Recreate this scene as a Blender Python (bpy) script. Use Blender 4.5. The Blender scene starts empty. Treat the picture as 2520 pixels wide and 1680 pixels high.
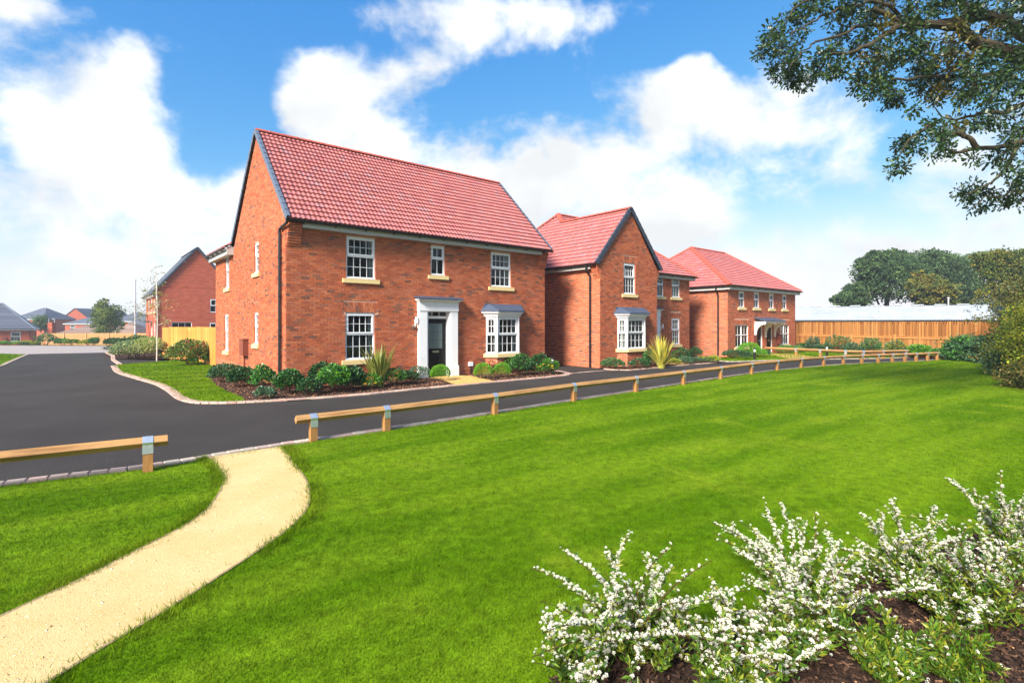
import bpy, math, random
import numpy as np
from mathutils import Vector, Matrix
from mathutils.geometry import tessellate_polygon
random.seed(11)
rng = np.random.default_rng(11)
SC = bpy.context.scene
COL = SC.collection
PI = math.pi

# ------------------------------------------------------------------ camera, sky, sun, exposure
CAM_H = 1.95
FPX, CX, CY = 1281.0, 1260.0, 796.0          # focal length / principal point measured on the 2520 px photograph
cam_d = bpy.data.cameras.new('camera')
cam_d.sensor_width = 36.0
cam_d.lens = 36.0 * FPX / 2520.0
cam_d.shift_y = -(840.0 - CY) / 2520.0
cam_d.clip_end = 3000.0
cam = bpy.data.objects.new('camera', cam_d)
cam.location = (0, 0, CAM_H)
cam.rotation_euler = (PI / 2, 0, 0)
COL.objects.link(cam)
SC.camera = cam

SUN_DIR = Vector((-0.54, -0.84, 0.68)).normalized()       # towards the sun: behind the camera, to the left
SUN_EL = math.asin(SUN_DIR.z)
sun_d = bpy.data.lights.new('sun', 'SUN')
sun_d.energy = 4.4
sun_d.angle = math.radians(16.0)
sun_d.color = (1.0, 0.94, 0.85)
sun = bpy.data.objects.new('sun', sun_d)
sun.rotation_euler = SUN_DIR.to_track_quat('Z', 'Y').to_euler()
COL.objects.link(sun)

SC.view_settings.view_transform = 'Standard'
SC.view_settings.look = 'None'
SC.view_settings.exposure = 1.2
SC.view_settings.gamma = 1.0
SC.view_settings.use_curve_mapping = False
SC.cycles.max_bounces = 8
SC.cycles.diffuse_bounces = 3
SC.cycles.glossy_bounces = 3
SC.cycles.transmission_bounces = 4
SC.cycles.transparent_max_bounces = 12
SC.cycles.use_denoising = True
try:
    SC.cycles.denoiser = 'OPENIMAGEDENOISE'
except Exception:
    pass

def px_dir(x, y):
    return Vector(((x - CX) / FPX, 1.0, (CY - y) / FPX)).normalized()

SKY_GRADE = ((.34, 1.55), (.93, .86), (2.3, .40))
def build_world():
    w = bpy.data.worlds.new('World')
    SC.world = w
    w.use_nodes = True
    nt = w.node_tree
    N, L = nt.nodes, nt.links
    N.clear()
    out = N.new('ShaderNodeOutputWorld')
    bg = N.new('ShaderNodeBackground')
    bg.inputs['Strength'].default_value = 0.1
    L.new(bg.outputs[0], out.inputs[0])
    sky = N.new('ShaderNodeTexSky')
    sky.sky_type = 'NISHITA'
    sky.sun_disc = False
    sky.sun_elevation = SUN_EL
    sky.sun_rotation = math.atan2(SUN_DIR.x, SUN_DIR.y)
    sky.air_density = 1.0
    sky.dust_density = 0.6
    sky.ozone_density = 2.0
    sp0 = N.new('ShaderNodeSeparateColor'); L.new(sky.outputs[0], sp0.inputs[0])
    hs = N.new('ShaderNodeCombineColor')                # deepen the blue of the clear sky, channel by channel
    for i, (k_, g_) in enumerate(SKY_GRADE):
        p_ = N.new('ShaderNodeMath'); p_.operation = 'POWER'; p_.inputs[1].default_value = g_; L.new(sp0.outputs[i], p_.inputs[0])
        q_ = N.new('ShaderNodeMath'); q_.operation = 'MULTIPLY'; q_.inputs[1].default_value = k_; L.new(p_.outputs[0], q_.inputs[0]); L.new(q_.outputs[0], hs.inputs[i])
    tc = N.new('ShaderNodeTexCoord')
    D = tc.outputs['Generated']

    def math_n(op, a, b=None, c=None, clamp=False):
        n = N.new('ShaderNodeMath'); n.operation = op; n.use_clamp = clamp
        for i, x in enumerate((a, b, c)):
            if x is None: continue
            if isinstance(x, (int, float)): n.inputs[i].default_value = x
            else: L.new(x, n.inputs[i])
        return n.outputs[0]

    def vec_n(op, a, b):
        n = N.new('ShaderNodeVectorMath'); n.operation = op
        for i, x in enumerate((a, b)):
            if isinstance(x, (tuple, list, Vector)): n.inputs[i].default_value = tuple(x)
            else: L.new(x, n.inputs[i])
        return n

    def fbm(vec, scale, detail=9.0, rough=0.56, dist=0.0):
        n = N.new('ShaderNodeTexNoise')
        n.inputs['Scale'].default_value = scale
        n.inputs['Detail'].default_value = detail
        n.inputs['Roughness'].default_value = rough
        n.inputs['Distortion'].default_value = dist
        L.new(vec, n.inputs['Vector'])
        return n.outputs['Fac']

    # cloud masses: centre (pixel of the photograph), half width, half height, weight
    blobs = [(150, 330, 240, 120, .34), (290, 150, 75, 110, .34), (330, 290, 130, 120, .3), (100, 520, 330, 170, .42), (400, 520, 270, 150, .42), (60, 230, 80, 70, .2), (560, 480, 120, 120, .25), (620, 440, 90, 100, .30), (380, 380, 110, 90, .22), (690, 420, 80, 70, .2), (1330, 360, 80, 60, .16),
             (830, 220, 150, 100, .46), (900, 330, 210, 140, .46), (1150, 440, 230, 130, .44), (1280, 480, 150, 110, .3), (1010, 170, 60, 60, .2), (1190, 30, 280, 80, .50), (1420, 50, 110, 60, .25),
             (1730, 200, 130, 110, .46), (1900, 290, 210, 140, .46), (1600, 330, 130, 90, .36), (1650, 470, 260, 100, .44), (2080, 380, 170, 90, .26), (1440, 420, 110, 60, .32), (1500, 620, 420, 120, .34), (2060, 590, 170, 70, .30), (1930, 660, 200, 60, .22), (2250, 640, 150, 50, .24), (30, 10, 80, 40, .26), (215, 20, 70, 30, .16), (600, 25, 70, 40, .12),
             (2380, 420, 120, 70, .16), (2300, 690, 400, 90, .2), (300, 720, 500, 100, .16), (700, 640, 400, 120, .2)]
    holes = [(540, 150, 140, 130, -.40), (480, 270, 60, 80, -.2), (600, 300, 90, 60, -.22), (1170, 200, 130, 70, -.36), (1400, 230, 150, 110, -.42), (1640, 80, 190, 60, -.36), (1290, 310, 90, 50, -.22),
             (430, 30, 220, 60, -.34), (130, 90, 120, 50, -.2), (780, 60, 120, 60, -.3), (2180, 420, 120, 70, -.16), (1960, 510, 200, 40, -.16), (2220, 540, 160, 50, -.12), (10, 400, 50, 50, -.16), (1560, 280, 60, 40, -.16), (1850, 40, 120, 60, -.1), (60, 650, 160, 40, -.1)]
    # flat map of the sky ahead (tangent plane), warped so that the masses get ragged outlines
    wn = N.new('ShaderNodeTexNoise'); wn.inputs['Scale'].default_value = 4.2; wn.inputs['Detail'].default_value = 4.0; wn.inputs['Roughness'].default_value = .62
    L.new(D, wn.inputs['Vector'])
    sepd = N.new('ShaderNodeSeparateXYZ'); L.new(D, sepd.inputs[0])
    ahead = N.new('ShaderNodeMapRange'); ahead.inputs['From Min'].default_value = .10; ahead.inputs['From Max'].default_value = .45
    L.new(sepd.outputs[1], ahead.inputs['Value'])
    dy = math_n('MAXIMUM', sepd.outputs[1], .08)
    flat = N.new('ShaderNodeCombineXYZ'); L.new(math_n('DIVIDE', sepd.outputs[0], dy), flat.inputs[0]); L.new(math_n('DIVIDE', sepd.outputs[2], dy), flat.inputs[1])
    wv = N.new('ShaderNodeVectorMath'); wv.operation = 'MULTIPLY_ADD'; wv.inputs[1].default_value = (.22, .22, 0); wv.inputs[2].default_value = (-.11, -.11, 0)
    L.new(wn.outputs['Color'], wv.inputs[0])
    FW = vec_n('ADD', flat.outputs[0], wv.outputs[0]).outputs[0]
    total = None
    for (x, y, rx, ry, wt) in blobs + holes:
        sx, sy = FPX / (rx * 1.5), FPX / (ry * 1.5)
        n = N.new('ShaderNodeVectorMath'); n.operation = 'MULTIPLY_ADD'
        n.inputs[1].default_value = (sx, sy, 0); n.inputs[2].default_value = (-(x - CX) / FPX * sx, -(CY - y) / FPX * sy, 0)
        L.new(FW, n.inputs[0])
        ln = N.new('ShaderNodeVectorMath'); ln.operation = 'LENGTH'; L.new(n.outputs[0], ln.inputs[0])
        mr = N.new('ShaderNodeMapRange'); mr.interpolation_type = 'SMOOTHSTEP'; mr.inputs['To Min'].default_value = wt; mr.inputs['To Max'].default_value = 0.0
        L.new(ln.outputs['Value'], mr.inputs['Value'])
        total = mr.outputs[0] if total is None else math_n('ADD', total, mr.outputs[0])
    mass = math_n('MULTIPLY', total, ahead.outputs[0])
    st = N.new('ShaderNodeMapping'); st.inputs['Scale'].default_value = (1, 1, 1.35)
    L.new(D, st.inputs['Vector'])
    n1 = fbm(st.outputs[0], 4.6, 9, .60, .15)
    dens = math_n('ADD', math_n('MULTIPLY_ADD', n1, 2.2, -.58), mass)
    alpha = N.new('ShaderNodeMapRange'); alpha.interpolation_type = 'SMOOTHSTEP'
    alpha.inputs['From Min'].default_value = .48; alpha.inputs['From Max'].default_value = 1.0
    L.new(dens, alpha.inputs['Value'])
    # soft grey undersides: a slightly shifted copy of the same noise
    up = vec_n('ADD', st.outputs[0], (0.05, 0.02, 0.07)).outputs[0]
    sh = fbm(up, 4.2, 4, .55, .2)
    shade = N.new('ShaderNodeMapRange')
    shade.inputs['From Min'].default_value = .38; shade.inputs['From Max'].default_value = .62
    shade.inputs['To Min'].default_value = 5.4; shade.inputs['To Max'].default_value = 4.15
    L.new(sh, shade.inputs['Value'])
    cc = N.new('ShaderNodeMix'); cc.data_type = 'RGBA'; cc.blend_type = 'MULTIPLY'; cc.inputs[0].default_value = 1.0
    cc.inputs[6].default_value = (.955, .98, 1.0, 1)
    L.new(shade.outputs[0], cc.inputs[7])
    # pale air just above the horizon
    sep = N.new('ShaderNodeSeparateXYZ'); L.new(D, sep.inputs[0])
    hz = N.new('ShaderNodeMapRange'); hz.interpolation_type = 'SMOOTHSTEP'
    hz.inputs['From Min'].default_value = -.02; hz.inputs['From Max'].default_value = .27
    hz.inputs['To Min'].default_value = .86; hz.inputs['To Max'].default_value = 0.0
    L.new(sep.outputs[2], hz.inputs['Value'])
    m0 = N.new('ShaderNodeMix'); m0.data_type = 'RGBA'
    m0.inputs[7].default_value = (4.15, 4.45, 4.7, 1)
    L.new(hz.outputs[0], m0.inputs[0]); L.new(hs.outputs[0], m0.inputs[6])
    m1 = N.new('ShaderNodeMix'); m1.data_type = 'RGBA'
    L.new(alpha.outputs[0], m1.inputs[0]); L.new(m0.outputs[2], m1.inputs[6]); L.new(cc.outputs[2], m1.inputs[7])
    L.new(m1.outputs[2], bg.inputs['Color'])
build_world()
SC.world.cycles.sampling_method = 'MANUAL'
SC.world.cycles.sample_map_resolution = 256

# ------------------------------------------------------------------ mesh helpers
class MB:
    """collects verts / faces / per-vertex colours and links them as ONE mesh object"""
    def __init__(s):
        s.v = []; s.f = {}; s.c = []; s.n = 0
    def add(s, verts, faces, col=None):
        verts = np.asarray(verts, float).reshape(-1, 3)
        for k in set(len(q) for q in faces) if not isinstance(faces, np.ndarray) else (faces.shape[1],):
            arr = faces if isinstance(faces, np.ndarray) else np.array([q for q in faces if len(q) == k])
            s.f.setdefault(k, []).append(arr + s.n)
        s.v.append(verts)
        c = np.ones((len(verts), 3)) if col is None else np.broadcast_to(np.asarray(col, float), (len(verts), 3))
        s.c.append(c); s.n += len(verts)
        return s
    def box(s, x0, x1, y0, y1, z0, z1, col=None, M=None):
        v = np.array([(x0, y0, z0), (x1, y0, z0), (x1, y1, z0), (x0, y1, z0), (x0, y0, z1), (x1, y0, z1), (x1, y1, z1), (x0, y1, z1)], float)
        if M is not None: v = M(v)
        return s.add(v, BOXF, col)
    def prism(s, pts, ext, col=None):
        """polygon (3-D points, planar) extruded by the vector ext"""
        p = np.asarray(pts, float); n = len(p); q = p + np.asarray(ext, float)
        fs = [tuple(range(n))[::-1], tuple(range(n, 2 * n))] + [(i, (i + 1) % n, n + (i + 1) % n, n + i) for i in range(n)]
        return s.add(np.vstack([p, q]), fs, col)
    def tube(s, pts, rad, seg=8, col=None, cap=True):
        pts = [Vector(p) for p in pts]
        if not hasattr(rad, '__len__'): rad = [rad] * len(pts)
        vs = []; ref = Vector((0.13, 0.31, 0.94))
        for i, p in enumerate(pts):
            t = (pts[min(i + 1, len(pts) - 1)] - pts[max(i - 1, 0)]).normalized()
            if i == 0 and abs(t.dot(ref)) > .92: ref = Vector((0.95, 0.2, 0.1))
            a = (ref - t * ref.dot(t)).normalized(); b = t.cross(a); ref = a
            for k in range(seg):
                th = 2 * PI * k / seg
                vs.append(p + (a * math.cos(th) + b * math.sin(th)) * rad[i])
        fs = [(i * seg + k, i * seg + (k + 1) % seg, (i + 1) * seg + (k + 1) % seg, (i + 1) * seg + k) for i in range(len(pts) - 1) for k in range(seg)]
        if cap: fs += [tuple(range(seg))[::-1], tuple(range((len(pts) - 1) * seg, len(pts) * seg))]
        return s.add([tuple(v) for v in vs], fs, col)
    def lathe(s, prof, seg=12, col=None, at=(0, 0, 0)):
        vs = [(at[0] + r * math.cos(2 * PI * k / seg), at[1] + r * math.sin(2 * PI * k / seg), at[2] + z) for r, z in prof for k in range(seg)]
        fs = [(i * seg + k, i * seg + (k + 1) % seg, (i + 1) * seg + (k + 1) % seg, (i + 1) * seg + k) for i in range(len(prof) - 1) for k in range(seg)]
        fs += [tuple(range(seg))[::-1], tuple(range((len(prof) - 1) * seg, len(prof) * seg))]
        return s.add(vs, fs, col)
    def mesh(s, name, smooth=False):
        me = bpy.data.meshes.new(name)
        v = np.vstack(s.v); ks = sorted(s.f)
        arrs = [np.vstack(s.f[k]) for k in ks]
        loops = np.concatenate([a.ravel() for a in arrs]).astype(np.int32)
        tot = np.concatenate([np.full(len(a), k) for k, a in zip(ks, arrs)])
        start = np.concatenate([[0], np.cumsum(tot)[:-1]]).astype(np.int32)
        me.vertices.add(len(v)); me.vertices.foreach_set('co', v.ravel().astype(np.float32))
        me.loops.add(len(loops)); me.loops.foreach_set('vertex_index', loops)
        me.polygons.add(len(tot)); me.polygons.foreach_set('loop_start', start)
        ca = me.color_attributes.new('Col', 'FLOAT_COLOR', 'POINT')
        c = np.hstack([np.vstack(s.c), np.ones((len(v), 1))])
        ca.data.foreach_set('color', c.ravel().astype(np.float32))
        me.update(calc_edges=True)
        me.polygons.foreach_set('use_smooth', np.full(len(tot), bool(smooth)))
        return me
    def build(s, name, mat, parent=None, smooth=False, **props):
        return link(name, s.mesh(name, smooth), mat, parent, **props)
BOXF = np.array([(0, 3, 2, 1), (4, 5, 6, 7), (0, 1, 5, 4), (1, 2, 6, 5), (2, 3, 7, 6), (3, 0, 4, 7)])

def link(name, me, mat=None, parent=None, **props):
    if mat is not None and len(me.materials) == 0: me.materials.append(mat)
    o = bpy.data.objects.new(name, me); COL.objects.link(o)
    if parent is not None: o.parent = parent
    for k, x in props.items(): o[k] = x
    return o
def thing(name, label, cat, loc=(0, 0, 0), rz=0.0, group=None):
    o = bpy.data.objects.new(name, None); COL.objects.link(o)
    o.empty_display_size = .2
    o.location = loc; o.rotation_euler = (0, 0, rz)
    o['label'] = label; o['category'] = cat
    if group: o['group'] = group
    return o
def copy_tree(o, parent=None, **props):
    c = o.copy(); COL.objects.link(c); c.parent = parent
    for ch in list(o.children): copy_tree(ch, c)
    for k, x in props.items(): c[k] = x
    return c
def G(x, y, z=0.0):
    """ground position seen at a pixel of the 2520 px photograph"""
    d = FPX * (CAM_H - z) / (y - CY)
    return ((x - CX) * d / FPX, d)
def gz(x, y):
    return -0.03 * min(max(y - 38.0, 0.0), 90.0)

# ------------------------------------------------------------------ materials
def S(r, g, b):
    """sRGB 0-255 -> linear"""
    return tuple(((c / 255.0) / 12.92 if c / 255.0 <= .04045 else ((c / 255.0 + .055) / 1.055) ** 2.4) for c in (r, g, b))

def mat(name, base=(.5, .5, .5), rough=.6, attr=False, objcol=False, vary=0.0, vscale=8.0, bump=0.0, bscale=40.0, metal=0.0, spec=.5,
        base2=None, mixscale=3.0, mixlo=.4, mixhi=.6, stretch=None, transl=0.0, detail=5.0, coords='Object', sheen=0.0):
    m = bpy.data.materials.new(name); m.use_nodes = True
    nt = m.node_tree; N, L = nt.nodes, nt.links
    b = N['Principled BSDF']
    b.inputs['Roughness'].default_value = rough
    b.inputs['Metallic'].default_value = metal
    b.inputs['Specular IOR Level'].default_value = spec
    if sheen: b.inputs['Sheen Weight'].default_value = sheen
    if coords == 'World':
        g = N.new('ShaderNodeNewGeometry'); vec = g.outputs['Position']
    else:
        tc = N.new('ShaderNodeTexCoord'); vec = tc.outputs[coords]
    if stretch:
        mp = N.new('ShaderNodeMapping'); mp.inputs['Scale'].default_value = stretch
        L.new(vec, mp.inputs['Vector']); vec = mp.outputs[0]
    def noise(scale, det=detail, rg=.6):
        n = N.new('ShaderNodeTexNoise'); n.inputs['Scale'].default_value = scale; n.inputs['Detail'].default_value = det; n.inputs['Roughness'].default_value = rg
        L.new(vec, n.inputs['Vector']); return n.outputs['Fac']
    if attr:
        a = N.new('ShaderNodeVertexColor'); a.layer_name = 'Col'; col = a.outputs['Color']
    elif objcol:
        a = N.new('ShaderNodeObjectInfo'); col = a.outputs['Color']
    else:
        a = N.new('ShaderNodeRGB'); a.outputs[0].default_value = (*base, 1); col = a.outputs[0]
    if base2 is not None:
        mr = N.new('ShaderNodeMapRange'); mr.inputs['From Min'].default_value = mixlo; mr.inputs['From Max'].default_value = mixhi
        L.new(noise(mixscale), mr.inputs['Value'])
        mx = N.new('ShaderNodeMix'); mx.data_type = 'RGBA'; mx.inputs[7].default_value = (*base2, 1)
        L.new(mr.outputs[0], mx.inputs[0]); L.new(col, mx.inputs[6]); col = mx.outputs[2]
    if vary:
        mr = N.new('ShaderNodeMapRange'); mr.inputs['From Min'].default_value = .25; mr.inputs['From Max'].default_value = .75
        mr.inputs['To Min'].default_value = 1 - vary; mr.inputs['To Max'].default_value = 1 + vary
        L.new(noise(vscale), mr.inputs['Value'])
        mx = N.new('ShaderNodeMix'); mx.data_type = 'RGBA'; mx.blend_type = 'MULTIPLY'; mx.inputs[0].default_value = 1
        L.new(col, mx.inputs[6]); L.new(mr.outputs[0], mx.inputs[7]); col = mx.outputs[2]
    L.new(col, b.inputs['Base Color'])
    if bump:
        bp = N.new('ShaderNodeBump'); bp.inputs['Strength'].default_value = bump; bp.inputs['Distance'].default_value = .02
        L.new(noise(bscale, 4), bp.inputs['Height']); L.new(bp.outputs[0], b.inputs['Normal'])
    if transl:
        t = N.new('ShaderNodeBsdfTranslucent'); L.new(col, t.inputs['Color'])
        ms = N.new('ShaderNodeMixShader'); ms.inputs[0].default_value = transl
        L.new(b.outputs[0], ms.inputs[1]); L.new(t.outputs[0], ms.inputs[2]); L.new(ms.outputs[0], N['Material Output'].inputs[0])
    return m

def glass_mat(name, tint=(.9, .95, .95), refl=.06):
    m = bpy.data.materials.new(name); m.use_nodes = True
    nt = m.node_tree; N, L = nt.nodes, nt.links; N.clear()
    o = N.new('ShaderNodeOutputMaterial')
    t = N.new('ShaderNodeBsdfTransparent'); t.inputs[0].default_value = (*tint, 1)
    g = N.new('ShaderNodeBsdfGlossy'); g.inputs['Roughness'].default_value = .015; g.inputs['Color'].default_value = (1, 1, 1, 1)
    fr = N.new('ShaderNodeFresnel'); fr.inputs['IOR'].default_value = 1.42
    tc = N.new('ShaderNodeTexCoord'); nz = N.new('ShaderNodeTexNoise'); nz.inputs['Scale'].default_value = 1.3
    bp = N.new('ShaderNodeBump'); bp.inputs['Strength'].default_value = .02; bp.inputs['Distance'].default_value = .05
    L.new(tc.outputs['Object'], nz.inputs['Vector']); L.new(nz.outputs[0], bp.inputs['Height']); L.new(bp.outputs[0], g.inputs['Normal'])
    mx = N.new('ShaderNodeMixShader')
    L.new(fr.outputs[0], mx.inputs[0]); L.new(t.outputs[0], mx.inputs[1]); L.new(g.outputs[0], mx.inputs[2]); L.new(mx.outputs[0], o.inputs[0])
    return m

MT = {}
MT['brick'] = mat('brick_clay', attr=True, rough=.85, vary=.22, vscale=28, bump=.5, bscale=70, spec=.25)
MT['brick_one'] = mat('brick_clay_single', objcol=True, rough=.85, vary=.22, vscale=28, bump=.5, bscale=70, spec=.25, coords='World')
MT['mortar'] = mat('mortar', S(214, 172, 146), rough=.95, vary=.12, vscale=12, bump=.3, bscale=90, spec=.2)
MT['tile'] = mat('roof_tile_red', attr=True, rough=.5, vary=.10, vscale=9, bump=.15, bscale=120, spec=.42)
MT['tile_one'] = mat('roof_tile_red_single', objcol=True, rough=.5, vary=.10, vscale=9, bump=.15, bscale=120, spec=.42, coords='World')
MT['ridge'] = mat('ridge_tile_clay', S(178, 84, 66), rough=.6, vary=.14, vscale=6, spec=.3)
MT['slate'] = mat('grey_verge', S(92, 104, 120), rough=.55, vary=.15, vscale=6, spec=.4)
MT['verge'] = mat('dark_verge', S(58, 64, 76), rough=.55, vary=.15, vscale=6, spec=.4)
MT['white'] = mat('white_upvc', (.80, .81, .82), rough=.32, vary=.04, vscale=3, spec=.45)
MT['cream'] = mat('cream_stone', S(226, 202, 142), rough=.8, vary=.07, vscale=14, bump=.12, bscale=120, spec=.3)
MT['fascia'] = mat('fascia_white', (.50, .50, .475), rough=.4, vary=.05, vscale=4)
MT['black'] = mat('black_plastic', (.012, .012, .013), rough=.35, vary=.2, vscale=6)
MT['door'] = mat('black_door', (.003, .0035, .004), rough=.4, spec=.2, vary=.15, vscale=12)
MT['lead'] = mat('lead_flashing', S(66, 78, 98), rough=.6, vary=.18, vscale=9, bump=.2, bscale=30, spec=.5)
MT['glass'] = glass_mat('window_glass')
MT['frost'] = mat('leaded_glass', S(96, 110, 112), rough=.12, vary=.15, vscale=30, spec=.6)
MT['steel'] = mat('galvanised_steel', S(205, 212, 218), rough=.38, metal=.75, vary=.15, vscale=14)
MT['chrome'] = mat('chrome', (.62, .63, .64), rough=.2, metal=.9)
MT['meter'] = mat('meter_box_brown', S(128, 66, 46), rough=.55, vary=.1)
MT['redvent'] = mat('vent_terracotta', S(134, 40, 26), rough=.7)
MT['curtain'] = mat('curtain_cloth', (.55, .56, .54), rough=.9, vary=.1, vscale=6)
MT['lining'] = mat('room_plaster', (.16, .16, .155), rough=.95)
MT['shutter'] = mat('shutter_white', (.70, .70, .66), rough=.5)
MT['tancurtain'] = mat('tan_curtain', S(205, 168, 128), rough=.9, vary=.1, vscale=6)
MT['lamp'] = mat('lamp_opal', (.82, .82, .80), rough=.25)
MT['wood'] = mat('pine_rail', S(172, 132, 84), rough=.75, vary=.22, vscale=3.2, stretch=(1, 12, 12), bump=.25, bscale=20, base2=S(128, 90, 54), mixscale=1.1, mixlo=.5, mixhi=.75, spec=.25)
MT['post'] = mat('pine_post', S(166, 120, 70), rough=.8, vary=.22, vscale=4, stretch=(12, 12, 1), bump=.25, bscale=20, base2=S(120, 78, 40), mixscale=1.4, mixlo=.5, mixhi=.78, spec=.25)
MT['fence'] = mat('fence_board', objcol=True, rough=.8, vary=.18, vscale=3, stretch=(14, 14, 1), bump=.2, bscale=14, spec=.25)
MT['fencepost'] = mat('fence_post', S(186, 130, 74), rough=.8, vary=.16, vscale=3, stretch=(10, 10, 1), spec=.25)
MT['leaf'] = mat('leaf', attr=True, rough=.36, transl=.28, spec=.5, vary=.1, vscale=5)
MT['leafdull'] = mat('leaf_far', attr=True, rough=.75, transl=.25, spec=.2)
MT['bark'] = mat('bark', S(66, 60, 46), rough=.95, vary=.3, vscale=10, stretch=(3, 3, 1), bump=.8, bscale=16, spec=.2)
MT['birch'] = mat('birch_bark', S(206, 198, 184), rough=.8, vary=.25, vscale=8, stretch=(1, 1, 5), spec=.25)
MT['twig'] = mat('twig', S(74, 50, 36), rough=.9, vary=.2, vscale=20, spec=.2)
MT['petal'] = mat('white_blossom', attr=True, rough=.8, transl=.2, spec=.2)

# ------------------------------------------------------------------ ground materials
UX = Vector((1540.0, 1281.0, 0)).normalized(); VX = Vector((-UX.y, UX.x, 0)); ROT = math.atan2(UX.y, UX.x)

def grass_mat(name, blade):
    m = bpy.data.materials.new(name); m.use_nodes = True
    nt = m.node_tree; N, L = nt.nodes, nt.links
    b = N['Principled BSDF']; b.inputs['Roughness'].default_value = .8; b.inputs['Specular IOR Level'].default_value = .04
    g = N.new('ShaderNodeNewGeometry')
    def mapped(rz, sc):
        r = N.new('ShaderNodeMapping'); r.vector_type = 'TEXTURE'; r.inputs['Rotation'].default_value = (0, 0, rz)
        L.new(g.outputs['Position'], r.inputs['Vector'])
        s = N.new('ShaderNodeMapping'); s.inputs['Scale'].default_value = sc
        L.new(r.outputs[0], s.inputs['Vector']); return s.outputs[0]
    def noise(vec, scale, det, rg=.55):
        n = N.new('ShaderNodeTexNoise'); n.inputs['Scale'].default_value = scale; n.inputs['Detail'].default_value = det; n.inputs['Roughness'].default_value = rg
        L.new(vec, n.inputs['Vector']); return n.outputs['Fac']
    def ramp(fac, lo, hi, c0, c1):
        mr = N.new('ShaderNodeMapRange'); mr.interpolation_type = 'SMOOTHSTEP'; mr.inputs['From Min'].default_value = lo; mr.inputs['From Max'].default_value = hi
        L.new(fac, mr.inputs['Value'])
        mx = N.new('ShaderNodeMix'); mx.data_type = 'RGBA'
        for i, c in ((6, c0), (7, c1)):
            if isinstance(c, tuple): mx.inputs[i].default_value = (*c, 1)
            else: L.new(c, mx.inputs[i])
        L.new(mr.outputs[0], mx.inputs[0]); return mx.outputs[2]
    k = 1.0 if blade else .95
    stripes = noise(mapped(ROT - .06, (.16, 1.15, 1)), 1.0, 3)
    c = ramp(stripes, .38, .62, tuple(x * k for x in (.084, .178, .002)), tuple(x * k for x in (.148, .250, .007)))
    patch = noise(mapped(.3, (1, 1, 1)), .8, 4)
    c = ramp(patch, .52, .80, c, tuple(x * k for x in (.195, .278, .013)))
    fine = noise(mapped(0, (1, 1, 1)), 9.0, 4)
    mr = N.new('ShaderNodeMapRange'); mr.inputs['From Min'].default_value = .3; mr.inputs['From Max'].default_value = .7
    mr.inputs['To Min'].default_value = .72; mr.inputs['To Max'].default_value = 1.25; L.new(fine, mr.inputs['Value'])
    mx = N.new('ShaderNodeMix'); mx.data_type = 'RGBA'; mx.blend_type = 'MULTIPLY'; mx.inputs[0].default_value = 1
    L.new(c, mx.inputs[6]); L.new(mr.outputs[0], mx.inputs[7]); c = mx.outputs[2]
    if blade:
        a = N.new('ShaderNodeVertexColor'); a.layer_name = 'Col'
        mx = N.new('ShaderNodeMix'); mx.data_type = 'RGBA'; mx.blend_type = 'MULTIPLY'; mx.inputs[0].default_value = 1
        L.new(c, mx.inputs[6]); L.new(a.outputs['Color'], mx.inputs[7]); c = mx.outputs[2]
    else:
        bp = N.new('ShaderNodeBump'); bp.inputs['Strength'].default_value = .5; bp.inputs['Distance'].default_value = .03
        L.new(noise(mapped(0, (1, 1, 1)), 60.0, 3), bp.inputs['Height']); L.new(bp.outputs[0], b.inputs['Normal'])
    L.new(c, b.inputs['Base Color'])
    if blade:
        t = N.new('ShaderNodeBsdfTranslucent'); L.new(c, t.inputs['Color'])
        ms = N.new('ShaderNodeMixShader'); ms.inputs[0].default_value = .35
        L.new(b.outputs[0], ms.inputs[1]); L.new(t.outputs[0], ms.inputs[2]); L.new(ms.outputs[0], N['Material Output'].inputs[0])
    return m
MT['turf'] = grass_mat('turf', False)
MT['blade'] = grass_mat('grass_blade', True)
MT['asphalt'] = mat('asphalt', (.040, .0355, .0315), rough=.85, vary=.62, vscale=42, bump=.8, bscale=90, base2=(.055, .050, .0455), mixscale=.45, mixlo=.35, mixhi=.7, coords='World', spec=.15, detail=2)
MT['sand'] = mat('sand_gravel', S(206, 175, 118), rough=.95, vary=.11, vscale=55, bump=.6, bscale=110, base2=S(213, 185, 132), mixscale=1.6, mixlo=.35, mixhi=.65, coords='World', spec=.2, detail=4)
MT['mulch'] = mat('mulch', S(62, 46, 37), rough=.95, vary=.5, vscale=45, bump=1.0, bscale=60, coords='World', spec=.2)
MT['chip'] = mat('bark_chip', attr=True, rough=.9, vary=.25, vscale=40, spec=.2)
MT['kerb'] = mat('kerb_block', objcol=True, rough=.9, vary=.14, vscale=22, bump=.3, bscale=90, coords='World', spec=.25)
MT['kerbj'] = mat('kerb_block_joined', attr=True, rough=.9, vary=.14, vscale=22, bump=.3, bscale=90, coords='World', spec=.25)
MT['slab'] = mat('buff_paving', S(206, 166, 98), rough=.9, vary=.12, vscale=14, bump=.2, bscale=60, coords='World', spec=.2)
MT['earth'] = mat('far_ground', (.055, .095, .025), rough=.95, vary=.3, vscale=.4, base2=(.09, .10, .04), mixscale=.06, coords='World', spec=.1)

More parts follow.
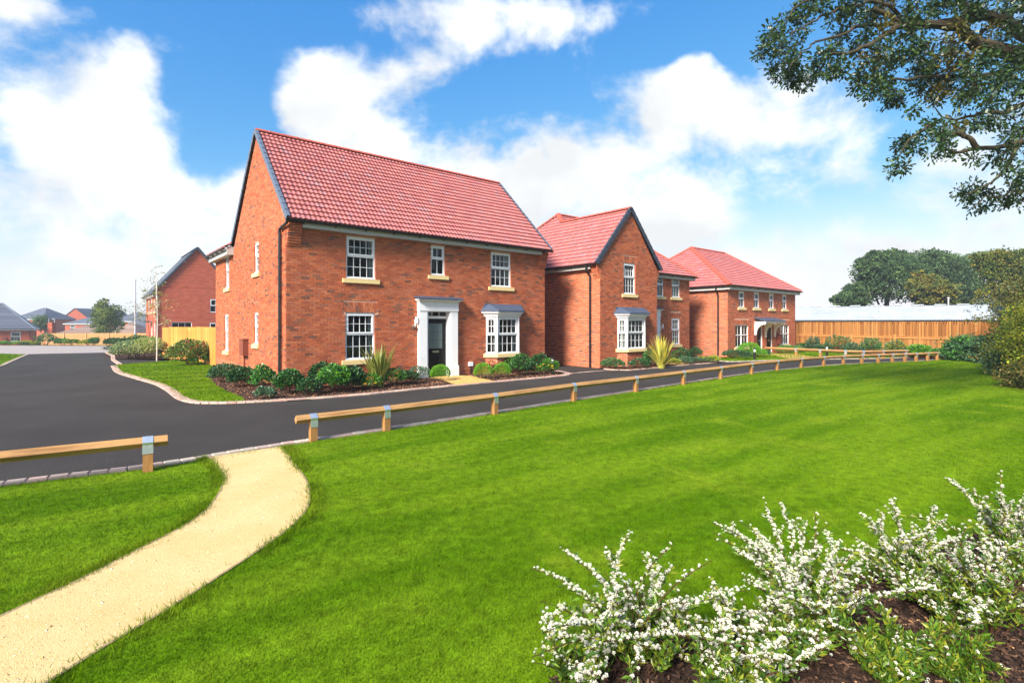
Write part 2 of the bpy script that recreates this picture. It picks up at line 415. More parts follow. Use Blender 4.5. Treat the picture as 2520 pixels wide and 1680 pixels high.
def paving_mat():
    m = bpy.data.materials.new('block_paving'); m.use_nodes = True
    N, L = m.node_tree.nodes, m.node_tree.links; b = N['Principled BSDF']; b.inputs['Roughness'].default_value = .9
    g = N.new('ShaderNodeNewGeometry'); br = N.new('ShaderNodeTexBrick')
    br.inputs['Scale'].default_value = 1.0; br.inputs['Brick Width'].default_value = .2; br.inputs['Row Height'].default_value = .1; br.inputs['Mortar Size'].default_value = .006
    br.inputs['Color1'].default_value = (*S(170, 158, 150), 1); br.inputs['Color2'].default_value = (*S(150, 140, 134), 1); br.inputs['Mortar'].default_value = (*S(104, 98, 92), 1)
    L.new(g.outputs['Position'], br.inputs['Vector']); L.new(br.outputs[0], b.inputs['Base Color'])
    return m
MT['paving'] = paving_mat()

# ------------------------------------------------------------------ ground sheets
MT['edging'] = mat('path_edging_board', S(150, 128, 92), rough=.9, vary=.25, vscale=6, coords='World')
def sheet(name, poly, z, m, parent=None, zfun=None, **props):
    mb = MB(); p = [(x, y, z + (zfun(x, y) if zfun else gz(x, y))) for x, y in poly]
    tris = tessellate_polygon([[Vector(q) for q in p]])
    fs = []
    for t in tris:
        a, b_, c = [Vector(p[i]) for i in t]
        fs.append(tuple(t) if (b_ - a).cross(c - a).z > 0 else tuple(t)[::-1])
    mb.add(p, fs)
    return mb.build(name, m, parent, **props)

def inside(poly, X, Y):
    poly = np.asarray(poly); n = len(poly); r = np.zeros(len(X), bool); j = n - 1
    for i in range(n):
        xi, yi = poly[i]; xj, yj = poly[j]
        c = ((yi > Y) != (yj > Y)) & (X < (xj - xi) * (Y - yi) / (yj - yi + 1e-12) + xi)
        r ^= c; j = i
    return r

def smooth_line(pts, n=6):
    """Catmull-Rom through 2-D points"""
    P = [np.array(p, float) for p in pts]; P = [2 * P[0] - P[1]] + P + [2 * P[-1] - P[-2]]
    out = []
    for i in range(1, len(P) - 2):
        p0, p1, p2, p3 = P[i - 1:i + 3]
        for k in range(n):
            t = k / n
            out.append(tuple(.5 * (2 * p1 + (p2 - p0) * t + (2 * p0 - 5 * p1 + 4 * p2 - p3) * t * t + (3 * p1 - p0 - 3 * p2 + p3) * t ** 3)))
    out.append(tuple(P[-2])); return out

# the terrain: one sheet to the horizon
xs = [-900, -400, -200, -120, -80, -50, -30, -15, 0, 15, 30, 50, 80, 120, 200, 400, 900]
ys = [-60, -20, 0, 20, 38, 60, 90, 128, 180, 260, 420, 800, 1600]
mb = MB()
mb.add([(x, y, -.06 + gz(x, y)) for y in ys for x in xs],
       [(j * len(xs) + i, j * len(xs) + i + 1, (j + 1) * len(xs) + i + 1, (j + 1) * len(xs) + i) for j in range(len(ys) - 1) for i in range(len(xs) - 1)])
mb.build('ground', MT['earth'], kind='structure')

# measured edges (metres, camera at the origin looking along +y)
KNEAR = smooth_line([(-16, -1.2), (-11, 2.9), (-6.16, 6.27), (-4.97, 7.02), (-3.75, 8.25), (-2.3, 9.55), (-.34, 11.35), (1.58, 13.2), (3.56, 15.0), (5.5, 16.8), (7.35, 18.5), (9.25, 20.2), (10.95, 21.6), (12.7, 22.85), (14.3, 23.9), (16.9, 25.3), (19, 26.2), (21.3, 27.0), (23.2, 28.2), (25.2, 29.6)], 4)
KHOUSE = smooth_line([(-18.2, 23.8), (-15.7, 20.8), (-13.3, 18.5), (-11.4, 16.75), (-9.86, 15.05), (-8.7, 13.65), (-7.95, 12.95), (-7.4, 12.75), (-6.6, 12.86), (-5.63, 13.29), (-4.79, 13.76), (-3.92, 14.4), (-3.09, 15.18), (-1.49, 16.6), (.1, 17.9), (1.7, 19.25), (2.15, 19.95), (2.05, 20.7), (1.7, 21.6)], 5)
KH2 = [(3.95, 22.3), (4.4, 21.75), (4.96, 21.7), (7.16, 23.5), (9.6, 25.45), (10.2, 25.95)]
KH3 = smooth_line([(10.6, 28.0), (10.9, 26.7), (11.6, 26.55), (13.2, 27.3), (15.4, 28.0), (18.2, 28.6), (20.6, 29.0), (23.4, 30.3)], 4)
KLEFT = [(-22.0, 21.6), (-23.4, 23.8), (-26.6, 27.8), (-30.4, 32.6), (-33.5, 33.6)]

road = [(-60, -8), (30, -8), (30, 34), (24, 34), (10, 38), (-22, 38), (-27.4, 35), (-31, 33.2), (-40, 33.0), (-60, 30)]
sheet('road', road, 0.0, MT['asphalt'], kind='structure', zfun=lambda x, y: 0.0)
sheet('block_paving', [(-60, 30.004), (-40, 33.0), (-31, 33.2), (-27.4, 35), (-22, 38), (-60, 38)], .004, MT['paving'], kind='structure', zfun=lambda x, y: 0.0)
sheet('block_paving', [(-75, 38), (-22, 38), (-31, 49), (-37, 60), (-60, 66), (-75, 66)], .004, MT['paving'], kind='structure')
P_NEAR = [(x + .07, y - .11) for x, y in KNEAR] + [(26, 24), (30, 10), (20, -8), (-16, -8)]
sheet('lawn', P_NEAR, .018, MT['turf'], kind='structure', zfun=lambda x, y: 0.0)
pathL = smooth_line([(-4.42, 7.48), (-3.85, 6.85), (-3.45, 6.2), (-3.2, 5.5), (-3.13, 5.0), (-3.19, 4.5), (-3.26, 3.95), (-3.38, 3.4), (-3.6, 2.4), (-3.9, 0.5)], 5)
pathR = smooth_line([(-3.62, 8.18), (-2.95, 7.1), (-2.45, 6.25), (-2.17, 5.55), (-2.10, 5.0), (-2.14, 4.55), (-2.24, 3.97), (-2.34, 3.47), (-2.5, 2.8), (-2.9, .5)], 5)
P_PATH = pathL + pathR[::-1]
sheet('path', P_PATH, .026, MT['sand'], kind='structure', zfun=lambda x, y: 0.0)
# edging boards let into the ground along the path
for side, pts in (('l', pathL), ('r', pathR)):
    mb = MB(); a = np.array(pts); off = -.011 if side == 'l' else .011
    t = np.gradient(a, axis=0); t /= np.linalg.norm(t, axis=1)[:, None]; n = np.stack([-t[:, 1], t[:, 0]], 1)
    A, B = a - n * .011, a + n * .011
    v = [(*A[i], z) for i in range(len(a)) for z in (-.02, .0275)] + [(*B[i], z) for i in range(len(a)) for z in (-.02, .0275)]
    m_ = 2 * len(a)
    fs = [(2 * i, 2 * i + 2, 2 * i + 3, 2 * i + 1) for i in range(len(a) - 1)] + [(m_ + 2 * i, m_ + 2 * i + 1, m_ + 2 * i + 3, m_ + 2 * i + 2) for i in range(len(a) - 1)] + [(2 * i + 1, 2 * i + 3, m_ + 2 * i + 3, m_ + 2 * i + 1) for i in range(len(a) - 1)]
    mb.add(v, fs)
    mb.build('path_edging', MT['edging'], kind='structure')

A1 = Vector((-6.734, 15.515, 0))                      # front left corner of the nearest house
def H1(s, t): p = A1 + UX * s + VX * t; return (p.x, p.y)
B2 = Vector((3.84, 22.75, 0))
def H2(s, t): p = B2 + UX * s + VX * t; return (p.x, p.y)
C3 = Vector((12.47, 30.09, 0))
def H3(s, t): p = C3 + UX * s + VX * t; return (p.x, p.y)

i_m = min(range(len(KHOUSE)), key=lambda i: abs(KHOUSE[i][0] + 6.75) + abs(KHOUSE[i][1] - 12.85))
P_LAWN1 = KHOUSE[:i_m + 1] + [(-6.75, 13.15), (-7.15, 13.75), (-8.0, 14.7), (-9.15, 16.15), (-10.3, 17.8), (-11.5, 19.6), H1(-.05, 6.8), H1(-.05, 10.3), H1(-.05, 14.6), (-17.7, 27.4), (-18.6, 24.7)]
sheet('front_lawn', P_LAWN1, .020, MT['turf'], kind='structure', zfun=lambda x, y: 0.0)
P_BED1 = [(-6.75, 13.15)] + KHOUSE[i_m:] + [H1(10.4, -.02), H1(10.4, .3), H1(-.02, .3), H1(-.05, .5), H1(-.05, 6.8), (-11.5, 19.6), (-10.3, 17.8), (-9.15, 16.15), (-8.0, 14.7), (-7.15, 13.75)]
sheet('planting_bed', P_BED1, .016, MT['mulch'], kind='structure', zfun=lambda x, y: 0.0)
sheet('door_path', [H1(4.7, -.02), H1(5.75, -.02), H1(6.35, -.42), (-.55, 17.28), (-1.75, 16.28), H1(4.75, -1.1)], .036, MT['slab'], kind='structure', zfun=lambda x, y: 0.0)
P_BED2 = KH2 + [H2(9.3, -.6), H2(9.3, 1.2), H2(4.3, 1.2), H2(4.1, .1), H2(0, .1)]
sheet('planting_bed', P_BED2, .016, MT['mulch'], kind='structure', zfun=lambda x, y: 0.0)
sheet('door_path', [H2(4.5, 1.1), H2(5.6, 1.1), H2(5.9, .2), (8.5, 24.55), (7.6, 23.83), H2(4.6, 0)], .030, MT['slab'], kind='structure', zfun=lambda x, y: 0.0)
P_LAWN3 = KH3 + [(26, 31), (26, 33), (22.5, 40), (18, 38), H3(9.2, 0), H3(0, 0)]
sheet('end_lawn', P_LAWN3, .018, MT['turf'], kind='structure', zfun=lambda x, y: 0.0)
sheet('door_path', [H3(3.3, -.02), H3(6.0, -.02), H3(6.6, -1.2), (17.0, 28.4), (15.0, 27.9), H3(3.6, -1.0)], .032, MT['slab'], kind='structure', zfun=lambda x, y: 0.0)
P_LAWNL = KLEFT + [(-48, 33.0), (-48, 24)]
sheet('corner_lawn', P_LAWNL, .018, MT['turf'], kind='structure', zfun=lambda x, y: 0.0)
P_BEDL = [(-22.1, 28.6), (-18.6, 29.0), (-17.4, 28.2), H1(-.05, 14.8), (-19.3, 29.6), (-23.5, 34.5), (-26.2, 34.6), (-25.4, 32.0)]
sheet('planting_bed', P_BEDL, .016, MT['mulch'], kind='structure', zfun=lambda x, y: 0.0)

# ------------------------------------------------------------------ kerbs of small blocks
KCOL = [S(184, 168, 154), S(174, 152, 140), S(190, 174, 158), S(166, 148, 138), S(186, 158, 144), S(178, 166, 150)]
unit_block = MB()
for _ in (0,):
    b = .06
    v = [(-.5, -.5, 0), (.5, -.5, 0), (.5, .5, 0), (-.5, .5, 0), (-.5, -.5, .8), (.5, -.5, .8), (.5, .5, .8), (-.5, .5, .8), (-.5 + b, -.5 + b, 1), (.5 - b, -.5 + b, 1), (.5 - b, .5 - b, 1), (-.5 + b, .5 - b, 1)]
    fs = [(0, 3, 2, 1), (0, 1, 5, 4), (1, 2, 6, 5), (2, 3, 7, 6), (3, 0, 4, 7), (4, 5, 9, 8), (5, 6, 10, 9), (6, 7, 11, 10), (7, 4, 8, 11), (8, 9, 10, 11)]
    unit_block.add(v, fs)
BLOCK_V, BLOCK_F = np.array(v), fs
block_me = unit_block.mesh('kerb_block'); block_me.materials.append(MT['kerb'])

def kerb(pts, label, rows=1, width=.10, top=.035, L=.2, tint=(1, 1, 1), maxn=300, pinkish=False):
    k = thing('kerb', label, 'kerb'); k['kind'] = 'structure'; del k['category']
    a = np.array(pts); seg = np.linalg.norm(np.diff(a, axis=0), axis=1); cum = np.concatenate([[0], np.cumsum(seg)])
    spots = []
    for r in range(rows):
        n = int(cum[-1] / L)
        for i in range(n):
            q = (i + .5) * L + (r % 2) * L * .5
            if q >= cum[-1]: continue
            j = min(np.searchsorted(cum, q) - 1, len(seg) - 1); f = (q - cum[j]) / seg[j]
            p = a[j] * (1 - f) + a[j + 1] * f; t = (a[j + 1] - a[j]) / seg[j]; nn = np.array([-t[1], t[0]])
            p = p + nn * (r - (rows - 1) / 2) * width
            spots.append((math.hypot(*p), p, math.atan2(t[1], t[0])))
    spots.sort(key=lambda s_: s_[0])
    rest = MB()
    for i, (d, p, an) in enumerate(spots):
        c = np.array(random.choice(KCOL)) * random.uniform(.85, 1.1) * np.array(tint)
        zt = top + random.uniform(-.003, .003)
        if i < maxn and d < 17:
            o = link('block', block_me, None, k); o.location = (p[0], p[1], -.03); o.rotation_euler = (0, 0, an + random.uniform(-.01, .01))
            o.scale = (L - .008, width - .008, zt + .03); o.color = (*c, 1)
        else:
            q = BLOCK_V * (L - .008, width - .008, zt + .03); ca, sa = math.cos(an), math.sin(an)
            q = np.stack([p[0] + q[:, 0] * ca - q[:, 1] * sa, p[1] + q[:, 0] * sa + q[:, 1] * ca, q[:, 2] - .03], 1)
            rest.add(q, BLOCK_F, c)
    if rest.n: rest.build('far_blocks', MT['kerbj'], k, kind='stuff')
    # mortar bed under the joints
    return k
kerb(KNEAR, 'pale block edging between the green lawn and the asphalt', width=.14, top=.042)
PINK = (1.05, .92, .88)
kerb(KHOUSE, 'double row of pinkish blocks curving round the corner lawn of the nearest house', rows=2, width=.12, tint=PINK)
kerb(KH2, 'pinkish block edging of the bed before the gabled house', tint=PINK)
kerb(KH3, 'pale block edging of the end lawn by the paired doors')
kerb(KLEFT, 'pale block edging of the small lawn at the left', rows=2)
kerb([(-18.6, 24.7), (-21.3, 27.8), (-24, 31.3), (-27, 34.7)], 'dropped block edging beside the shrub bed on the left', rows=2, tint=PINK)
kerb([(2.1, 20.2), (3.0, 21.0), (3.95, 21.75), (4.4, 21.75)], 'flush line of blocks across the driveway between two houses', top=.008, tint=PINK)

# road gully grating by the kerb
gr = thing('drain_grate', 'black slotted drain grating in the road by the kerb', 'drain', (-5.42, 13.22, .004), math.atan2(.44, .84))
mb = MB(); mb.box(-.27, .27, -.11, -.085, 0, .012).box(-.27, .27, .085, .11, 0, .012).box(-.27, -.25, -.085, .085, 0, .012).box(.25, .27, -.085, .085, 0, .012)
mb.build('grate_frame', MT['black'], gr)
for i in range(8):
    MB().box(-.235 + i * .06, -.20 + i * .06, -.084, .084, 0, .010).build('bar', MT['black'], gr)

# ------------------------------------------------------------------ grass blades
P_MULCH = [(0, 2.5), (.35, 2.88), (.9, 3.12), (1.6, 3.34), (2.1, 3.58), (2.8, 3.95), (3.7, 4.45), (4.9, 5.1), (7.0, 6.0), (12, 7.4), (12, 1), (-.1, 1)]
def blades(zones, polys, holes, seed):
    r = np.random.default_rng(seed); VV = []; FF = []; CC = []; n0 = 0
    for (y0, y1, dens, w, h_) in zones:
        for poly in polys:
            a = np.array(poly); x0, x1 = a[:, 0].min(), a[:, 0].max()
            yy0, yy1 = max(y0, a[:, 1].min()), min(y1, a[:, 1].max())
            if yy1 <= yy0: continue
            n = int((x1 - x0) * (yy1 - yy0) * dens)
            X = r.uniform(x0, x1, n); Y = r.uniform(yy0, yy1, n)
            k = (np.abs(X) < 1.0 * Y + 2.4)
            X, Y = X[k], Y[k]
            k = inside(poly, X, Y)
            for hpoly in holes: k &= ~inside(hpoly, X, Y)
            X, Y = X[k], Y[k]; n = len(X)
            if not n: continue
            th = r.uniform(0, 2 * PI, n); hh = h_ * r.uniform(.55, 1.25, n); ww = w * r.uniform(.6, 1.3, n)
            ln = r.uniform(.1, .75, n) * hh; la = r.uniform(0, 2 * PI, n)
            c, s_ = np.cos(th) * ww, np.sin(th) * ww
            z0 = np.full(n, .012)
            p0 = np.stack([X - c, Y - s_, z0], 1); p1 = np.stack([X + c, Y + s_, z0], 1)
            p2 = np.stack([X + np.cos(la) * ln, Y + np.sin(la) * ln, z0 + hh], 1)
            V = np.stack([p0, p1, p2], 1).reshape(-1, 3)
            base = r.uniform(.75, 1.25, n)[:, None] * np.array([1, 1, 1.0]) + (r.random((n, 1)) < .04) * np.array([.55, .12, .5])
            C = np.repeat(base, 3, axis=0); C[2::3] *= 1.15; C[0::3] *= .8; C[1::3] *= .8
            VV.append(V); CC.append(C); FF.append(np.arange(3 * n).reshape(-1, 3) + n0); n0 += 3 * n
    mb = MB(); mb.v = VV; mb.c = CC; mb.f = {3: FF}; mb.n = n0
    return mb
Z = [(2.3, 4.2, 11500, .0027, .027), (4.2, 6.5, 6300, .0035, .027), (6.5, 10, 3000, .0051, .028), (10, 16, 1200, .0085, .031), (16, 30, 420, .015, .034)]
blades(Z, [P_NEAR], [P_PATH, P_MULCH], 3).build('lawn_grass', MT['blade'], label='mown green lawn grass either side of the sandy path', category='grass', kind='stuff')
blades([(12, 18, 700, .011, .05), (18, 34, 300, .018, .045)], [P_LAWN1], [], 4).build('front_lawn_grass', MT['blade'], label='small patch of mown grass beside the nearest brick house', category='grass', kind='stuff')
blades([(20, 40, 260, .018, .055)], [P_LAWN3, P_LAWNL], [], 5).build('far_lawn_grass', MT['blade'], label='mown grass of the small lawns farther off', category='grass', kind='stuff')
# longer tufts at the ragged edge of the path and along the kerb
def tufts(line, n, spread, hmin, hmax, seed):
    r = np.random.default_rng(seed); a = np.array(line); VV = []; CC = []; FF = []; n0 = 0
    seg = np.linalg.norm(np.diff(a, axis=0), axis=1); cum = np.concatenate([[0], np.cumsum(seg)])
    q = r.uniform(0, cum[-1], n); j = np.clip(np.searchsorted(cum, q) - 1, 0, len(seg) - 1); f = ((q - cum[j]) / seg[j])[:, None]
    p = a[j] * (1 - f) + a[j + 1] * f
    keep = np.clip(np.sin(q * 2.3) * .5 + np.sin(q * 5.1 + 1) * .5 + .7, .1, 1) > r.random(n); p = p[keep]; n = len(p)
    p = p + r.normal(0, spread, (n, 2))
    th = r.uniform(0, 2 * PI, n); hh = r.uniform(hmin, hmax, n); ww = .0035 * np.maximum(1, p[:, 1] / 5); la = r.uniform(0, 2 * PI, n); ln = hh * r.uniform(.2, .9, n)
    z0 = np.full(n, .01)
    V = np.stack([np.stack([p[:, 0] - np.cos(th) * ww, p[:, 1] - np.sin(th) * ww, z0], 1), np.stack([p[:, 0] + np.cos(th) * ww, p[:, 1] + np.sin(th) * ww, z0], 1),
                  np.stack([p[:, 0] + np.cos(la) * ln, p[:, 1] + np.sin(la) * ln, z0 + hh], 1)], 1).reshape(-1, 3)
    C = np.repeat(r.uniform(.7, 1.3, (n, 1)) * np.array([[1.1, 1.0, 1.2]]), 3, axis=0)
    mb = MB(); mb.v = [V]; mb.c = [C]; mb.f = {3: [np.arange(3 * n).reshape(-1, 3)]}; mb.n = 3 * n
    return mb
tufts([(x - .05, y) for x, y in pathL[:-4]], 9000, .05, .02, .07, 6).build('path_edge_grass', MT['blade'], label='longer grass fringing the left edge of the sandy path', category='grass', kind='stuff')
tufts([(x + .06, y) for x, y in pathR[:-4]], 9000, .055, .02, .075, 7).build('path_edge_grass', MT['blade'], label='longer grass fringing the right edge of the sandy path', category='grass', kind='stuff')
tufts([(x + .13, y - .15) for x, y in KNEAR[8:]], 5000, .04, .02, .06, 8).build('kerb_edge_grass', MT['blade'], label='longer grass growing along the block edging of the road', category='grass', kind='stuff')

# loose grit on the path
mb = MB(); r = np.random.default_rng(21)
X = r.uniform(-4.4, -1.9, 16000); Y = 2.6 + 5.6 * r.random(16000) ** 1.5; k = inside(P_PATH, X, Y); X, Y = X[k], Y[k]
s_ = r.uniform(.0025, .0075, len(X)) * np.where(r.random(len(X)) < .02, 2.0, 1)
o8 = np.array([(1, 0, 0), (-.5, .87, 0), (-.5, -.87, 0), (.1, 0, .8)]); V = o8[None] * s_[:, None, None]
an = r.uniform(0, 2 * PI, len(X)); ca, sa = np.cos(an)[:, None], np.sin(an)[:, None]
V = np.stack([V[:, :, 0] * ca - V[:, :, 1] * sa + X[:, None], V[:, :, 0] * sa + V[:, :, 1] * ca + Y[:, None], V[:, :, 2] + .0255], 2)
F = (np.array([(0, 1, 3), (1, 2, 3), (2, 0, 3)])[None] + (np.arange(len(X)) * 4)[:, None, None]).reshape(-1, 3)
cc = np.array([S(206, 175, 118), S(214, 188, 138), S(194, 160, 102), S(166, 138, 100), S(214, 198, 164)])[r.integers(0, 5, len(X))]
mb.add(V.reshape(-1, 3), F, np.repeat(cc, 4, axis=0)); mb.build('path_grit', MT['kerbj'], label='loose yellow grit lying on the sandy path', category='gravel', kind='stuff')

# ------------------------------------------------------------------ house kit
class Pl:
    """a vertical wall plane in the house's own frame: s along it, d outwards, z up"""
    def __init__(s, org, ax, nrm):
        s.o = np.array(org, float); s.a = np.array(ax, float); s.n = np.array(nrm, float); s.z = np.array([0, 0, 1.0])
    def M(s, v):
        v = np.asarray(v, float); return s.o + v[:, :1] * s.a + v[:, 1:2] * s.n + v[:, 2:3] * s.z
    def p(s, a, d, z): return s.o + a * s.a + d * s.n + z * s.z
    def rz(s): return math.atan2(s.a[1], s.a[0])
    def off(s, d): return Pl(s.p(0, d, 0), s.a, s.n)

BR = [np.array(c) for c in (S(182, 100, 66), S(172, 93, 61), S(190, 111, 74), S(165, 88, 59), S(180, 106, 76), S(186, 100, 63))]
BD = [np.array(c) for c in (S(130, 84, 66), S(140, 92, 70), S(120, 82, 68), S(148, 94, 70))]
_vn = np.random.default_rng(5).random((64, 64))
def vnoise(x, y):
    xi, yi = int(math.floor(x)), int(math.floor(y)); fx, fy = x - xi, y - yi
    g = lambda a, b: _vn[a % 64, b % 64]
    return (g(xi, yi) * (1 - fx) + g(xi + 1, yi) * fx) * (1 - fy) + (g(xi, yi + 1) * (1 - fx) + g(xi + 1, yi + 1) * fx) * fy
def brick_col(s, z, seed, dark=.13):
    n = vnoise(s * 1.3 + seed * 7.1, z * 2.6 + seed * 3.3)
    p = dark * 2.4 * max(0.0, n - .22)
    if random.random() < p: c = random.choice(BD) * random.uniform(.85, 1.2)
    else: c = random.choice(BR) * random.uniform(.90, 1.10)
    return c

brick_me = MB().box(-.5, .5, -1, 0, -.5, .5).mesh('brick'); brick_me.materials.append(MT['brick_one'])
pane_me = MB().add([(0, 0, 0), (1, 0, 0), (1, 0, 1), (0, 0, 1)], [(0, 1, 2, 3)]).mesh('pane'); pane_me.materials.append(MT['glass'])

def house_world(hs, p):
    c, s_ = math.cos(hs.rotation_euler.z), math.sin(hs.rotation_euler.z)
    return (hs.location.x + p[0] * c - p[1] * s_, hs.location.y + p[0] * s_ + p[1] * c, hs.location.z + p[2])

def lay_bricks(mb, pl, L, z0, z1, openings, seed, lo=None, hi=None, keep=None, inset_below=None):
    """courses of stretchers, cut at openings; joins them in mb, or hands full ones to keep"""
    nc = int((z1 - z0) / .075 + .001)
    for c in range(nc):
        za = z0 + c * .075; zm = za + .0325
        iv = [(lo(zm) if lo else 0.0, hi(zm) if hi else L)]
        for (a, b, oz0, oz1) in openings:
            if oz0 - .03 < zm < oz1 + .03:
                nv = []
                for (p, q) in iv:
                    if b <= p or a >= q: nv.append((p, q)); continue
                    if a > p: nv.append((p, a))
                    if b < q: nv.append((b, q))
                iv = nv
        off = (c % 2) * .1125
        for (p, q) in iv:
            k0 = int(math.floor((p - off) / .225)); k1 = int(math.ceil((q - off) / .225))
            for k in range(k0, k1):
                a, b = max(p, k * .225 + off), min(q, k * .225 + off + .215)
                if b - a < .03: continue
                d = random.uniform(.004, .0075)
                if inset_below and zm > inset_below: d += .010
                col = brick_col((a + b) / 2, za, seed)
                h = .065 + random.uniform(-.0015, .0015)
                if keep is not None and b - a > .2: keep.append((pl, (a + b) / 2, zm, b - a, h, d, col)); continue
                v = np.array([(a, -.012, za), (b, -.012, za), (b, d, za), (a, d, za), (a, -.012, za + h), (b, -.012, za + h), (b, d, za + h), (a, d, za + h)])
                mb.add(pl.M(v), BRF, col)
BRF = np.array([(0, 1, 2, 3), (4, 7, 6, 5), (3, 2, 6, 7), (1, 5, 6, 2), (0, 3, 7, 4)])

def place_bricks(hs, wall, keep, mb, n=300):
    """the bricks that show largest become objects, the rest joins the mass"""
    keep.sort(key=lambda k: math.hypot(*house_world(hs, k[0].p(k[1], 0, k[2]))[:2]))
    for (pl, s_, z, ln, h, d, col) in keep[:n]:
        o = link('brick', brick_me, None, wall); o.location = pl.p(s_, d, z); 
        rz = pl.rz()
        if np.dot(pl.n, (math.sin(rz), -math.cos(rz), 0)) < 0: rz += PI
        o.rotation_euler = (0, 0, rz + PI); o.scale = (ln, .02, h); o.color = (*col, 1)
    for (pl, s_, z, ln, h, d, col) in keep[n:]:
        a, b, za = s_ - ln / 2, s_ + ln / 2, z - .0325
        v = np.array([(a, -.012, za), (b, -.012, za), (b, d, za), (a, d, za), (a, -.012, za + h), (b, -.012, za + h), (b, d, za + h), (a, d, za + h)])
        mb.add(pl.M(v), BRF, col)

def mortar_sheet(mb, pl, L, z0, z1, openings, top=None, a0=0.0):
    ss = sorted({a0, L, *[x for o in openings for x in o[:2] if a0 < x < L]}); zs = sorted({z0, z1, *[x for o in openings for x in o[2:] if z0 < x < z1]})
    for i in range(len(ss) - 1):
        for j in range(len(zs) - 1):
            sm, zm = (ss[i] + ss[i + 1]) / 2, (zs[j] + zs[j + 1]) / 2
            if any(a < sm < b and c < zm < d for a, b, c, d in openings): continue
            mb.add(pl.M([(ss[i], 0, zs[j]), (ss[i + 1], 0, zs[j]), (ss[i + 1], 0, zs[j + 1]), (ss[i], 0, zs[j + 1])]), [(0, 1, 2, 3)])
    if top: mb.add(pl.M([(a, 0, z) for a, z in top]), [tuple(range(len(top)))])

def reveals(mb, pl, openings, dep=.14):
    for (a, b, c, d) in openings:
        col = BR[0] * 1.0
        for q in ([(a, 0, c), (a, 0, d), (a, -dep, d), (a, -dep, c)], [(b, 0, c), (b, 0, d), (b, -dep, d), (b, -dep, c)], [(a, 0, d), (b, 0, d), (b, -dep, d), (a, -dep, d)], [(a, 0, c), (b, 0, c), (b, -dep, c), (a, -dep, c)]):
            mb.add(pl.M(q), [(0, 1, 2, 3)], col)

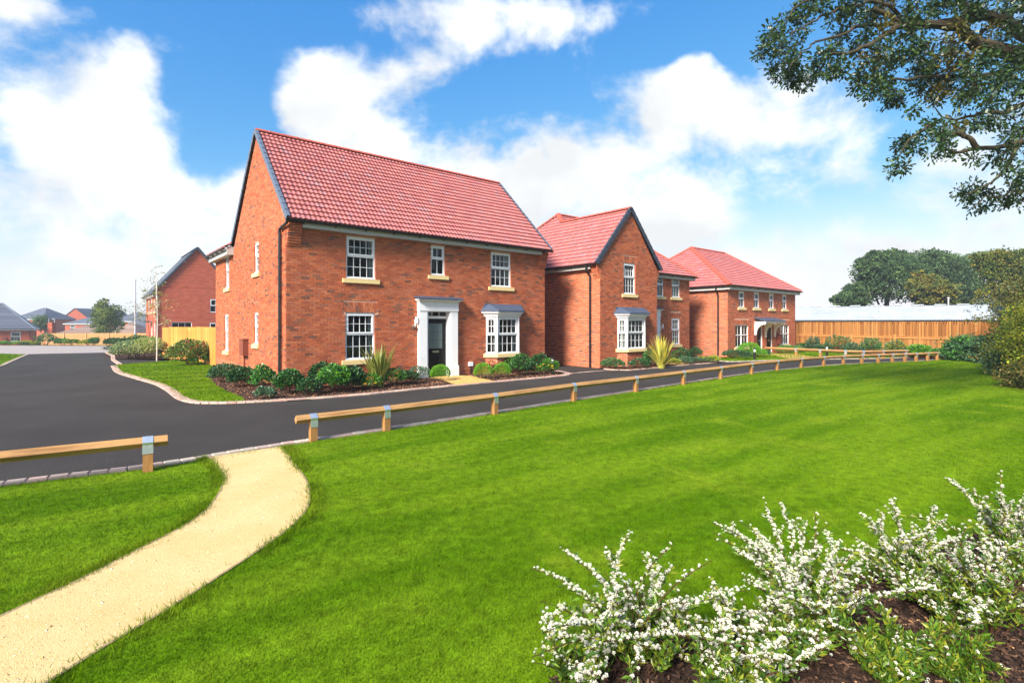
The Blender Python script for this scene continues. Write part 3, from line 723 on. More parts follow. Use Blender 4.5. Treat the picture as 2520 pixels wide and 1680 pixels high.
def window(hs, pl, a, b, c, d, cols=4, rows=(2, 2), split=.54, sill=True, label=None, inner=None, casement=False, recess=.035):
    """white window: frame part with panes, sill and curtain as sub-parts"""
    f = MB(); fw = .05; R = -recess
    P = pl.M
    bx = lambda s0, s1, z0, z1, d0, d1: f.box(s0, s1, d0, d1, z0, z1, M=P)
    bx(a, a + fw, c, d, R - .07, R); bx(b - fw, b, c, d, R - .07, R); bx(a + fw, b - fw, c, c + fw, R - .07, R); bx(a + fw, b - fw, d - fw, d, R - .07, R)
    bx(a - .012, b + .012, c - .012, c + .022, R, R + .045)
    bx(a - .006, b + .006, d - .006, d + .012, R - .01, R + .028)
    zt = d - (d - c) * (1 - split) if rows[0] and rows[1] else None
    cells = []
    def lights(s0, s1, z0, z1, nc, nr, sash):
        if sash:
            w = .045
            bx(s0 - .01, s0 + w, z0 - .01, z1 + .01, R - .045, R + .022); bx(s1 - w, s1 + .01, z0 - .01, z1 + .01, R - .045, R + .022)
            bx(s0 + w, s1 - w, z0 - .01, z0 + w, R - .045, R + .022); bx(s0 + w, s1 - w, z1 - w, z1 + .01, R - .045, R + .022)
            s0, s1, z0, z1 = s0 + w, s1 - w, z0 + w, z1 - w
        for i in range(1, nc):
            x = s0 + (s1 - s0) * i / nc; bx(x - .009, x + .009, z0, z1, R - .05, R - .028)
        for j in range(1, nr):
            z = z0 + (z1 - z0) * j / nr; bx(s0, s1, z - .009, z + .009, R - .049, R - .029)
        for i in range(nc):
            for j in range(nr):
                cells.append((s0 + (s1 - s0) * i / nc + (.009 if i else 0), s0 + (s1 - s0) * (i + 1) / nc - (.009 if i < nc - 1 else 0), z0 + (z1 - z0) * j / nr + (.009 if j else 0), z0 + (z1 - z0) * (j + 1) / nr - (.009 if j < nr - 1 else 0)))
    if casement:                                   # two side by side casements with a transom
        sm = (a + b) / 2; bx(sm - .03, sm + .03, c + fw, d - fw, R - .068, R + .004)
        zt = c + (d - c) * split; bx(a + fw, sm - .03, zt - .03, zt + .03, R - .066, R + .002); bx(sm + .03, b - fw, zt - .03, zt + .03, R - .066, R + .002)
        for s0, s1 in ((a + fw, sm - .03), (sm + .03, b - fw)):
            lights(s0, s1, c + fw, zt - .03, cols, rows[1], False); lights(s0, s1, zt + .03, d - fw, cols, rows[0], False)
    elif zt:
        bx(a + fw, b - fw, zt - .03, zt + .025, R - .066, R + .006)
        lights(a + fw, b - fw, c + fw, zt - .03, cols, rows[1], False); lights(a + fw, b - fw, zt + .025, d - fw, cols, rows[0], True)
    else: lights(a + fw, b - fw, c + fw, d - fw, cols, max(rows), False)
    w = f.build('window', MT['white'], hs)
    if label: w['label'] = label
    flip = np.dot(np.cross(pl.a, (0, 0, 1)), pl.n) < 0
    for (s0, s1, z0, z1) in cells:
        o = link('pane', pane_me, None, w)
        p = pl.p(s1 if flip else s0, R - .04, z0); o.location = p
        o.rotation_euler = (0, 0, pl.rz() + (PI if flip else 0)); o.scale = (s1 - s0, 1, z1 - z0)
    if sill:
        MB().prism(pl.M([(a - .13, -.12, c - .012), (a - .13, .075, c - .03), (a - .13, .075, c - .16), (a - .13, -.12, c - .16)]), pl.a * (b - a + .26)).build('sill', MT['cream'], w)
    if inner:
        m = MB(); kind = inner[0]
        if kind == 'curtain':                       # cloth drawn to the right hand jamb
            n = 22; s0, s1 = (b - inner[1], b + .12) if len(inner) < 3 else (a - .12, a + inner[1])
            q = [(s0 + (s1 - s0) * i / n, -.22 + .03 * math.sin(i * 2.1), z) for i in range(n + 1) for z in (c - .1, d + .1)]
            m.add(pl.M(q), [(2 * i, 2 * i + 2, 2 * i + 3, 2 * i + 1) for i in range(n)]); m.build('curtain', MT['curtain'], w)
        elif kind == 'tan':
            n = 40
            for s0, s1 in ((a - .05, a + (b - a) * .40), (a + (b - a) * .58, b + .05)):
                q = [(s0 + (s1 - s0) * i / n, -.2 + .025 * math.sin(i * 1.7), z) for i in range(n + 1) for z in (c - .1, d + .1)]
                m.add(pl.M(q), [(2 * i, 2 * i + 2, 2 * i + 3, 2 * i + 1) for i in range(n)])
            m.build('curtain', MT['tancurtain'], w)
        elif kind == 'shutter':                     # slatted shutter leaves behind the glass
            z = c + .05
            while z < d - .05:
                m.add(pl.M([(a + .06, -.17, z), (b - .06, -.17, z), (b - .06, -.135, z + inner[1]), (a + .06, -.135, z + inner[1])]), [(0, 1, 2, 3)]); z += .062
            for k in range(inner[2] + 1):
                x = a + .05 + (b - a - .1) * k / inner[2]; m.box(x - .022, x + .022, -.18, -.13, c, d, M=pl.M)
            m.build('shutter', MT['shutter'], w)
    return w

# roof covering -------------------------------------------------------------------------------
TP = [np.array(c) for c in (S(176, 105, 101), S(169, 101, 97), S(182, 111, 105), S(170, 107, 105), S(166, 98, 95), S(178, 107, 99))]
TG = [np.array(c) for c in (S(164, 116, 116), S(168, 120, 118), S(158, 108, 110))]
def wave(x): 
    q = (x / .15) % 1.0
    return .013 * math.sin(2 * PI * q) + .004 * math.sin(4 * PI * q)
def tile_pts(xa, xb, y0, g, lap=.05):
    n = max(1, int(round((xb - xa) / .03))); xs_ = [xa + (xb - xa) * i / n for i in range(n + 1)]
    v = [(x, y0, .020 + wave(x)) for x in xs_] + [(x, y0, .080 + wave(x)) for x in xs_] + [(x, y0 + g + lap, .022 + wave(x)) for x in xs_]
    m = n + 1
    return np.array(v), [(i, i + 1, m + i + 1, m + i) for i in range(n)] + [(m + i, m + i + 1, 2 * m + i + 1, 2 * m + i) for i in range(n)]
tile_cache = {}
def roof_slope(hs, part, org, ax, up, H, interval, keep, mb, g=.265, pal=None, cut=None):
    ax, up = np.array(ax, float), np.array(up, float); nr = np.cross(ax, up)
    if nr[2] < 0: nr = -nr
    org = np.array(org, float); n = int(math.ceil(H / g)); g = H / n
    R = lambda v: org + v[:, :1] * ax + v[:, 1:2] * up + v[:, 2:3] * nr
    for c in range(n):
        y0 = c * g; (a0, b0), (a1, b1) = interval(y0), interval(min(H, y0 + g)); a, b = min(a0, a1) * .5 + max(a0, a1) * .5, (b0 + b1) / 2
        if cut and abs(a0 - a1) > 1:                          # short course under a lower ridge
            x = math.floor(a0 / .15) * .15
            while x < a:
                v, fs = tile_pts(max(a0, x), min(a, x + .15), y0, max(.05, cut - y0), 0.0); mb.add(R(v), fs, random.choice(TP) * random.uniform(.92, 1.07)); x += .15
        k = math.floor(a / .15)
        while k * .15 < b:
            xa, xb = max(a, k * .15), min(b, k * .15 + .15)
            if xb - xa > .02:
                j = random.random()
                col = random.choice(TG if j < .07 else TP) * random.uniform(.92, 1.07) if pal is None else np.array(random.choice(pal)) * random.uniform(.85, 1.1)
                if keep is not None and xb - xa > .148: keep.append((org, ax, up, nr, k * .15, y0, g, col))
                else:
                    v, fs = tile_pts(xa, xb, y0, g if c < n - 1 else g - .05); mb.add(R(v), fs, col)
            k += 1
    # felt deck under the tiles
    dk = MB()
    for i in range(40):
        h0, h1 = H * i / 40, H * (i + 1) / 40; (a0, b0), (a1, b1) = interval(h0), interval(h1)
        if min(b0, b1) - max(a0, a1) > .01: dk.add(R(np.array([(max(a0, a1), h0, -.01), (min(b0, b1), h0, -.01), (min(b0, b1), h1, -.01), (max(a0, a1), h1, -.01)])), [(0, 1, 2, 3)])
    dk.build('roof_deck', MT['black'], part)
def place_tiles(hs, part, keep, mb, n=300):
    keep.sort(key=lambda k: np.linalg.norm(house_world(hs, k[0] + k[1] * k[4] + k[2] * k[5])))
    for i, (org, ax, up, nr, x, y0, g, col) in enumerate(keep):
        if i < n:
            key = round(g, 4)
            if key not in tile_cache:
                v, fs = tile_pts(0, .15, 0, g); tile_cache[key] = MB().add(v, fs).mesh('tile'); tile_cache[key].materials.append(MT['tile_one'])
            o = link('tile', tile_cache[key], None, part); p = org + ax * x + up * y0
            o.matrix_basis = Matrix(((ax[0], up[0], nr[0], p[0]), (ax[1], up[1], nr[1], p[1]), (ax[2], up[2], nr[2], p[2]), (0, 0, 0, 1)))
            o.color = (*col, 1)
        else:
            v, fs = tile_pts(x, x + .15, y0, g); mb.add(org + v[:, :1] * ax + v[:, 1:2] * up + v[:, 2:3] * nr, fs, col)

def ridge_line(part, p, q, r=.135, L=.45, m='ridge', name='ridge_tile'):
    """half round tiles laid end to end, each an object"""
    p, q = Vector(p), Vector(q); n = max(1, int((q - p).length / L)); t = (q - p).normalized(); L = (q - p).length / n
    p = p - Vector((0, 0, .035)); q = q - Vector((0, 0, .035)); side = t.cross(Vector((0, 0, 1))).normalized(); up = side.cross(t)
    if up.z < 0: up = -up
    vs = []; k = 8
    for y, rr in ((0, r), (L - .035, r), (L - .034, r + .012), (L, r + .012)):
        for i in range(k + 1):
            th = PI * i / k; vs.append((rr * math.cos(th) * 1.05, y, rr * math.sin(th) * .72))
    me = MB().add(vs, [(j * (k + 1) + i, j * (k + 1) + i + 1, (j + 1) * (k + 1) + i + 1, (j + 1) * (k + 1) + i) for j in range(3) for i in range(k)] + [tuple(range(k + 1)), tuple(range(3 * (k + 1), 4 * (k + 1)))]).mesh(name)
    me.materials.append(MT[m])
    for i in range(n):
        o = link(name, me, None, part); c = p + t * (i * L)
        o.matrix_basis = Matrix(((side.x, t.x, up.x, c.x), (side.y, t.y, up.y, c.y), (side.z, t.z, up.z, c.z), (0, 0, 0, 1)))

def verge(part, p, q, out, drop=.06, wid=.05, L=.31, m='slate'):
    """row of dry verge caps up a gable edge; out = horizontal outward direction"""
    p, q, out = Vector(p), Vector(q), Vector(out); n = max(1, int((q - p).length / L)); t = (q - p) / n; tn = t.normalized()
    nr = tn.cross(out); nr = nr if nr.z > 0 else -nr
    L = t.length
    v = np.array([(0, -.05, .115), (L + .02, -.05, .095), (L + .02, wid, .095), (0, wid, .115), (0, wid, -drop + .02), (L + .02, wid, -drop), (L + .02, wid - .02, -drop), (0, wid - .02, -drop + .02), (0, wid - .02, .08), (L + .02, wid - .02, .07), (0, -.05, .09), (L + .02, -.05, .08)])
    me = MB().add(v, [(0, 1, 2, 3), (3, 2, 5, 4), (4, 5, 6, 7), (7, 6, 9, 8), (8, 9, 11, 10), (0, 3, 4, 7, 8, 10)]).mesh('verge_cap'); me.materials.append(MT[m])
    for i in range(n):
        o = link('verge_cap', me, None, part); c = p + t * i
        o.matrix_basis = Matrix(((tn.x, out.x, nr.x, c.x), (tn.y, out.y, nr.y, c.y), (tn.z, out.z, nr.z, c.z), (0, 0, 0, 1)))

def gutter(hs, p, q, out, r=.058, brackets=True):
    p, q, out = Vector(p), Vector(q), Vector(out).normalized(); t = (q - p).normalized(); k = 8; vs = []
    for c in (p, q):
        for rr in (r, r - .008):
            for i in range(k + 1):
                th = PI + PI * i / k; vs.append(c + out * (rr * math.cos(th)) + Vector((0, 0, rr * math.sin(th) * 1.1)))
    m = k + 1
    fs = [(i, i + 1, 2 * m + i + 1, 2 * m + i) for i in range(k)] + [(m + i, 3 * m + i, 3 * m + i + 1, m + i + 1) for i in range(k)] + [(i, m + i, m + i + 1, i + 1) for i in range(k)] + [(2 * m + i, 2 * m + i + 1, 3 * m + i + 1, 3 * m + i) for i in range(k)]
    g = MB().add([tuple(x) for x in vs], fs)
    for e in (p, q): g.add([tuple(e + out * (r * math.cos(PI + PI * i / k)) + Vector((0, 0, r * 1.1 * math.sin(PI + PI * i / k)))) for i in range(m)], [tuple(range(m))])
    gt = g.build('gutter', MT['black'], hs)
    if brackets:
        n = int((q - p).length / .95); side = t
        for i in range(n):
            c = p + t * ((i + .5) * (q - p).length / n)
            b = MB(); a0 = c - out * (r + .01) ; 
            b.prism([tuple(a0 + Vector((0, 0, -.10))), tuple(a0 + Vector((0, 0, .01))), tuple(c + out * (r + .012) + Vector((0, 0, .01))), tuple(c + out * (r * .6) + Vector((0, 0, -.07)))], tuple(t * .035)); b.build('bracket', MT['black'], gt)
    return gt
def downpipe(hs, pts, r=.044, collars=(1.2, 2.6, 4.0)):
    d = MB().tube(pts, r, 10).build('downpipe', MT['black'], hs)
    x, y = pts[-1][0], pts[-1][1]
    for z in collars: MB().lathe([(r + .004, 0), (r + .010, .004), (r + .010, .05), (r + .004, .054)], 10, at=(x, y, z)).build('collar', MT['black'], d)

def arch(mb, pl, a, b, z, h=.34, n=None):
    """flared gauged brick arch over an opening"""
    n = n or int((b - a + .12) / .075); flare = .10
    for i in range(n):
        f0, f1 = i / n, (i + 1) / n; x0, x1 = a - .04 + (b - a + .08) * f0, a - .04 + (b - a + .08) * f1; g = .004
        X0, X1 = x0 + flare * (2 * f0 - 1), x1 + flare * (2 * f1 - 1); zz = z
        parts = [(0, .62), (.62, 1)] if i % 2 else [(0, .36), (.36, 1)]
        for u0, u1 in parts:
            col = random.choice(BD if random.random() < .12 else BR) * random.uniform(.85, 1.15)
            q = [(x0 + (X0 - x0) * u0 + g, z + h * u0 + g), (x1 + (X1 - x1) * u0 - g, z + h * u0 + g), (x1 + (X1 - x1) * u1 - g, z + h * u1 - g), (x0 + (X0 - x0) * u1 + g, z + h * u1 - g)]
            mb.prism(pl.M([(s_, -.01, z_) for s_, z_ in q]), pl.n * .0195, col)

def kneeler(mb, pl, a, b, z0, z1, reach):
    """corbelled brick courses carrying the eaves at a gable corner"""
    n = int((z1 - z0) / .075)
    for c in range(n):
        d = reach * ((c + 1) / n) ** .8; z = z0 + c * .075
        x = a
        off = .1 * (c % 2)
        while x < b - .01:
            e = min(b, x + .205 - (off if x == a else 0))
            mb.box(x + .004, e - .004, -.02, d, z + .005, z + .07, brick_col(x, z, 3), M=pl.M); x = e
        mb.box(a + .006, b - .006, -.02, d - .012, z - .004, z + .079, BR[2] * .9, M=pl.M)

def far_brick(name, c1=S(176, 84, 56), c2=S(156, 74, 52), mor=S(178, 140, 120), scale=1.0):
    m = bpy.data.materials.new(name); m.use_nodes = True; N, L = m.node_tree.nodes, m.node_tree.links; b = N['Principled BSDF']; b.inputs['Roughness'].default_value = .9; b.inputs['Specular IOR Level'].default_value = .2
    tc = N.new('ShaderNodeTexCoord'); sp = N.new('ShaderNodeSeparateXYZ'); L.new(tc.outputs['Object'], sp.inputs[0])
    ad = N.new('ShaderNodeMath'); ad.operation = 'ADD'; L.new(sp.outputs[0], ad.inputs[0]); L.new(sp.outputs[1], ad.inputs[1])
    cb = N.new('ShaderNodeCombineXYZ'); L.new(ad.outputs[0], cb.inputs[0]); L.new(sp.outputs[2], cb.inputs[1])
    br = N.new('ShaderNodeTexBrick'); br.inputs['Scale'].default_value = scale; br.inputs['Brick Width'].default_value = .225; br.inputs['Row Height'].default_value = .075; br.inputs['Mortar Size'].default_value = .005
    br.inputs['Color1'].default_value = (*c1, 1); br.inputs['Color2'].default_value = (*c2, 1); br.inputs['Mortar'].default_value = (*mor, 1); L.new(cb.outputs[0], br.inputs['Vector'])
    nz = N.new('ShaderNodeTexNoise'); nz.inputs['Scale'].default_value = 1.4; nz.inputs['Detail'].default_value = 6; mq = N.new('ShaderNodeMapping'); mq.inputs['Scale'].default_value = (1.1, 5.5, 1); L.new(cb.outputs[0], mq.inputs['Vector']); L.new(mq.outputs[0], nz.inputs['Vector'])
    mr = N.new('ShaderNodeMapRange'); mr.inputs['From Min'].default_value = .3; mr.inputs['From Max'].default_value = .7; mr.inputs['To Min'].default_value = .72; mr.inputs['To Max'].default_value = 1.22; L.new(nz.outputs[0], mr.inputs['Value'])
    mx = N.new('ShaderNodeMix'); mx.data_type = 'RGBA'; mx.blend_type = 'MULTIPLY'; mx.inputs[0].default_value = 1; L.new(br.outputs[0], mx.inputs[6]); L.new(mr.outputs[0], mx.inputs[7]); L.new(mx.outputs[2], b.inputs['Base Color'])
    return m
MT['brickfar'] = far_brick('brick_far'); MT['brickred'] = far_brick('brick_far_red', S(178, 82, 56), S(164, 74, 52), S(186, 134, 112))

def bay(hs, pl, a, b, zs, zt, mb, inner=None, depth=.33):
    """canted bay: brick base, stone sill, three glazed faces, moulded cornice, lead roof (all parts of the house)"""
    k = depth
    A, B, C, D_ = pl.p(a, 0, 0), pl.p(a + k, k, 0), pl.p(b - k, k, 0), pl.p(b, 0, 0)
    faces = []
    for p, q in ((A, B), (B, C), (C, D_)):
        ax = (q - p) / np.linalg.norm(q - p); n = np.cross(ax, (0, 0, 1)); n = n if np.dot(n, pl.n) > 0 else -n
        faces.append((Pl(p, ax, n), np.linalg.norm(q - p)))
    mo = MB()
    for f, L in faces:
        lay_bricks(mb, f, L, 0.0, zs - .14, [], 9.0 + L); mortar_sheet(mo, f, L, 0, zs - .1, [])
    mo.build('bay_base', MT['mortar'], hs)
    def ring(off): return [pl.p(a - off * 1.0, 0, 0), pl.p(a + k - off * .42, k + off, 0), pl.p(b - k + off * .42, k + off, 0), pl.p(b + off * 1.0, 0, 0)]
    def slab(z0, z1, o0, o1, name, m, rend=True):
        r0, r1 = ring(o0), ring(o1); v = [(*p[:2], z0) for p in r0] + [(*p[:2], z1) for p in r1]
        return MB().add(v, [(3, 2, 1, 0), (4, 5, 6, 7)] + [(i, i + 1, 5 + i, 4 + i) for i in range(3)]).build(name, m, hs)
    slab(zs - .15, zs - .012, .10, .10, 'bay_sill', MT['cream'])
    win = []
    for i, (f, L) in enumerate(faces):
        w = window(hs, f, .03 if i != 1 else .02, L - (.03 if i != 1 else .02), zs, zt, 4 if i == 1 else 2, (2, 2), .52, sill=False, inner=(inner if i < 2 else None), recess=.02)
    po = MB()
    for p in (B, C): po.tube([tuple(p + (0, 0, zs)) , tuple(p + (0, 0, zt))], .04, 8)
    po.build('bay_post', MT['white'], hs)
    slab(zt, zt + .05, .03, .03, 'bay_head', MT['white'])
    slab(zt + .05, zt + .11, .09, .09, 'cornice', MT['white']); slab(zt + .11, zt + .16, .11, .17, 'cornice', MT['white']); slab(zt + .16, zt + .21, .20, .20, 'cornice', MT['white'])
    # lead roof sloping back to the wall, with a stepped edge
    r0 = ring(.24); z0 = zt + .212
    top = [pl.p(a - .12, 0, zt + .52), pl.p(a + k * .5, .05, zt + .52), pl.p(b - k * .5, .05, zt + .52), pl.p(b + .12, 0, zt + .52)]
    v = [(*p[:2], z0) for p in r0] + [tuple(p) for p in top] + [(*p[:2], z0 + .05) for p in r0]
    MB().add(v, [(3, 2, 1, 0), (0, 1, 9, 8), (1, 2, 10, 9), (2, 3, 11, 10), (8, 9, 5, 4), (9, 10, 6, 5), (10, 11, 7, 6), (4, 5, 6, 7)]).build('bay_roof', MT['lead'], hs)
    lf = MB()
    for i in range(5):
        lf.box(a - .30 + .018 * i, a + .05, .0, .012, zt + .24 + .062 * i, zt + .30 + .062 * i, M=pl.M); lf.box(b - .05, b + .30 - .018 * i, .0, .012, zt + .24 + .062 * i, zt + .30 + .062 * i, M=pl.M)
    lf.box(a + .05, b - .05, 0, .012, zt + .36, zt + .55, M=pl.M)
    lf.build('flashing', MT['lead'], hs)

def door_case(hs, pl, a, b, zt=2.72, dz0=0.0, glazed=True, light_side=None):
    """white door surround with pilasters and entablature, black panelled door with leaded light"""
    s = MB(); X = lambda s0, s1, d0, d1, z0, z1: s.box(s0, s1, d0, d1, z0, z1, M=pl.M)
    pw = .30; F = .17
    for x0, x1 in ((a, a + pw), (b - pw, b)):
        X(x0, x1, 0, F, dz0 + .36, zt - .32); X(x0 - .03, x1 + .03, 0, F + .03, dz0, dz0 + .34)
        s.prism(pl.M([(x0 - .03, 0, dz0 + .34), (x0 - .03, F + .03, dz0 + .34), (x0, F, dz0 + .375), (x0, 0, dz0 + .375)]), pl.a * (x1 - x0 + .03))
    X(a - .02, b + .02, 0, F + .02, zt - .32, zt)
    for i, (e, h_) in enumerate(((.05, .025), (.09, .03), (.14, .03))):
        X(a - .02 - e * .6, b + .02 + e * .6, 0, F + .02 + e, zt + .001 + i * .028, zt + .029 + i * .028)
    s.build('door_surround', MT['white'], hs)
    MB().prism(pl.M([(a - .16, 0, zt + .17), (a - .16, F + .20, zt + .095), (a - .16, F + .20, zt + .125), (a - .16, 0, zt + .20)]), pl.a * (b - a + .32)).build('door_canopy', MT['lead'], hs)
    lf = MB(); lf.box(a - .12, b + .12, 0, .012, zt + .18, zt + .24, M=pl.M); lf.build('flashing', MT['lead'], hs)
    j = MB(); A0, B0 = a + pw, b - pw; R = -.10
    Y = lambda s0, s1, d0, d1, z0, z1: j.box(s0, s1, d0, d1, z0, z1, M=pl.M)
    Y(A0, A0 + .05, R - .04, F - .02, dz0, zt - .32); Y(B0 - .05, B0, R - .04, F - .02, dz0, zt - .32); Y(A0 + .05, B0 - .05, R - .04, R + .02, dz0 + 2.09, dz0 + 2.18); Y(A0 + .05, B0 - .05, R - .04, F - .02, zt - .35, zt - .322)
    for i in (1, 2):
        x = A0 + .05 + (B0 - A0 - .1) * i / 3; Y(x - .01, x + .01, R - .01, R + .01, dz0 + 2.18, zt - .35)
    fr = j.build('door_frame', MT['white'], hs)
    MB().add(pl.M([(A0 + .05, R - .012, dz0 + 2.18), (B0 - .05, R - .012, dz0 + 2.18), (B0 - .05, R - .012, zt - .35), (A0 + .05, R - .012, zt - .35)]), [(0, 1, 2, 3)]).build('fanlight_pane', MT['glass'], fr)
    d = MB(); x0, x1 = A0 + .055, B0 - .055; w = x1 - x0; W = lambda s0, s1, d0, d1, z0, z1: d.box(s0, s1, d0, d1, z0, z1, M=pl.M)
    W(x0, x1, R - .045, R, dz0 + .03, dz0 + 2.085)
    g0, g1, h0, h1 = x0 + w * .17, x1 - w * .17, dz0 + 1.0, dz0 + 1.92
    for s0, s1, z0, z1 in ((g0 - .03, g1 + .03, h0 - .03, h0), (g0 - .03, g1 + .03, h1, h1 + .03), (g0 - .03, g0, h0, h1), (g1, g1 + .03, h0, h1)): W(s0, s1, R, R + .018, z0, z1)
    for s0, s1 in ((x0 + w * .14, x0 + w * .44), (x0 + w * .56, x0 + w * .86)):
        z0, z1 = dz0 + .18, dz0 + .78
        W(s0, s1, R, R + .012, z0, z0 + .02); W(s0, s1, R, R + .012, z1 - .02, z1); W(s0, s0 + .02, R, R + .012, z0 + .02, z1 - .02); W(s1 - .02, s1, R, R + .012, z0 + .02, z1 - .02); W(s0 + .05, s1 - .05, R, R + .009, z0 + .06, z1 - .06)
    dr = d.build('door', MT['door'], hs)
    if glazed:
        for i in range(3):
            for q in range(3):
                s0, s1 = g0 + (g1 - g0) * i / 3 + .004, g0 + (g1 - g0) * (i + 1) / 3 - .004; z0, z1 = h0 + (h1 - h0) * q / 3 + .004, h0 + (h1 - h0) * (q + 1) / 3 - .004
                MB().box(s0, s1, R - .002, R + .006, z0, z1, M=pl.M).build('leaded_pane', MT['frost'], dr)
    MB().box((x0 + x1) / 2 - .14, (x0 + x1) / 2 + .14, R, R + .022, dz0 + .86, dz0 + .93, M=pl.M).build('letter_plate', MT['chrome'], dr)
    hd = MB(); hd.box(x0 + .03, x0 + .065, R, R + .012, dz0 + .92, dz0 + 1.12, M=pl.M); hd.box(x0 + .035, x0 + .16, R + .04, R + .055, dz0 + 1.03, dz0 + 1.05, M=pl.M); hd.box(x0 + .038, x0 + .06, R + .012, R + .04, dz0 + 1.03, dz0 + 1.05, M=pl.M)
    hd.build('handle', MT['chrome'], dr)

def lantern(hs, pl, s, z, cam_=True):
    b = MB(); b.box(s - .03, s + .03, 0, .03, z - .16, z + .08, M=pl.M); b.box(s - .012, s + .012, .03, .10, z - .02, z + .0, M=pl.M)
    o = b.build('wall_lamp', MT['white'], hs)
    p = pl.p(s - .0, .13, z - .06); MB().lathe([(.05, 0), (.056, .02), (.056, .20), (.045, .225)], 12, at=tuple(p)).build('lamp_shade', MT['lamp'], o)
    if cam_:
        c = MB(); p = pl.p(s - .10, .07, z - .16); c.lathe([(.02, -.05), (.06, -.03), (.065, .02), (.03, .05)], 10, at=tuple(p)); c.box(s - .12, s - .02, 0, .05, z - .19, z - .13, M=pl.M)
        c.build('sensor', MT['chrome'], o)

def box_part(hs, pl, name, m, s0, s1, d0, d1, z0, z1): return MB().box(s0, s1, d0, d1, z0, z1, M=pl.M).build(name, m, hs)
HEAD = lambda o: (o[0] - .09, o[1] + .09, o[3] + .005, o[3] + .33)

# ------------------------------------------------------------------ the nearest house
h1 = thing('brick_house', 'largest and nearest red brick house with steep red tiled roof, black door and bay window', 'house', (A1.x, A1.y, 0), ROT)
FR = Pl((0, 0, 0), (1, 0, 0), (0, -1, 0)); LF = Pl((0, 0, 0), (0, 1, 0), (-1, 0, 0))
LEN = 10.57; EZ = 4.98
o_front = [(1.84, 2.84, 3.42, 4.76), (1.82, 2.82, .79, 2.30), (4.97, 5.56, 3.71, 4.76), (7.68, 8.70, 3.42, 4.76), (4.70, 5.70, 0, 2.40), (7.45, 9.15, .66, 2.25)]
o_left = [(3.03, 3.60, 3.72, 4.76), (7.60, 8.30, 3.43, 4.77), (7.75, 8.48, .82, 2.33), (3.10, 3.66, 1.25, 2.33)]
mo = MB(); bk = MB(); keep = []
mortar_sheet(mo, FR, LEN, -.3, EZ, o_front)
AP = (3.28, 8.50)
mortar_sheet(mo, LF, 10.3, -.3, EZ, o_left, top=[(0, EZ), (6.75, EZ), AP])
wall = mo.build('wall', MT['mortar'], h1)
lay_bricks(bk, FR, LEN, 0, EZ, o_front + [HEAD(o_front[1])] + [(4.42, 5.98, 0, 2.8)], 1.0, keep=keep, inset_below=.42)
lay_bricks(bk, LF, 10.3, 0, EZ, o_left + [HEAD(o_left[2]), HEAD(o_left[3])], 2.0, keep=None, inset_below=.42)
lay_bricks(bk, LF, 10.3, EZ - (EZ % .075), 8.45, [], 2.0, lo=lambda z: max(0, (z - EZ) * 3.28 / 3.52), hi=lambda z: 6.75 - max(0, z - EZ) * 3.47 / 3.52)
arch(bk, FR, 1.82, 2.82, 2.31); arch(bk, LF, 7.75, 8.48, 2.34); arch(bk, LF, 3.10, 3.66, 2.34)
reveals(bk, FR, o_front[:4]); reveals(bk, LF, o_left)
kneeler(bk, FR, .0, .40, 4.28, 5.0, .26); kneeler(bk, FR, LEN - .40, LEN, 4.28, 5.0, .26)
kneeler(bk, Pl((0, 10.3, 0), (1, 0, 0), (0, 1, 0)), 0, .4, 4.3, 4.95, .22)
place_bricks(h1, wall, keep, bk)
bay(h1, FR, 7.40, 9.15, .79, 2.20, bk, inner=('curtain', .16))
bk.build('brickwork', MT['brick'], wall, kind='stuff')
# side and rear walls that the picture does not show
mb = MB(); mb.add([(LEN, 0, -.3), (LEN, 6.6, -.3), (LEN, 6.6, EZ), (LEN, 3.28, 8.5), (LEN, 0, EZ)], [(0, 1, 2, 3, 4)]); mb.add([(0, 10.3, -.3), (6, 10.3, -.3), (6, 10.3, EZ), (0, 10.3, EZ)], [(0, 1, 2, 3)]); mb.add([(6, 6.6, -.3), (6, 10.3, -.3), (6, 10.3, EZ), (6, 6.6, EZ)], [(0, 1, 2, 3)]); mb.add([(LEN, 6.6, -.3), (6, 6.6, -.3), (6, 6.6, EZ), (LEN, 6.6, EZ)], [(0, 1, 2, 3)])
mb.build('rear_wall', MT['brickfar'], h1)
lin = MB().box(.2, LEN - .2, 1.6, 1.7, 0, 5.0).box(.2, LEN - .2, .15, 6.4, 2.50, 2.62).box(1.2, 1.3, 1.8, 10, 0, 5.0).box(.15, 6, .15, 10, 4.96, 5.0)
lin.build('inner_walls', MT['lining'], h1)
window(h1, FR, *o_front[0], inner=('curtain', .15)); window(h1, FR, *o_front[1], inner=('curtain', .15)); window(h1, FR, *o_front[2], cols=2, rows=(1, 1), split=.56); window(h1, FR, *o_front[3], inner=('curtain', .12))
window(h1, LF, *o_left[0], cols=2, rows=(2, 2)); window(h1, LF, *o_left[1], cols=3); window(h1, LF, *o_left[2], cols=3); window(h1, LF, *o_left[3], cols=2, rows=(2, 2))
door_case(h1, FR, 4.42, 6.02, dz0=.04)
lantern(h1, FR, 4.33, 2.02)
box_part(h1, FR, 'air_brick', MT['redvent'], 6.03, 6.25, 0, .014, 4.60, 4.80)
mb = MB(); mb.box(6.60, 6.78, .0, .07, .34, .50, M=FR.M); o = mb.build('socket_box', MT['white'], h1); MB().tube([tuple(FR.p(6.69, .03, 0)), tuple(FR.p(6.69, .03, .34))], .016, 6).build('conduit', MT['black'], o)
mb = MB(); mb.box(4.42, 4.98, .0, .20, .78, 1.36, M=LF.M); mb.prism(LF.M([(4.40, 0, 1.36), (4.40, .22, 1.36), (4.40, .22, 1.375), (4.40, 0, 1.40)]), LF.a * .60); o = mb.build('meter_box', MT['meter'], h1)
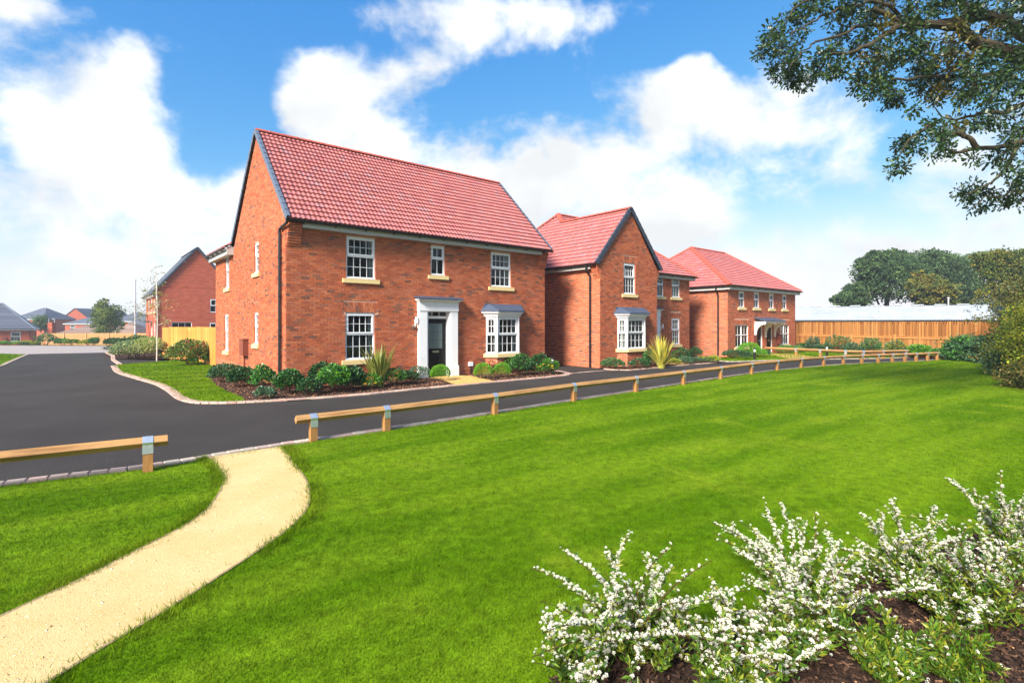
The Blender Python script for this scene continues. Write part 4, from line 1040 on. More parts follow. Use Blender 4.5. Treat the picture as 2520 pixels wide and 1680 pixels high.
MB().tube([tuple(LF.p(4.9, .05, 0)), tuple(LF.p(4.9, .05, .78))], .03, 8).build('pipe', MT['meter'], o)
# roof
E0 = np.array((0, -.34, 5.02)); RD = np.array((0, 3.28, 8.60)); up = RD - E0; H = np.linalg.norm(up); up /= H
roof = MB().box(-.02, LEN + .02, -.25, .0, 4.99, 5.02).build('roof', MT['black'], h1)
keep = []; tm = MB()
roof_slope(h1, roof, E0 + (-.05, 0, 0), (1, 0, 0), up, H, lambda h_: (0, LEN + .1), keep, tm)
E1 = np.array((0, 6.95, 5.02)); up2 = RD - E1; H2_ = np.linalg.norm(up2); up2 /= H2_
roof_slope(h1, roof, E1 + (-.05, 0, 0), (1, 0, 0), up2, H2_, lambda h_: (0, LEN + .1), None, tm)
upw = np.array((3.3, 0, 2.2)); Hw = np.linalg.norm(upw); upw /= Hw
roof_slope(h1, roof, (-.30, 6.75, 4.95), (0, 1, 0), upw, Hw, lambda h_: (0.0, 3.85 - h_ * .0), None, tm)
upe = np.array((-3.0, 0, 2.1)); He = np.linalg.norm(upe); upe /= He
roof_slope(h1, roof, (6.3, 6.75, 4.95), (0, 1, 0), upe, He, lambda h_: (0.0, 3.85), None, tm)
place_tiles(h1, roof, keep, tm)
tm.build('far_tiles', MT['tile'], roof, kind='stuff')
ridge_line(roof, (-.06, 3.28, 8.64), (LEN + .06, 3.28, 8.64))
verge(roof, (-.05, -.34, 5.02), (-.05, 3.26, 8.58), (-1, 0, 0)); verge(roof, (-.05, 6.95, 5.02), (-.05, 3.30, 8.58), (-1, 0, 0)); verge(roof, (LEN + .05, -.34, 5.02), (LEN + .05, 3.26, 8.58), (1, 0, 0))
MB().box(.40, LEN - .40, -.27, -.245, 4.83, 5.0).box(.40, LEN - .40, -.245, -.01, 4.83, 4.85).build('fascia', MT['fascia'], h1)
gutter(h1, (-.12, -.385, 5.01), (LEN + .12, -.385, 5.01), (0, -1, 0))
MB().box(-.26, -.235, 6.80, 10.5, 4.68, 4.93).box(-.235, -.01, 6.80, 10.5, 4.68, 4.70).box(-.26, -.01, 6.78, 6.80, 4.68, 5.0).build('fascia', MT['fascia'], h1)
gutter(h1, (-.36, 6.8, 4.93), (-.36, 10.65, 4.93), (-1, 0, 0))
downpipe(h1, [(-.06, -.385, 4.97), (-.085, -.36, 4.90), (-.085, .34, 4.80), (-.085, .36, 4.70), (-.085, .36, .02)], collars=(.35, 1.55, 2.75, 3.9))

# ------------------------------------------------------------------ the gabled house beside it
h2 = thing('brick_house', 'middle red brick house with front gable and bay, variegated spiky plant before it', 'house', (B2.x, B2.y, 0), ROT)
GW, W2, RC = 4.2, 9.06, 1.2
EZ2 = 4.60
o_gab = [(1.63, 2.50, 3.32, 4.72), (1.20, 3.10, .68, 2.25)]
o_l2 = []
def fr2(x, y, t=RC):                                  # picture position -> place on the recessed wall
    P = (B2.x + VX.x * t, B2.y + VX.y * t); k = (x - CX) / FPX; s_ = (k * P[1] - P[0]) / (UX.x - k * UX.y); d = P[1] + s_ * UX.y; return s_, CAM_H - (y - CY) * d / FPX
(r0, _), (r1, _) = fr2(1652.7, 700), fr2(1673, 700)
zt_u, zb_u, zt_l, zb_l = fr2(1660, 679)[1], fr2(1660, 731)[1], fr2(1660, 783)[1], fr2(1660, 847)[1]
(m0, _), (m1, _) = fr2(1615, 700), fr2(1632, 700)
FR2 = Pl((0, 0, 0), (1, 0, 0), (0, -1, 0)); RF2 = Pl((0, RC, 0), (1, 0, 0), (0, -1, 0)); LF2 = Pl((0, 0, 0), (0, 1, 0), (-1, 0, 0)); SF2 = Pl((GW, 0, 0), (0, 1, 0), (1, 0, 0))
o_rec = [(r0, r1, zb_u, zt_u), (r0 - .03, r1, zb_l, zt_l), (m0, m1 + .05, zb_u, zt_u), (4.75, 5.75, 0, 2.36)]
mo = MB(); bk = MB(); keep = []
AP2 = (2.1, 7.18)
mortar_sheet(mo, FR2, GW, -.3, EZ2, o_gab[:0] + [(1.63, 2.50, 3.32, EZ2), o_gab[1]])
mo.add(FR2.M([(0, 0, EZ2), (1.63, 0, EZ2), (1.63, 0, 4.72), (2.50, 0, 4.72), (2.50, 0, EZ2), (GW, 0, EZ2), (AP2[0], 0, AP2[1])]), [(0, 1, 2, 6), (2, 3, 6), (3, 4, 5, 6)])
mortar_sheet(mo, RF2, W2, -.3, EZ2, o_rec, a0=GW); mortar_sheet(mo, LF2, 9.2, -.3, EZ2, []); mortar_sheet(mo, SF2, RC, -.3, EZ2, [])
wall = mo.build('wall', MT['mortar'], h2)
lay_bricks(bk, FR2, GW, 0, 7.1, o_gab + [HEAD(o_gab[0])], 3.0, lo=lambda z: max(0, (z - EZ2) * 2.1 / 2.58), hi=lambda z: GW - max(0, z - EZ2) * 2.1 / 2.58, keep=keep, inset_below=.45)
lay_bricks(bk, Pl(RF2.p(GW, 0, 0), RF2.a, RF2.n), W2 - GW, 0, EZ2, [(a - GW, b - GW, c, d) for a, b, c, d in o_rec + [HEAD(o_rec[1]), (4.45, 6.02, 0, 2.7)]], 4.0, inset_below=.45)
lay_bricks(bk, LF2, 9.2, 0, EZ2, [], 5.0, keep=None); lay_bricks(bk, SF2, RC, 0, EZ2, [], 6.0)
arch(bk, FR2, 1.63, 2.50, 4.73, .32); arch(bk, RF2, r0 - .03, r1, zt_l, .30)
reveals(bk, FR2, o_gab[:1]); reveals(bk, RF2, o_rec[:3])
kneeler(bk, LF2, 0, .36, 3.95, 4.62, .22); kneeler(bk, Pl((GW, 0, 0), (0, 1, 0), (1, 0, 0)), 0, .36, 3.95, 4.62, .22)
place_bricks(h2, wall, keep, bk)
bay(h2, FR2, 1.15, 3.10, .82, 2.18, bk, inner=('shutter', .03, 3))
bk.build('brickwork', MT['brick'], wall, kind='stuff')
MB().add([(W2, RC, -.3), (W2, 9.2, -.3), (W2, 9.2, EZ2), (W2, RC, EZ2)], [(0, 1, 2, 3)]).add([(0, 9.2, -.3), (W2, 9.2, -.3), (W2, 9.2, EZ2), (0, 9.2, EZ2)], [(0, 1, 2, 3)]).build('rear_wall', MT['brickfar'], h2)
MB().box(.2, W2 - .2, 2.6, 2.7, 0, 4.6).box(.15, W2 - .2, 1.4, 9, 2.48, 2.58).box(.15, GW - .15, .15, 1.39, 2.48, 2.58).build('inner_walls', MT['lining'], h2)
window(h2, FR2, *o_gab[0], inner=('curtain', .1)); window(h2, RF2, *o_rec[0], rows=(2, 1), cols=3, inner=('shutter', .045, 2)); window(h2, RF2, *o_rec[1], inner=('shutter', .03, 3)); window(h2, RF2, *o_rec[2], rows=(2, 1), cols=3)
door_case(h2, RF2, 4.45, 6.02, zt=2.62, dz0=.04); lantern(h2, RF2, 6.28, 1.75)
roof = MB().box(.02, GW - .02, .02, 1.0, 4.55, 4.58).build('roof', MT['black'], h2); keep = []; tm = MB()
PK = np.array((2.63, 5.2, 7.84)); SL = 2.63 + .3; RZ = PK[2] - 4.55
upL = np.array((SL, 0, RZ)); HL = np.linalg.norm(upL); upL /= HL
hr = (2.1 + .3) / SL * HL                                            # slope height of the front ridge
tj = 4.35
def ivL(h_):
    t0 = -.06 if h_ <= hr else tj + (h_ - hr) / (HL - hr) * (5.2 - tj)
    return (t0, 9.5 - h_ / HL * (9.5 - 5.2))
roof_slope(h2, roof, (-.3, 0, 4.55), (0, 1, 0), upL, HL, ivL, keep, tm, cut=hr)
upR = np.array((-2.4, 0, 7.245 - 4.55)); HR = np.linalg.norm(upR); upR /= HR
roof_slope(h2, roof, (GW + .3, 0, 4.55), (0, 1, 0), upR, HR, lambda h_: (-.06, .9 + (tj - .9) * h_ / HR), None, tm)
RE = W2 - 2.63
upF = np.array((0, 4.3, PK[2] - 4.55)); HF = np.linalg.norm(upF); upF /= HF
def ivF(h_):
    f = h_ / HF; z = 4.55 + f * (PK[2] - 4.55); hip = -.3 + f * (PK[0] + .3)
    val = GW + .3 - (z - 4.55) / (7.245 - 4.55) * 2.4
    return (max(hip, val) if z < 7.245 else hip, W2 + .3 - f * (W2 + .3 - RE))
roof_slope(h2, roof, (0, .9, 4.55), (1, 0, 0), upF, HF, ivF, None, tm)
upB = np.array((0, -4.3, PK[2] - 4.55)); upB /= np.linalg.norm(upB)
roof_slope(h2, roof, (0, 9.5, 4.55), (1, 0, 0), upB, HF, lambda h_: (-.3 + h_ / HF * (PK[0] + .3), W2 + .3 - h_ / HF * (W2 + .3 - RE)), None, tm)
upE = np.array((-(W2 + .3 - RE), 0, PK[2] - 4.55)); HE = np.linalg.norm(upE); upE /= HE
roof_slope(h2, roof, (W2 + .3, 0, 4.55), (0, 1, 0), upE, HE, lambda h_: (.9 + h_ / HE * 4.3, 9.5 - h_ / HE * 4.3), None, tm)
place_tiles(h2, roof, keep, tm); tm.build('far_tiles', MT['tile'], roof, kind='stuff')
ridge_line(roof, (2.1, -.06, 7.29), (2.1, tj, 7.29)); ridge_line(roof, (PK[0], 5.2, 7.90), (RE, 5.2, 7.90)); ridge_line(roof, (2.1, tj, 7.32), (PK[0], 5.2, 7.92), name='hip_tile'); ridge_line(roof, (-.3, 9.5, 4.6), (PK[0], 5.2, 7.92), name='hip_tile'); ridge_line(roof, (W2 + .3, .9, 4.62), (RE, 5.2, 7.92), name='hip_tile')
verge(roof, (-.3, -.06, 4.55), (2.1, -.06, 7.24), (0, -1, 0), drop=.10, m='verge'); verge(roof, (GW + .3, -.06, 4.55), (2.1, -.06, 7.24), (0, -1, 0), drop=.10, m='verge')
MB().box(-.24, -.215, .36, 9.3, 4.36, 4.55).box(-.215, -.01, .36, 9.3, 4.36, 4.38).build('fascia', MT['fascia'], h2)
MB().box(GW + .3, W2 + .24, .96, .985, 4.36, 4.55).box(GW + .3, W2 + .24, .985, RC - .01, 4.36, 4.38).box(W2 + .215, W2 + .24, .985, 9, 4.36, 4.55).build('fascia', MT['fascia'], h2)
gutter(h2, (-.34, .0, 4.55), (-.34, 9.5, 4.55), (-1, 0, 0)); gutter(h2, (GW + .2, .86, 4.55), (W2 + .35, .86, 4.55), (0, -1, 0))
downpipe(h2, [(-.34, .50, 4.50), (-.34, .50, 4.28), (-.09, .50, 4.05), (-.09, .50, 3.9), (-.09, .50, .02)], collars=(.9, 2.2, 3.5))

# ------------------------------------------------------------------ the pair of small homes at the end
h3 = thing('brick_house', 'farthest red roofed brick house of the row with two black doors under one canopy', 'house', (C3.x, C3.y, 0), ROT)
Q = 1.06
zz = lambda z: CAM_H + (z - CAM_H) * Q
W3, D3, E3 = 9.26, 8.0, zz(3.95)
FR3 = Pl((0, 0, 0), (1, 0, 0), (0, -1, 0)); LF3 = Pl((0, 0, 0), (0, 1, 0), (-1, 0, 0))
o3 = [(a * Q, b * Q, zz(2.87), zz(3.75)) for a, b in ((1.22, 1.88), (3.01, 3.70), (4.99, 5.64), (6.80, 7.45))] + [(.83 * Q, 2.36 * Q, zz(.62), zz(1.88)), (6.42 * Q, 7.81 * Q, zz(.64), zz(1.88)), (3.33 * Q, 4.10 * Q, 0, zz(2.0)), (4.64 * Q, 5.41 * Q, 0, zz(2.0))]
mo = MB(); bk = MB()
mortar_sheet(mo, FR3, W3, -.3, E3, o3); mortar_sheet(mo, LF3, D3, -.3, E3, [])
wall = mo.build('wall', MT['mortar'], h3)
lay_bricks(bk, FR3, W3, 0, E3, o3 + [HEAD(o3[4]), HEAD(o3[5])], 7.0); lay_bricks(bk, LF3, D3, 0, E3, [], 8.0)
arch(bk, FR3, *o3[4][:2], o3[4][3], .30); arch(bk, FR3, *o3[5][:2], o3[5][3], .30); reveals(bk, FR3, o3)
bk.build('brickwork', MT['brick'], wall, kind='stuff')
MB().add([(W3, 0, -.3), (W3, D3, -.3), (W3, D3, E3), (W3, 0, E3)], [(0, 1, 2, 3)]).add([(0, D3, -.3), (W3, D3, -.3), (W3, D3, E3), (0, D3, E3)], [(0, 1, 2, 3)]).build('rear_wall', MT['brickfar'], h3)
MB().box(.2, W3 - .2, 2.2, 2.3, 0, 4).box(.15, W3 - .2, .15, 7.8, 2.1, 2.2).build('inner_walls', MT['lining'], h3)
for k in range(4): window(h3, FR3, *o3[k], cols=2, rows=(1, 1), inner=('curtain', .12))
for k in (4, 5): window(h3, FR3, *o3[k], cols=2, rows=(1, 1), casement=True, inner=('tan',))
for (a, b, c, d) in o3[6:]:
    j = MB(); j.box(a, a + .05, -.12, -.02, .0, d, M=FR3.M).box(b - .05, b, -.12, -.02, 0, d, M=FR3.M).box(a + .05, b - .05, -.12, -.02, d - .05, d, M=FR3.M).box(a + .05, b - .05, -.12, -.02, d - .30, d - .25, M=FR3.M)
    fr = j.build('door_frame', MT['white'], h3)
    MB().add(FR3.M([(a + .05, -.07, d - .25), (b - .05, -.07, d - .25), (b - .05, -.07, d - .05), (a + .05, -.07, d - .05)]), [(0, 1, 2, 3)]).build('fanlight_pane', MT['glass'], fr)
    dd = MB(); dd.box(a + .05, b - .05, -.11, -.07, .03, d - .30, M=FR3.M)
    for s0, s1 in ((a + .14, (a + b) / 2 - .03), ((a + b) / 2 + .03, b - .14)):
        for z0, z1 in ((.2, .75), (.95, 1.5)): dd.box(s0, s1, -.07, -.06, z0, z1, M=FR3.M)
    dr = dd.build('door', MT['door'], h3)
    MB().box((a + b) / 2 - .13, (a + b) / 2 + .13, -.06, -.045, .84, .90, M=FR3.M).build('letter_plate', MT['chrome'], dr)
ca, cb = 3.05 * Q, 5.75 * Q; cz = zz(2.05)
MB().prism(FR3.M([(ca, 0, cz + .22), (ca, .75, cz + .02), (ca, .75, cz + .07), (ca, 0, cz + .28)]), (cb - ca, 0, 0)).build('door_canopy', MT['lead'], h3)
MB().box(ca + .04, cb - .04, .02, .70, cz - .06, cz + .015, M=FR3.M).build('canopy_soffit', MT['white'], h3)
for x in (ca + .06, (ca + cb) / 2 - .04, cb - .14):
    pts = [(x, 0, cz - .06), (x, .66, cz - .06), (x, .66, cz - .16)] + [(x, .10 + .50 * (1 - math.sin(t_)), cz - .16 - .62 * (1 - math.cos(t_))) for t_ in np.linspace(0, PI / 2, 7)] + [(x, .10, cz - .98), (x, 0, cz - .98)]
    MB().prism(FR3.M(pts), (.09, 0, 0)).build('canopy_bracket', MT['white'], h3)
for x in (2.62 * Q, 5.98 * Q):
    mb = MB(); mb.box(x, x + .42, 0, .2, .62, 1.25, M=FR3.M); o = mb.build('meter_box', MT['meter'], h3); MB().tube([tuple(FR3.p(x + .1, .06, 0)), tuple(FR3.p(x + .1, .06, .62))], .025, 6).build('pipe', MT['meter'], o)
lantern(h3, FR3, 3.18 * Q, 1.75, False); lantern(h3, FR3, 5.95 * Q, 1.75, False)
box_part(h3, LF3, 'air_brick', MT['redvent'], 5.2, 5.45, 0, .014, 2.2, 2.4)
roof = MB().box(.0, W3, .0, D3, E3 + .0, E3 + .03).build('roof', MT['black'], h3); tm = MB()
ov = .30; zr = 7.0; s1_, s2_ = 2.75, 7.04; H_, e0 = 4.0 + ov, E3 + .06
upF = np.array((0, H_, zr - e0)); HF3 = np.linalg.norm(upF); upF /= HF3
roof_slope(h3, roof, (0, -ov, e0), (1, 0, 0), upF, HF3, lambda h_: (-ov + h_ / HF3 * (s1_ + ov), W3 + ov - h_ / HF3 * (W3 + ov - s2_)), None, tm)
upB = np.array((0, -H_, zr - e0)); upB /= np.linalg.norm(upB)
roof_slope(h3, roof, (0, D3 + ov, e0), (1, 0, 0), upB, HF3, lambda h_: (-ov + h_ / HF3 * (s1_ + ov), W3 + ov - h_ / HF3 * (W3 + ov - s2_)), None, tm)
upL = np.array((s1_ + ov, 0, zr - e0)); HL3 = np.linalg.norm(upL); upL /= HL3
roof_slope(h3, roof, (-ov, 0, e0), (0, 1, 0), upL, HL3, lambda h_: (-ov + h_ / HL3 * H_, D3 + ov - h_ / HL3 * H_), None, tm)
upE = np.array((-(W3 + ov - s2_), 0, zr - e0)); HE3 = np.linalg.norm(upE); upE /= HE3
roof_slope(h3, roof, (W3 + ov, 0, e0), (0, 1, 0), upE, HE3, lambda h_: (-ov + h_ / HE3 * H_, D3 + ov - h_ / HE3 * H_), None, tm)
tm.build('far_tiles', MT['tile'], roof, kind='stuff')
ridge_line(roof, (s1_, 4, zr + .05), (s2_, 4, zr + .05)); ridge_line(roof, (-ov, -ov, e0 + .06), (s1_, 4, zr + .06), name='hip_tile'); ridge_line(roof, (W3 + ov, -ov, e0 + .06), (s2_, 4, zr + .06), name='hip_tile'); ridge_line(roof, (-ov, D3 + ov, e0 + .06), (s1_, 4, zr + .06), name='hip_tile')
MB().box(-.24, W3 + .24, -.24, -.215, E3 - .16, E3 + .05).box(-.24, W3 + .24, -.215, -.005, E3 - .16, E3 - .14).box(-.24, -.215, -.215, D3, E3 - .16, E3 + .05).box(-.215, -.005, -.005, D3, E3 - .16, E3 - .14).build('fascia', MT['fascia'], h3)
gutter(h3, (-.36, -.34, e0), (W3 + .36, -.34, e0), (0, -1, 0)); gutter(h3, (-.34, -.36, e0), (-.34, D3 + .36, e0), (-1, 0, 0))
downpipe(h3, [(-.34, .55, e0 - .05), (-.34, .55, e0 - .25), (-.09, .55, e0 - .48), (-.09, .55, .02)], collars=(.9, 2.2))

# ------------------------------------------------------------------ timber knee rails
def knee_rail(label, posts, group, over0=.32, over1=.25, h=.47, brk=True, drop=None):
    """posts at the given places, a diamond-free square rail notched on top, a steel strap over each joint"""
    k = thing('knee_rail', label, 'fence', (posts[0][0], posts[0][1], 0), 0, group)
    P = [Vector((x - posts[0][0], y - posts[0][1], (drop[i] if drop else 0))) for i, (x, y) in enumerate(posts)]
    w = .055
    for i, p in enumerate(P):
        t = (P[min(i + 1, len(P) - 1)] - P[max(i - 1, 0)]); an = math.atan2(t.y, t.x)
        c, s_ = math.cos(an), math.sin(an)
        m = MB().prism([(-w, -w, -.05), (-w, w, -.05), (-w, w, h - .075), (-w, 0, h - .13), (-w, -w, h - .075)], (2 * w, 0, 0)).mesh('post'); o = link('post', m, MT['post'], k); o.location = p; o.rotation_euler = (0, 0, an)
        if brk:
            b = MB(); q = .070; e = .004
            for sg in (-1, 1):
                b.prism([(-w - e, 0, h + e), (w + e, 0, h + e), (w + e, sg * (q + e), h - q + e), (-w - e, sg * (q + e), h - q + e)], (0, 0, .003))
                b.prism([(-w - e, sg * (q + e), h - q + e), (w + e, sg * (q + e), h - q + e), (w + e, sg * (w + .006), h - q - .03), (-w - e, sg * (w + .006), h - q - .03)], (0, -sg * .003, 0))
                b.box(-w - e, w + e, sg * (w + .0045) - .0015, sg * (w + .0045) + .0015, h - .215, h - q - .03)
            o = b.build('strap', MT['steel'], k); o.location = p; o.rotation_euler = (0, 0, an)
            bo = MB()
            for sg in (-1, 1): bo.lathe([(.008, 0), (.008, .006), (.004, .008)], 8, at=(0, sg * .035, h - .033))
            bo.build('bolt', MT['chrome'], o)
    n = len(P)
    for i in range(n - 1):
        a, b = P[i].copy(), P[i + 1].copy(); t = (b - a).normalized()
        if i == 0: a = a - t * over0
        if i == n - 2: b = b + t * over1
        L = (b - a).length; an = math.atan2(t.y, t.x); r = .058
        m = MB(); gap = .004
        q = .070; prof = [(0, h - 2 * q), (q, h - q), (0, h), (-q, h - q)]
        m.prism([(gap, y, z) for y, z in prof], (L - 2 * gap, 0, 0))
        o = m.build('rail', MT['wood'], k); o.location = a; o.rotation_euler = (0, -math.asin(max(-1, min(1, t.z))), an)
    return k
GR = 'low timber knee rails along the road'
knee_rail('short length of timber knee rail at the left, ending before the sandy path', [(-9.6, 3.62), (-4.77, 6.82)], GR, over1=.22)
posts = [(-3.27, 8.56), (-2.27, 9.39), (-.37, 11.1), (1.54, 13.0), (3.5, 14.72), (5.42, 16.47), (7.26, 18.12), (9.14, 19.88), (10.85, 21.3), (12.56, 22.6), (14.19, 23.7), (15.57, 24.45), (16.8, 25.0), (17.9, 25.45), (18.85, 25.8), (19.7, 26.1), (20.5, 26.4), (21.4, 26.8), (22.3, 27.3)]
knee_rail('long curving timber knee rail on nineteen posts between lawn and road', posts, GR, over0=.28)
knee_rail('timber knee rail bounding the far lawn below the tall fence', [(15.9, 33.4), (17.2, 31.5), (17.9, 30.2), (18.6, 29.0), (19.3, 28.6), (20.6, 28.9), (22.4, 29.6)], GR)

# ------------------------------------------------------------------ timber fences
FC = [S(164, 110, 56), S(150, 98, 48), S(176, 124, 68), S(138, 89, 45), S(170, 119, 66)]
def board_mesh(w, t, z0, z1, nm='board'):
    b = .004
    return MB().box(0, w, -t, 0, z0, z1).mesh(nm)
def board_run(fn, p, q, w, gap, z0, z1, t=.016, name='board', zfun=None, pal=FC, over=False, jit=.006):
    p, q = Vector(p), Vector(q); L = (q - p).length; n = int(L / (w + gap)); d = (q - p) / L; an = math.atan2(d.y, d.x)
    me = board_mesh(w, t, z0, z1, name); me.materials.append(MT['fence'])
    for i in range(n):
        o = link(name, me, None, fn); c = p + d * (i * (w + gap)); 
        o.location = (c.x, c.y, c.z + (zfun(c) if zfun else 0) + random.uniform(-jit, jit)); o.rotation_euler = (0, 0, an + (.06 if over else 0))
        cc = np.array(random.choice(pal)) * random.uniform(.85, 1.12); o.color = (*cc, 1)

# garden fence that carries on from the side wall of the nearest house
fc0 = H1(-.02, 10.32); fc1 = (-16.7, 27.5); fc2 = (-19.05, 28.9); fc3 = (-22.3, 33.2)
f = thing('board_fence', 'bright close boarded garden fence joining the side of the nearest house', 'fence', (fc0[0], fc0[1], 0))
rel = lambda p: (p[0] - fc0[0], p[1] - fc0[1], 0)
for a, b, hh in ((fc0, fc1, 1.78), (fc1, fc2, 1.76), (fc2, fc3, 1.72)):
    board_run(f, rel(a), rel(b), .118, .006, .02, hh, pal=[S(204, 144, 66), S(196, 136, 60), S(210, 154, 76), S(190, 130, 56)])
for a, b, hh in ((fc0, fc1, 1.8), (fc1, fc2, 1.8), (fc2, fc3, 1.74)):
    A, B = Vector(rel(a)), Vector(rel(b)); t = (B - A).normalized(); n = Vector((t.y, -t.x, 0)); n = n if n.dot(Vector((a[0], a[1], 0))) > 0 else -n
    for z in (.35, .95, 1.55):
        MB().prism([tuple(A + n * .02 + Vector((0, 0, z))), tuple(A + n * .06 + Vector((0, 0, z))), tuple(A + n * .06 + Vector((0, 0, z + .08))), tuple(A + n * .02 + Vector((0, 0, z + .08)))], tuple(B - A)).build('rail', MT['fencepost'], f)
    p = B; MB().box(-.05, .05, -.05, .05, 0, hh - .04).build('post', MT['fencepost'], f).location = (p.x + n.x * .06, p.y + n.y * .06, 0)

# tall fence at the right: close boarded below, open slats above
q0, q1 = Vector((19.2, 41.5, 0)), Vector((25.9, 23.6, 0)); dq = (q1 - q0).normalized(); nq = Vector((dq.y, -dq.x, 0))      # nq points to the road side
if nq.dot(Vector((0, -1, 0))) < 0: nq = -nq
f = thing('tall_fence', 'tall golden timber fence with slatted upper half beside the long shed', 'fence', tuple(q0))
Lq = (q1 - q0).length
board_run(f, (0, 0, 0), tuple(q1 - q0), .098, .006, .0, 1.16, pal=FC)
board_run(f, tuple(-nq * .05), tuple(q1 - q0 - nq * .05), .085, .040, 1.10, 2.06, pal=FC, name='slat')
board_run(f, tuple(-nq * .16), tuple(q1 - q0 - nq * .16), .085, .085, 1.10, 2.04, pal=FC, name='slat')
nb = 8
for i in range(nb):
    c = q0 + dq * (Lq * i / (nb - 1)) - q0
    MB().box(-.055, .055, -.055, .055, 0, 1.24 if i % 2 else 1.30).build('post', MT['fencepost'], f).location = tuple(c + nq * .08)
    c2 = c + dq * (Lq / (nb - 1) / 2)
    if i < nb - 1: MB().box(-.03, .03, -.03, .03, 0, 2.0).build('post', MT['fencepost'], f).location = tuple(c2 + nq * .05)
for i in range(nb - 1):
    a, b = dq * (Lq * i / (nb - 1) + .06), dq * (Lq * (i + 1) / (nb - 1) - .06)
    for z in (.48, 1.05):
        base = a + nq * .012; MB().prism([tuple(base + Vector((0, 0, z))), tuple(base + nq * .045 + Vector((0, 0, z + .01))), tuple(base + nq * .045 + Vector((0, 0, z + .055))), tuple(base + Vector((0, 0, z + .075)))], tuple(b - a)).build('rail', MT['fencepost'], f)
MB().prism([tuple(nq * .03 + Vector((0, 0, 1.165))), tuple(nq * .03 + Vector((0, 0, 1.20))), tuple(-nq * .04 + Vector((0, 0, 1.20))), tuple(-nq * .04 + Vector((0, 0, 1.165)))], tuple(q1 - q0)).build('capping_rail', MT['fencepost'], f)

# far back fence on the left
def back_fence(label, p, q, bays, hh=1.62, group=None):
    f = thing('bay_fence', label, 'fence', (p[0], p[1], gz(*p)), 0, group); P, Qv = Vector((p[0], p[1], gz(*p))), Vector((q[0], q[1], gz(*q)))
    D = Qv - P; t = D.normalized(); n = Vector((t.y, -t.x, 0)); n = n if n.y < 0 else -n
    an = math.atan2(t.y, t.x); L = D.length / bays
    pan = MB(); k = int(L / .115)
    for i in range(k): pan.box(i * L / k, (i + 1) * L / k - .012, -.02 - .006 * (i % 2), .0 - .006 * (i % 2), .05, hh)
    me = pan.mesh('board_panel'); me.materials.append(MT['farfence'])
    rl = MB().prism([(0, -.05, 0), (0, -.024, 0), (0, -.024, .07), (0, -.05, .07)], (L, 0, 0)).mesh('rail'); rl.materials.append(MT['fencepost2'])
    po = MB().box(-.06, .06, -.11, .0, 0, hh + .03).mesh('post'); po.materials.append(MT['fencepost2'])
    for i in range(bays + 1):
        c = D * (i / bays); o = link('post', po, None, f); o.location = c; o.rotation_euler = (0, 0, an)
        if i == bays: break
        o = link('board_panel', me, None, f); o.location = c; o.rotation_euler = (0, 0, an); o['kind'] = 'stuff'
        for z in (.3, .85, 1.4):
            o = link('rail', rl, None, f); o.location = (c.x, c.y, c.z + z); o.rotation_euler = (0, 0, an)
    return f
MT['farfence'] = mat('far_fence_board', S(184, 134, 86), rough=.85, vary=.22, vscale=2.5, stretch=(9, 9, 1), spec=.2)
MT['fencepost2'] = mat('far_fence_post', S(196, 150, 104), rough=.85, vary=.2, vscale=3, spec=.2)
back_fence('brownish bay fence across the end of the side road', (-64.0, 71.0), (-39.8, 67.0), 7)
back_fence('short fence return beside the grey roofed bungalow', (-66.5, 77.5), (-64.1, 71.1), 2)

# ------------------------------------------------------------------ long shed with a pale corrugated roof
MT['sheet'] = mat('fibre_cement_sheet', S(172, 177, 180), rough=.8, vary=.16, vscale=2.6, base2=S(156, 164, 170), mixscale=.8, mixlo=.35, mixhi=.7, spec=.3)
MT['shedwall'] = mat('shed_boarding', S(150, 98, 50), rough=.9, vary=.2, vscale=4, stretch=(6, 6, 1), spec=.2)
eb = Vector((.883, -.47, 0)).normalized(); pb = Vector((-eb.y, eb.x, 0)); pb = pb if pb.y > 0 else -pb
rr_ = Vector((38.2, 42.0, 0)); halfw = 3.7; zr_, ze_ = 3.46, 2.25; LB = 23.0
sh = thing('shed', 'long low shed with pale corrugated roof behind the tall fence', 'shed', tuple(rr_ - eb * LB))
base = lambda a, c, z: tuple(eb * a + pb * c + Vector((0, 0, z)))
mbw = MB()
for c in (-halfw + .35, halfw - .35): mbw.add([base(0, c, -.4), base(LB - .2, c, -.4), base(LB - .2, c, ze_), base(0, c, ze_)], [(0, 1, 2, 3)])
for a in (.0, LB - .2): mbw.add([base(a, -halfw + .35, -.4), base(a, halfw - .35, -.4), base(a, halfw - .35, ze_), base(a, 0, zr_ - .1), base(a, -halfw + .35, ze_)], [(0, 1, 2, 3, 4)])
mbw.build('wall', MT['shedwall'], sh)
MB().prism([base(0, -halfw - .02, ze_ - .13), base(0, -halfw + .02, ze_ - .13), base(0, -halfw + .02, ze_ + .02), base(0, -halfw - .02, ze_ + .02)], tuple(eb * LB)).build('eaves_shade_strip', MT['black'], sh)  # black strip standing in for the shadow under the shed eaves
roofp = None
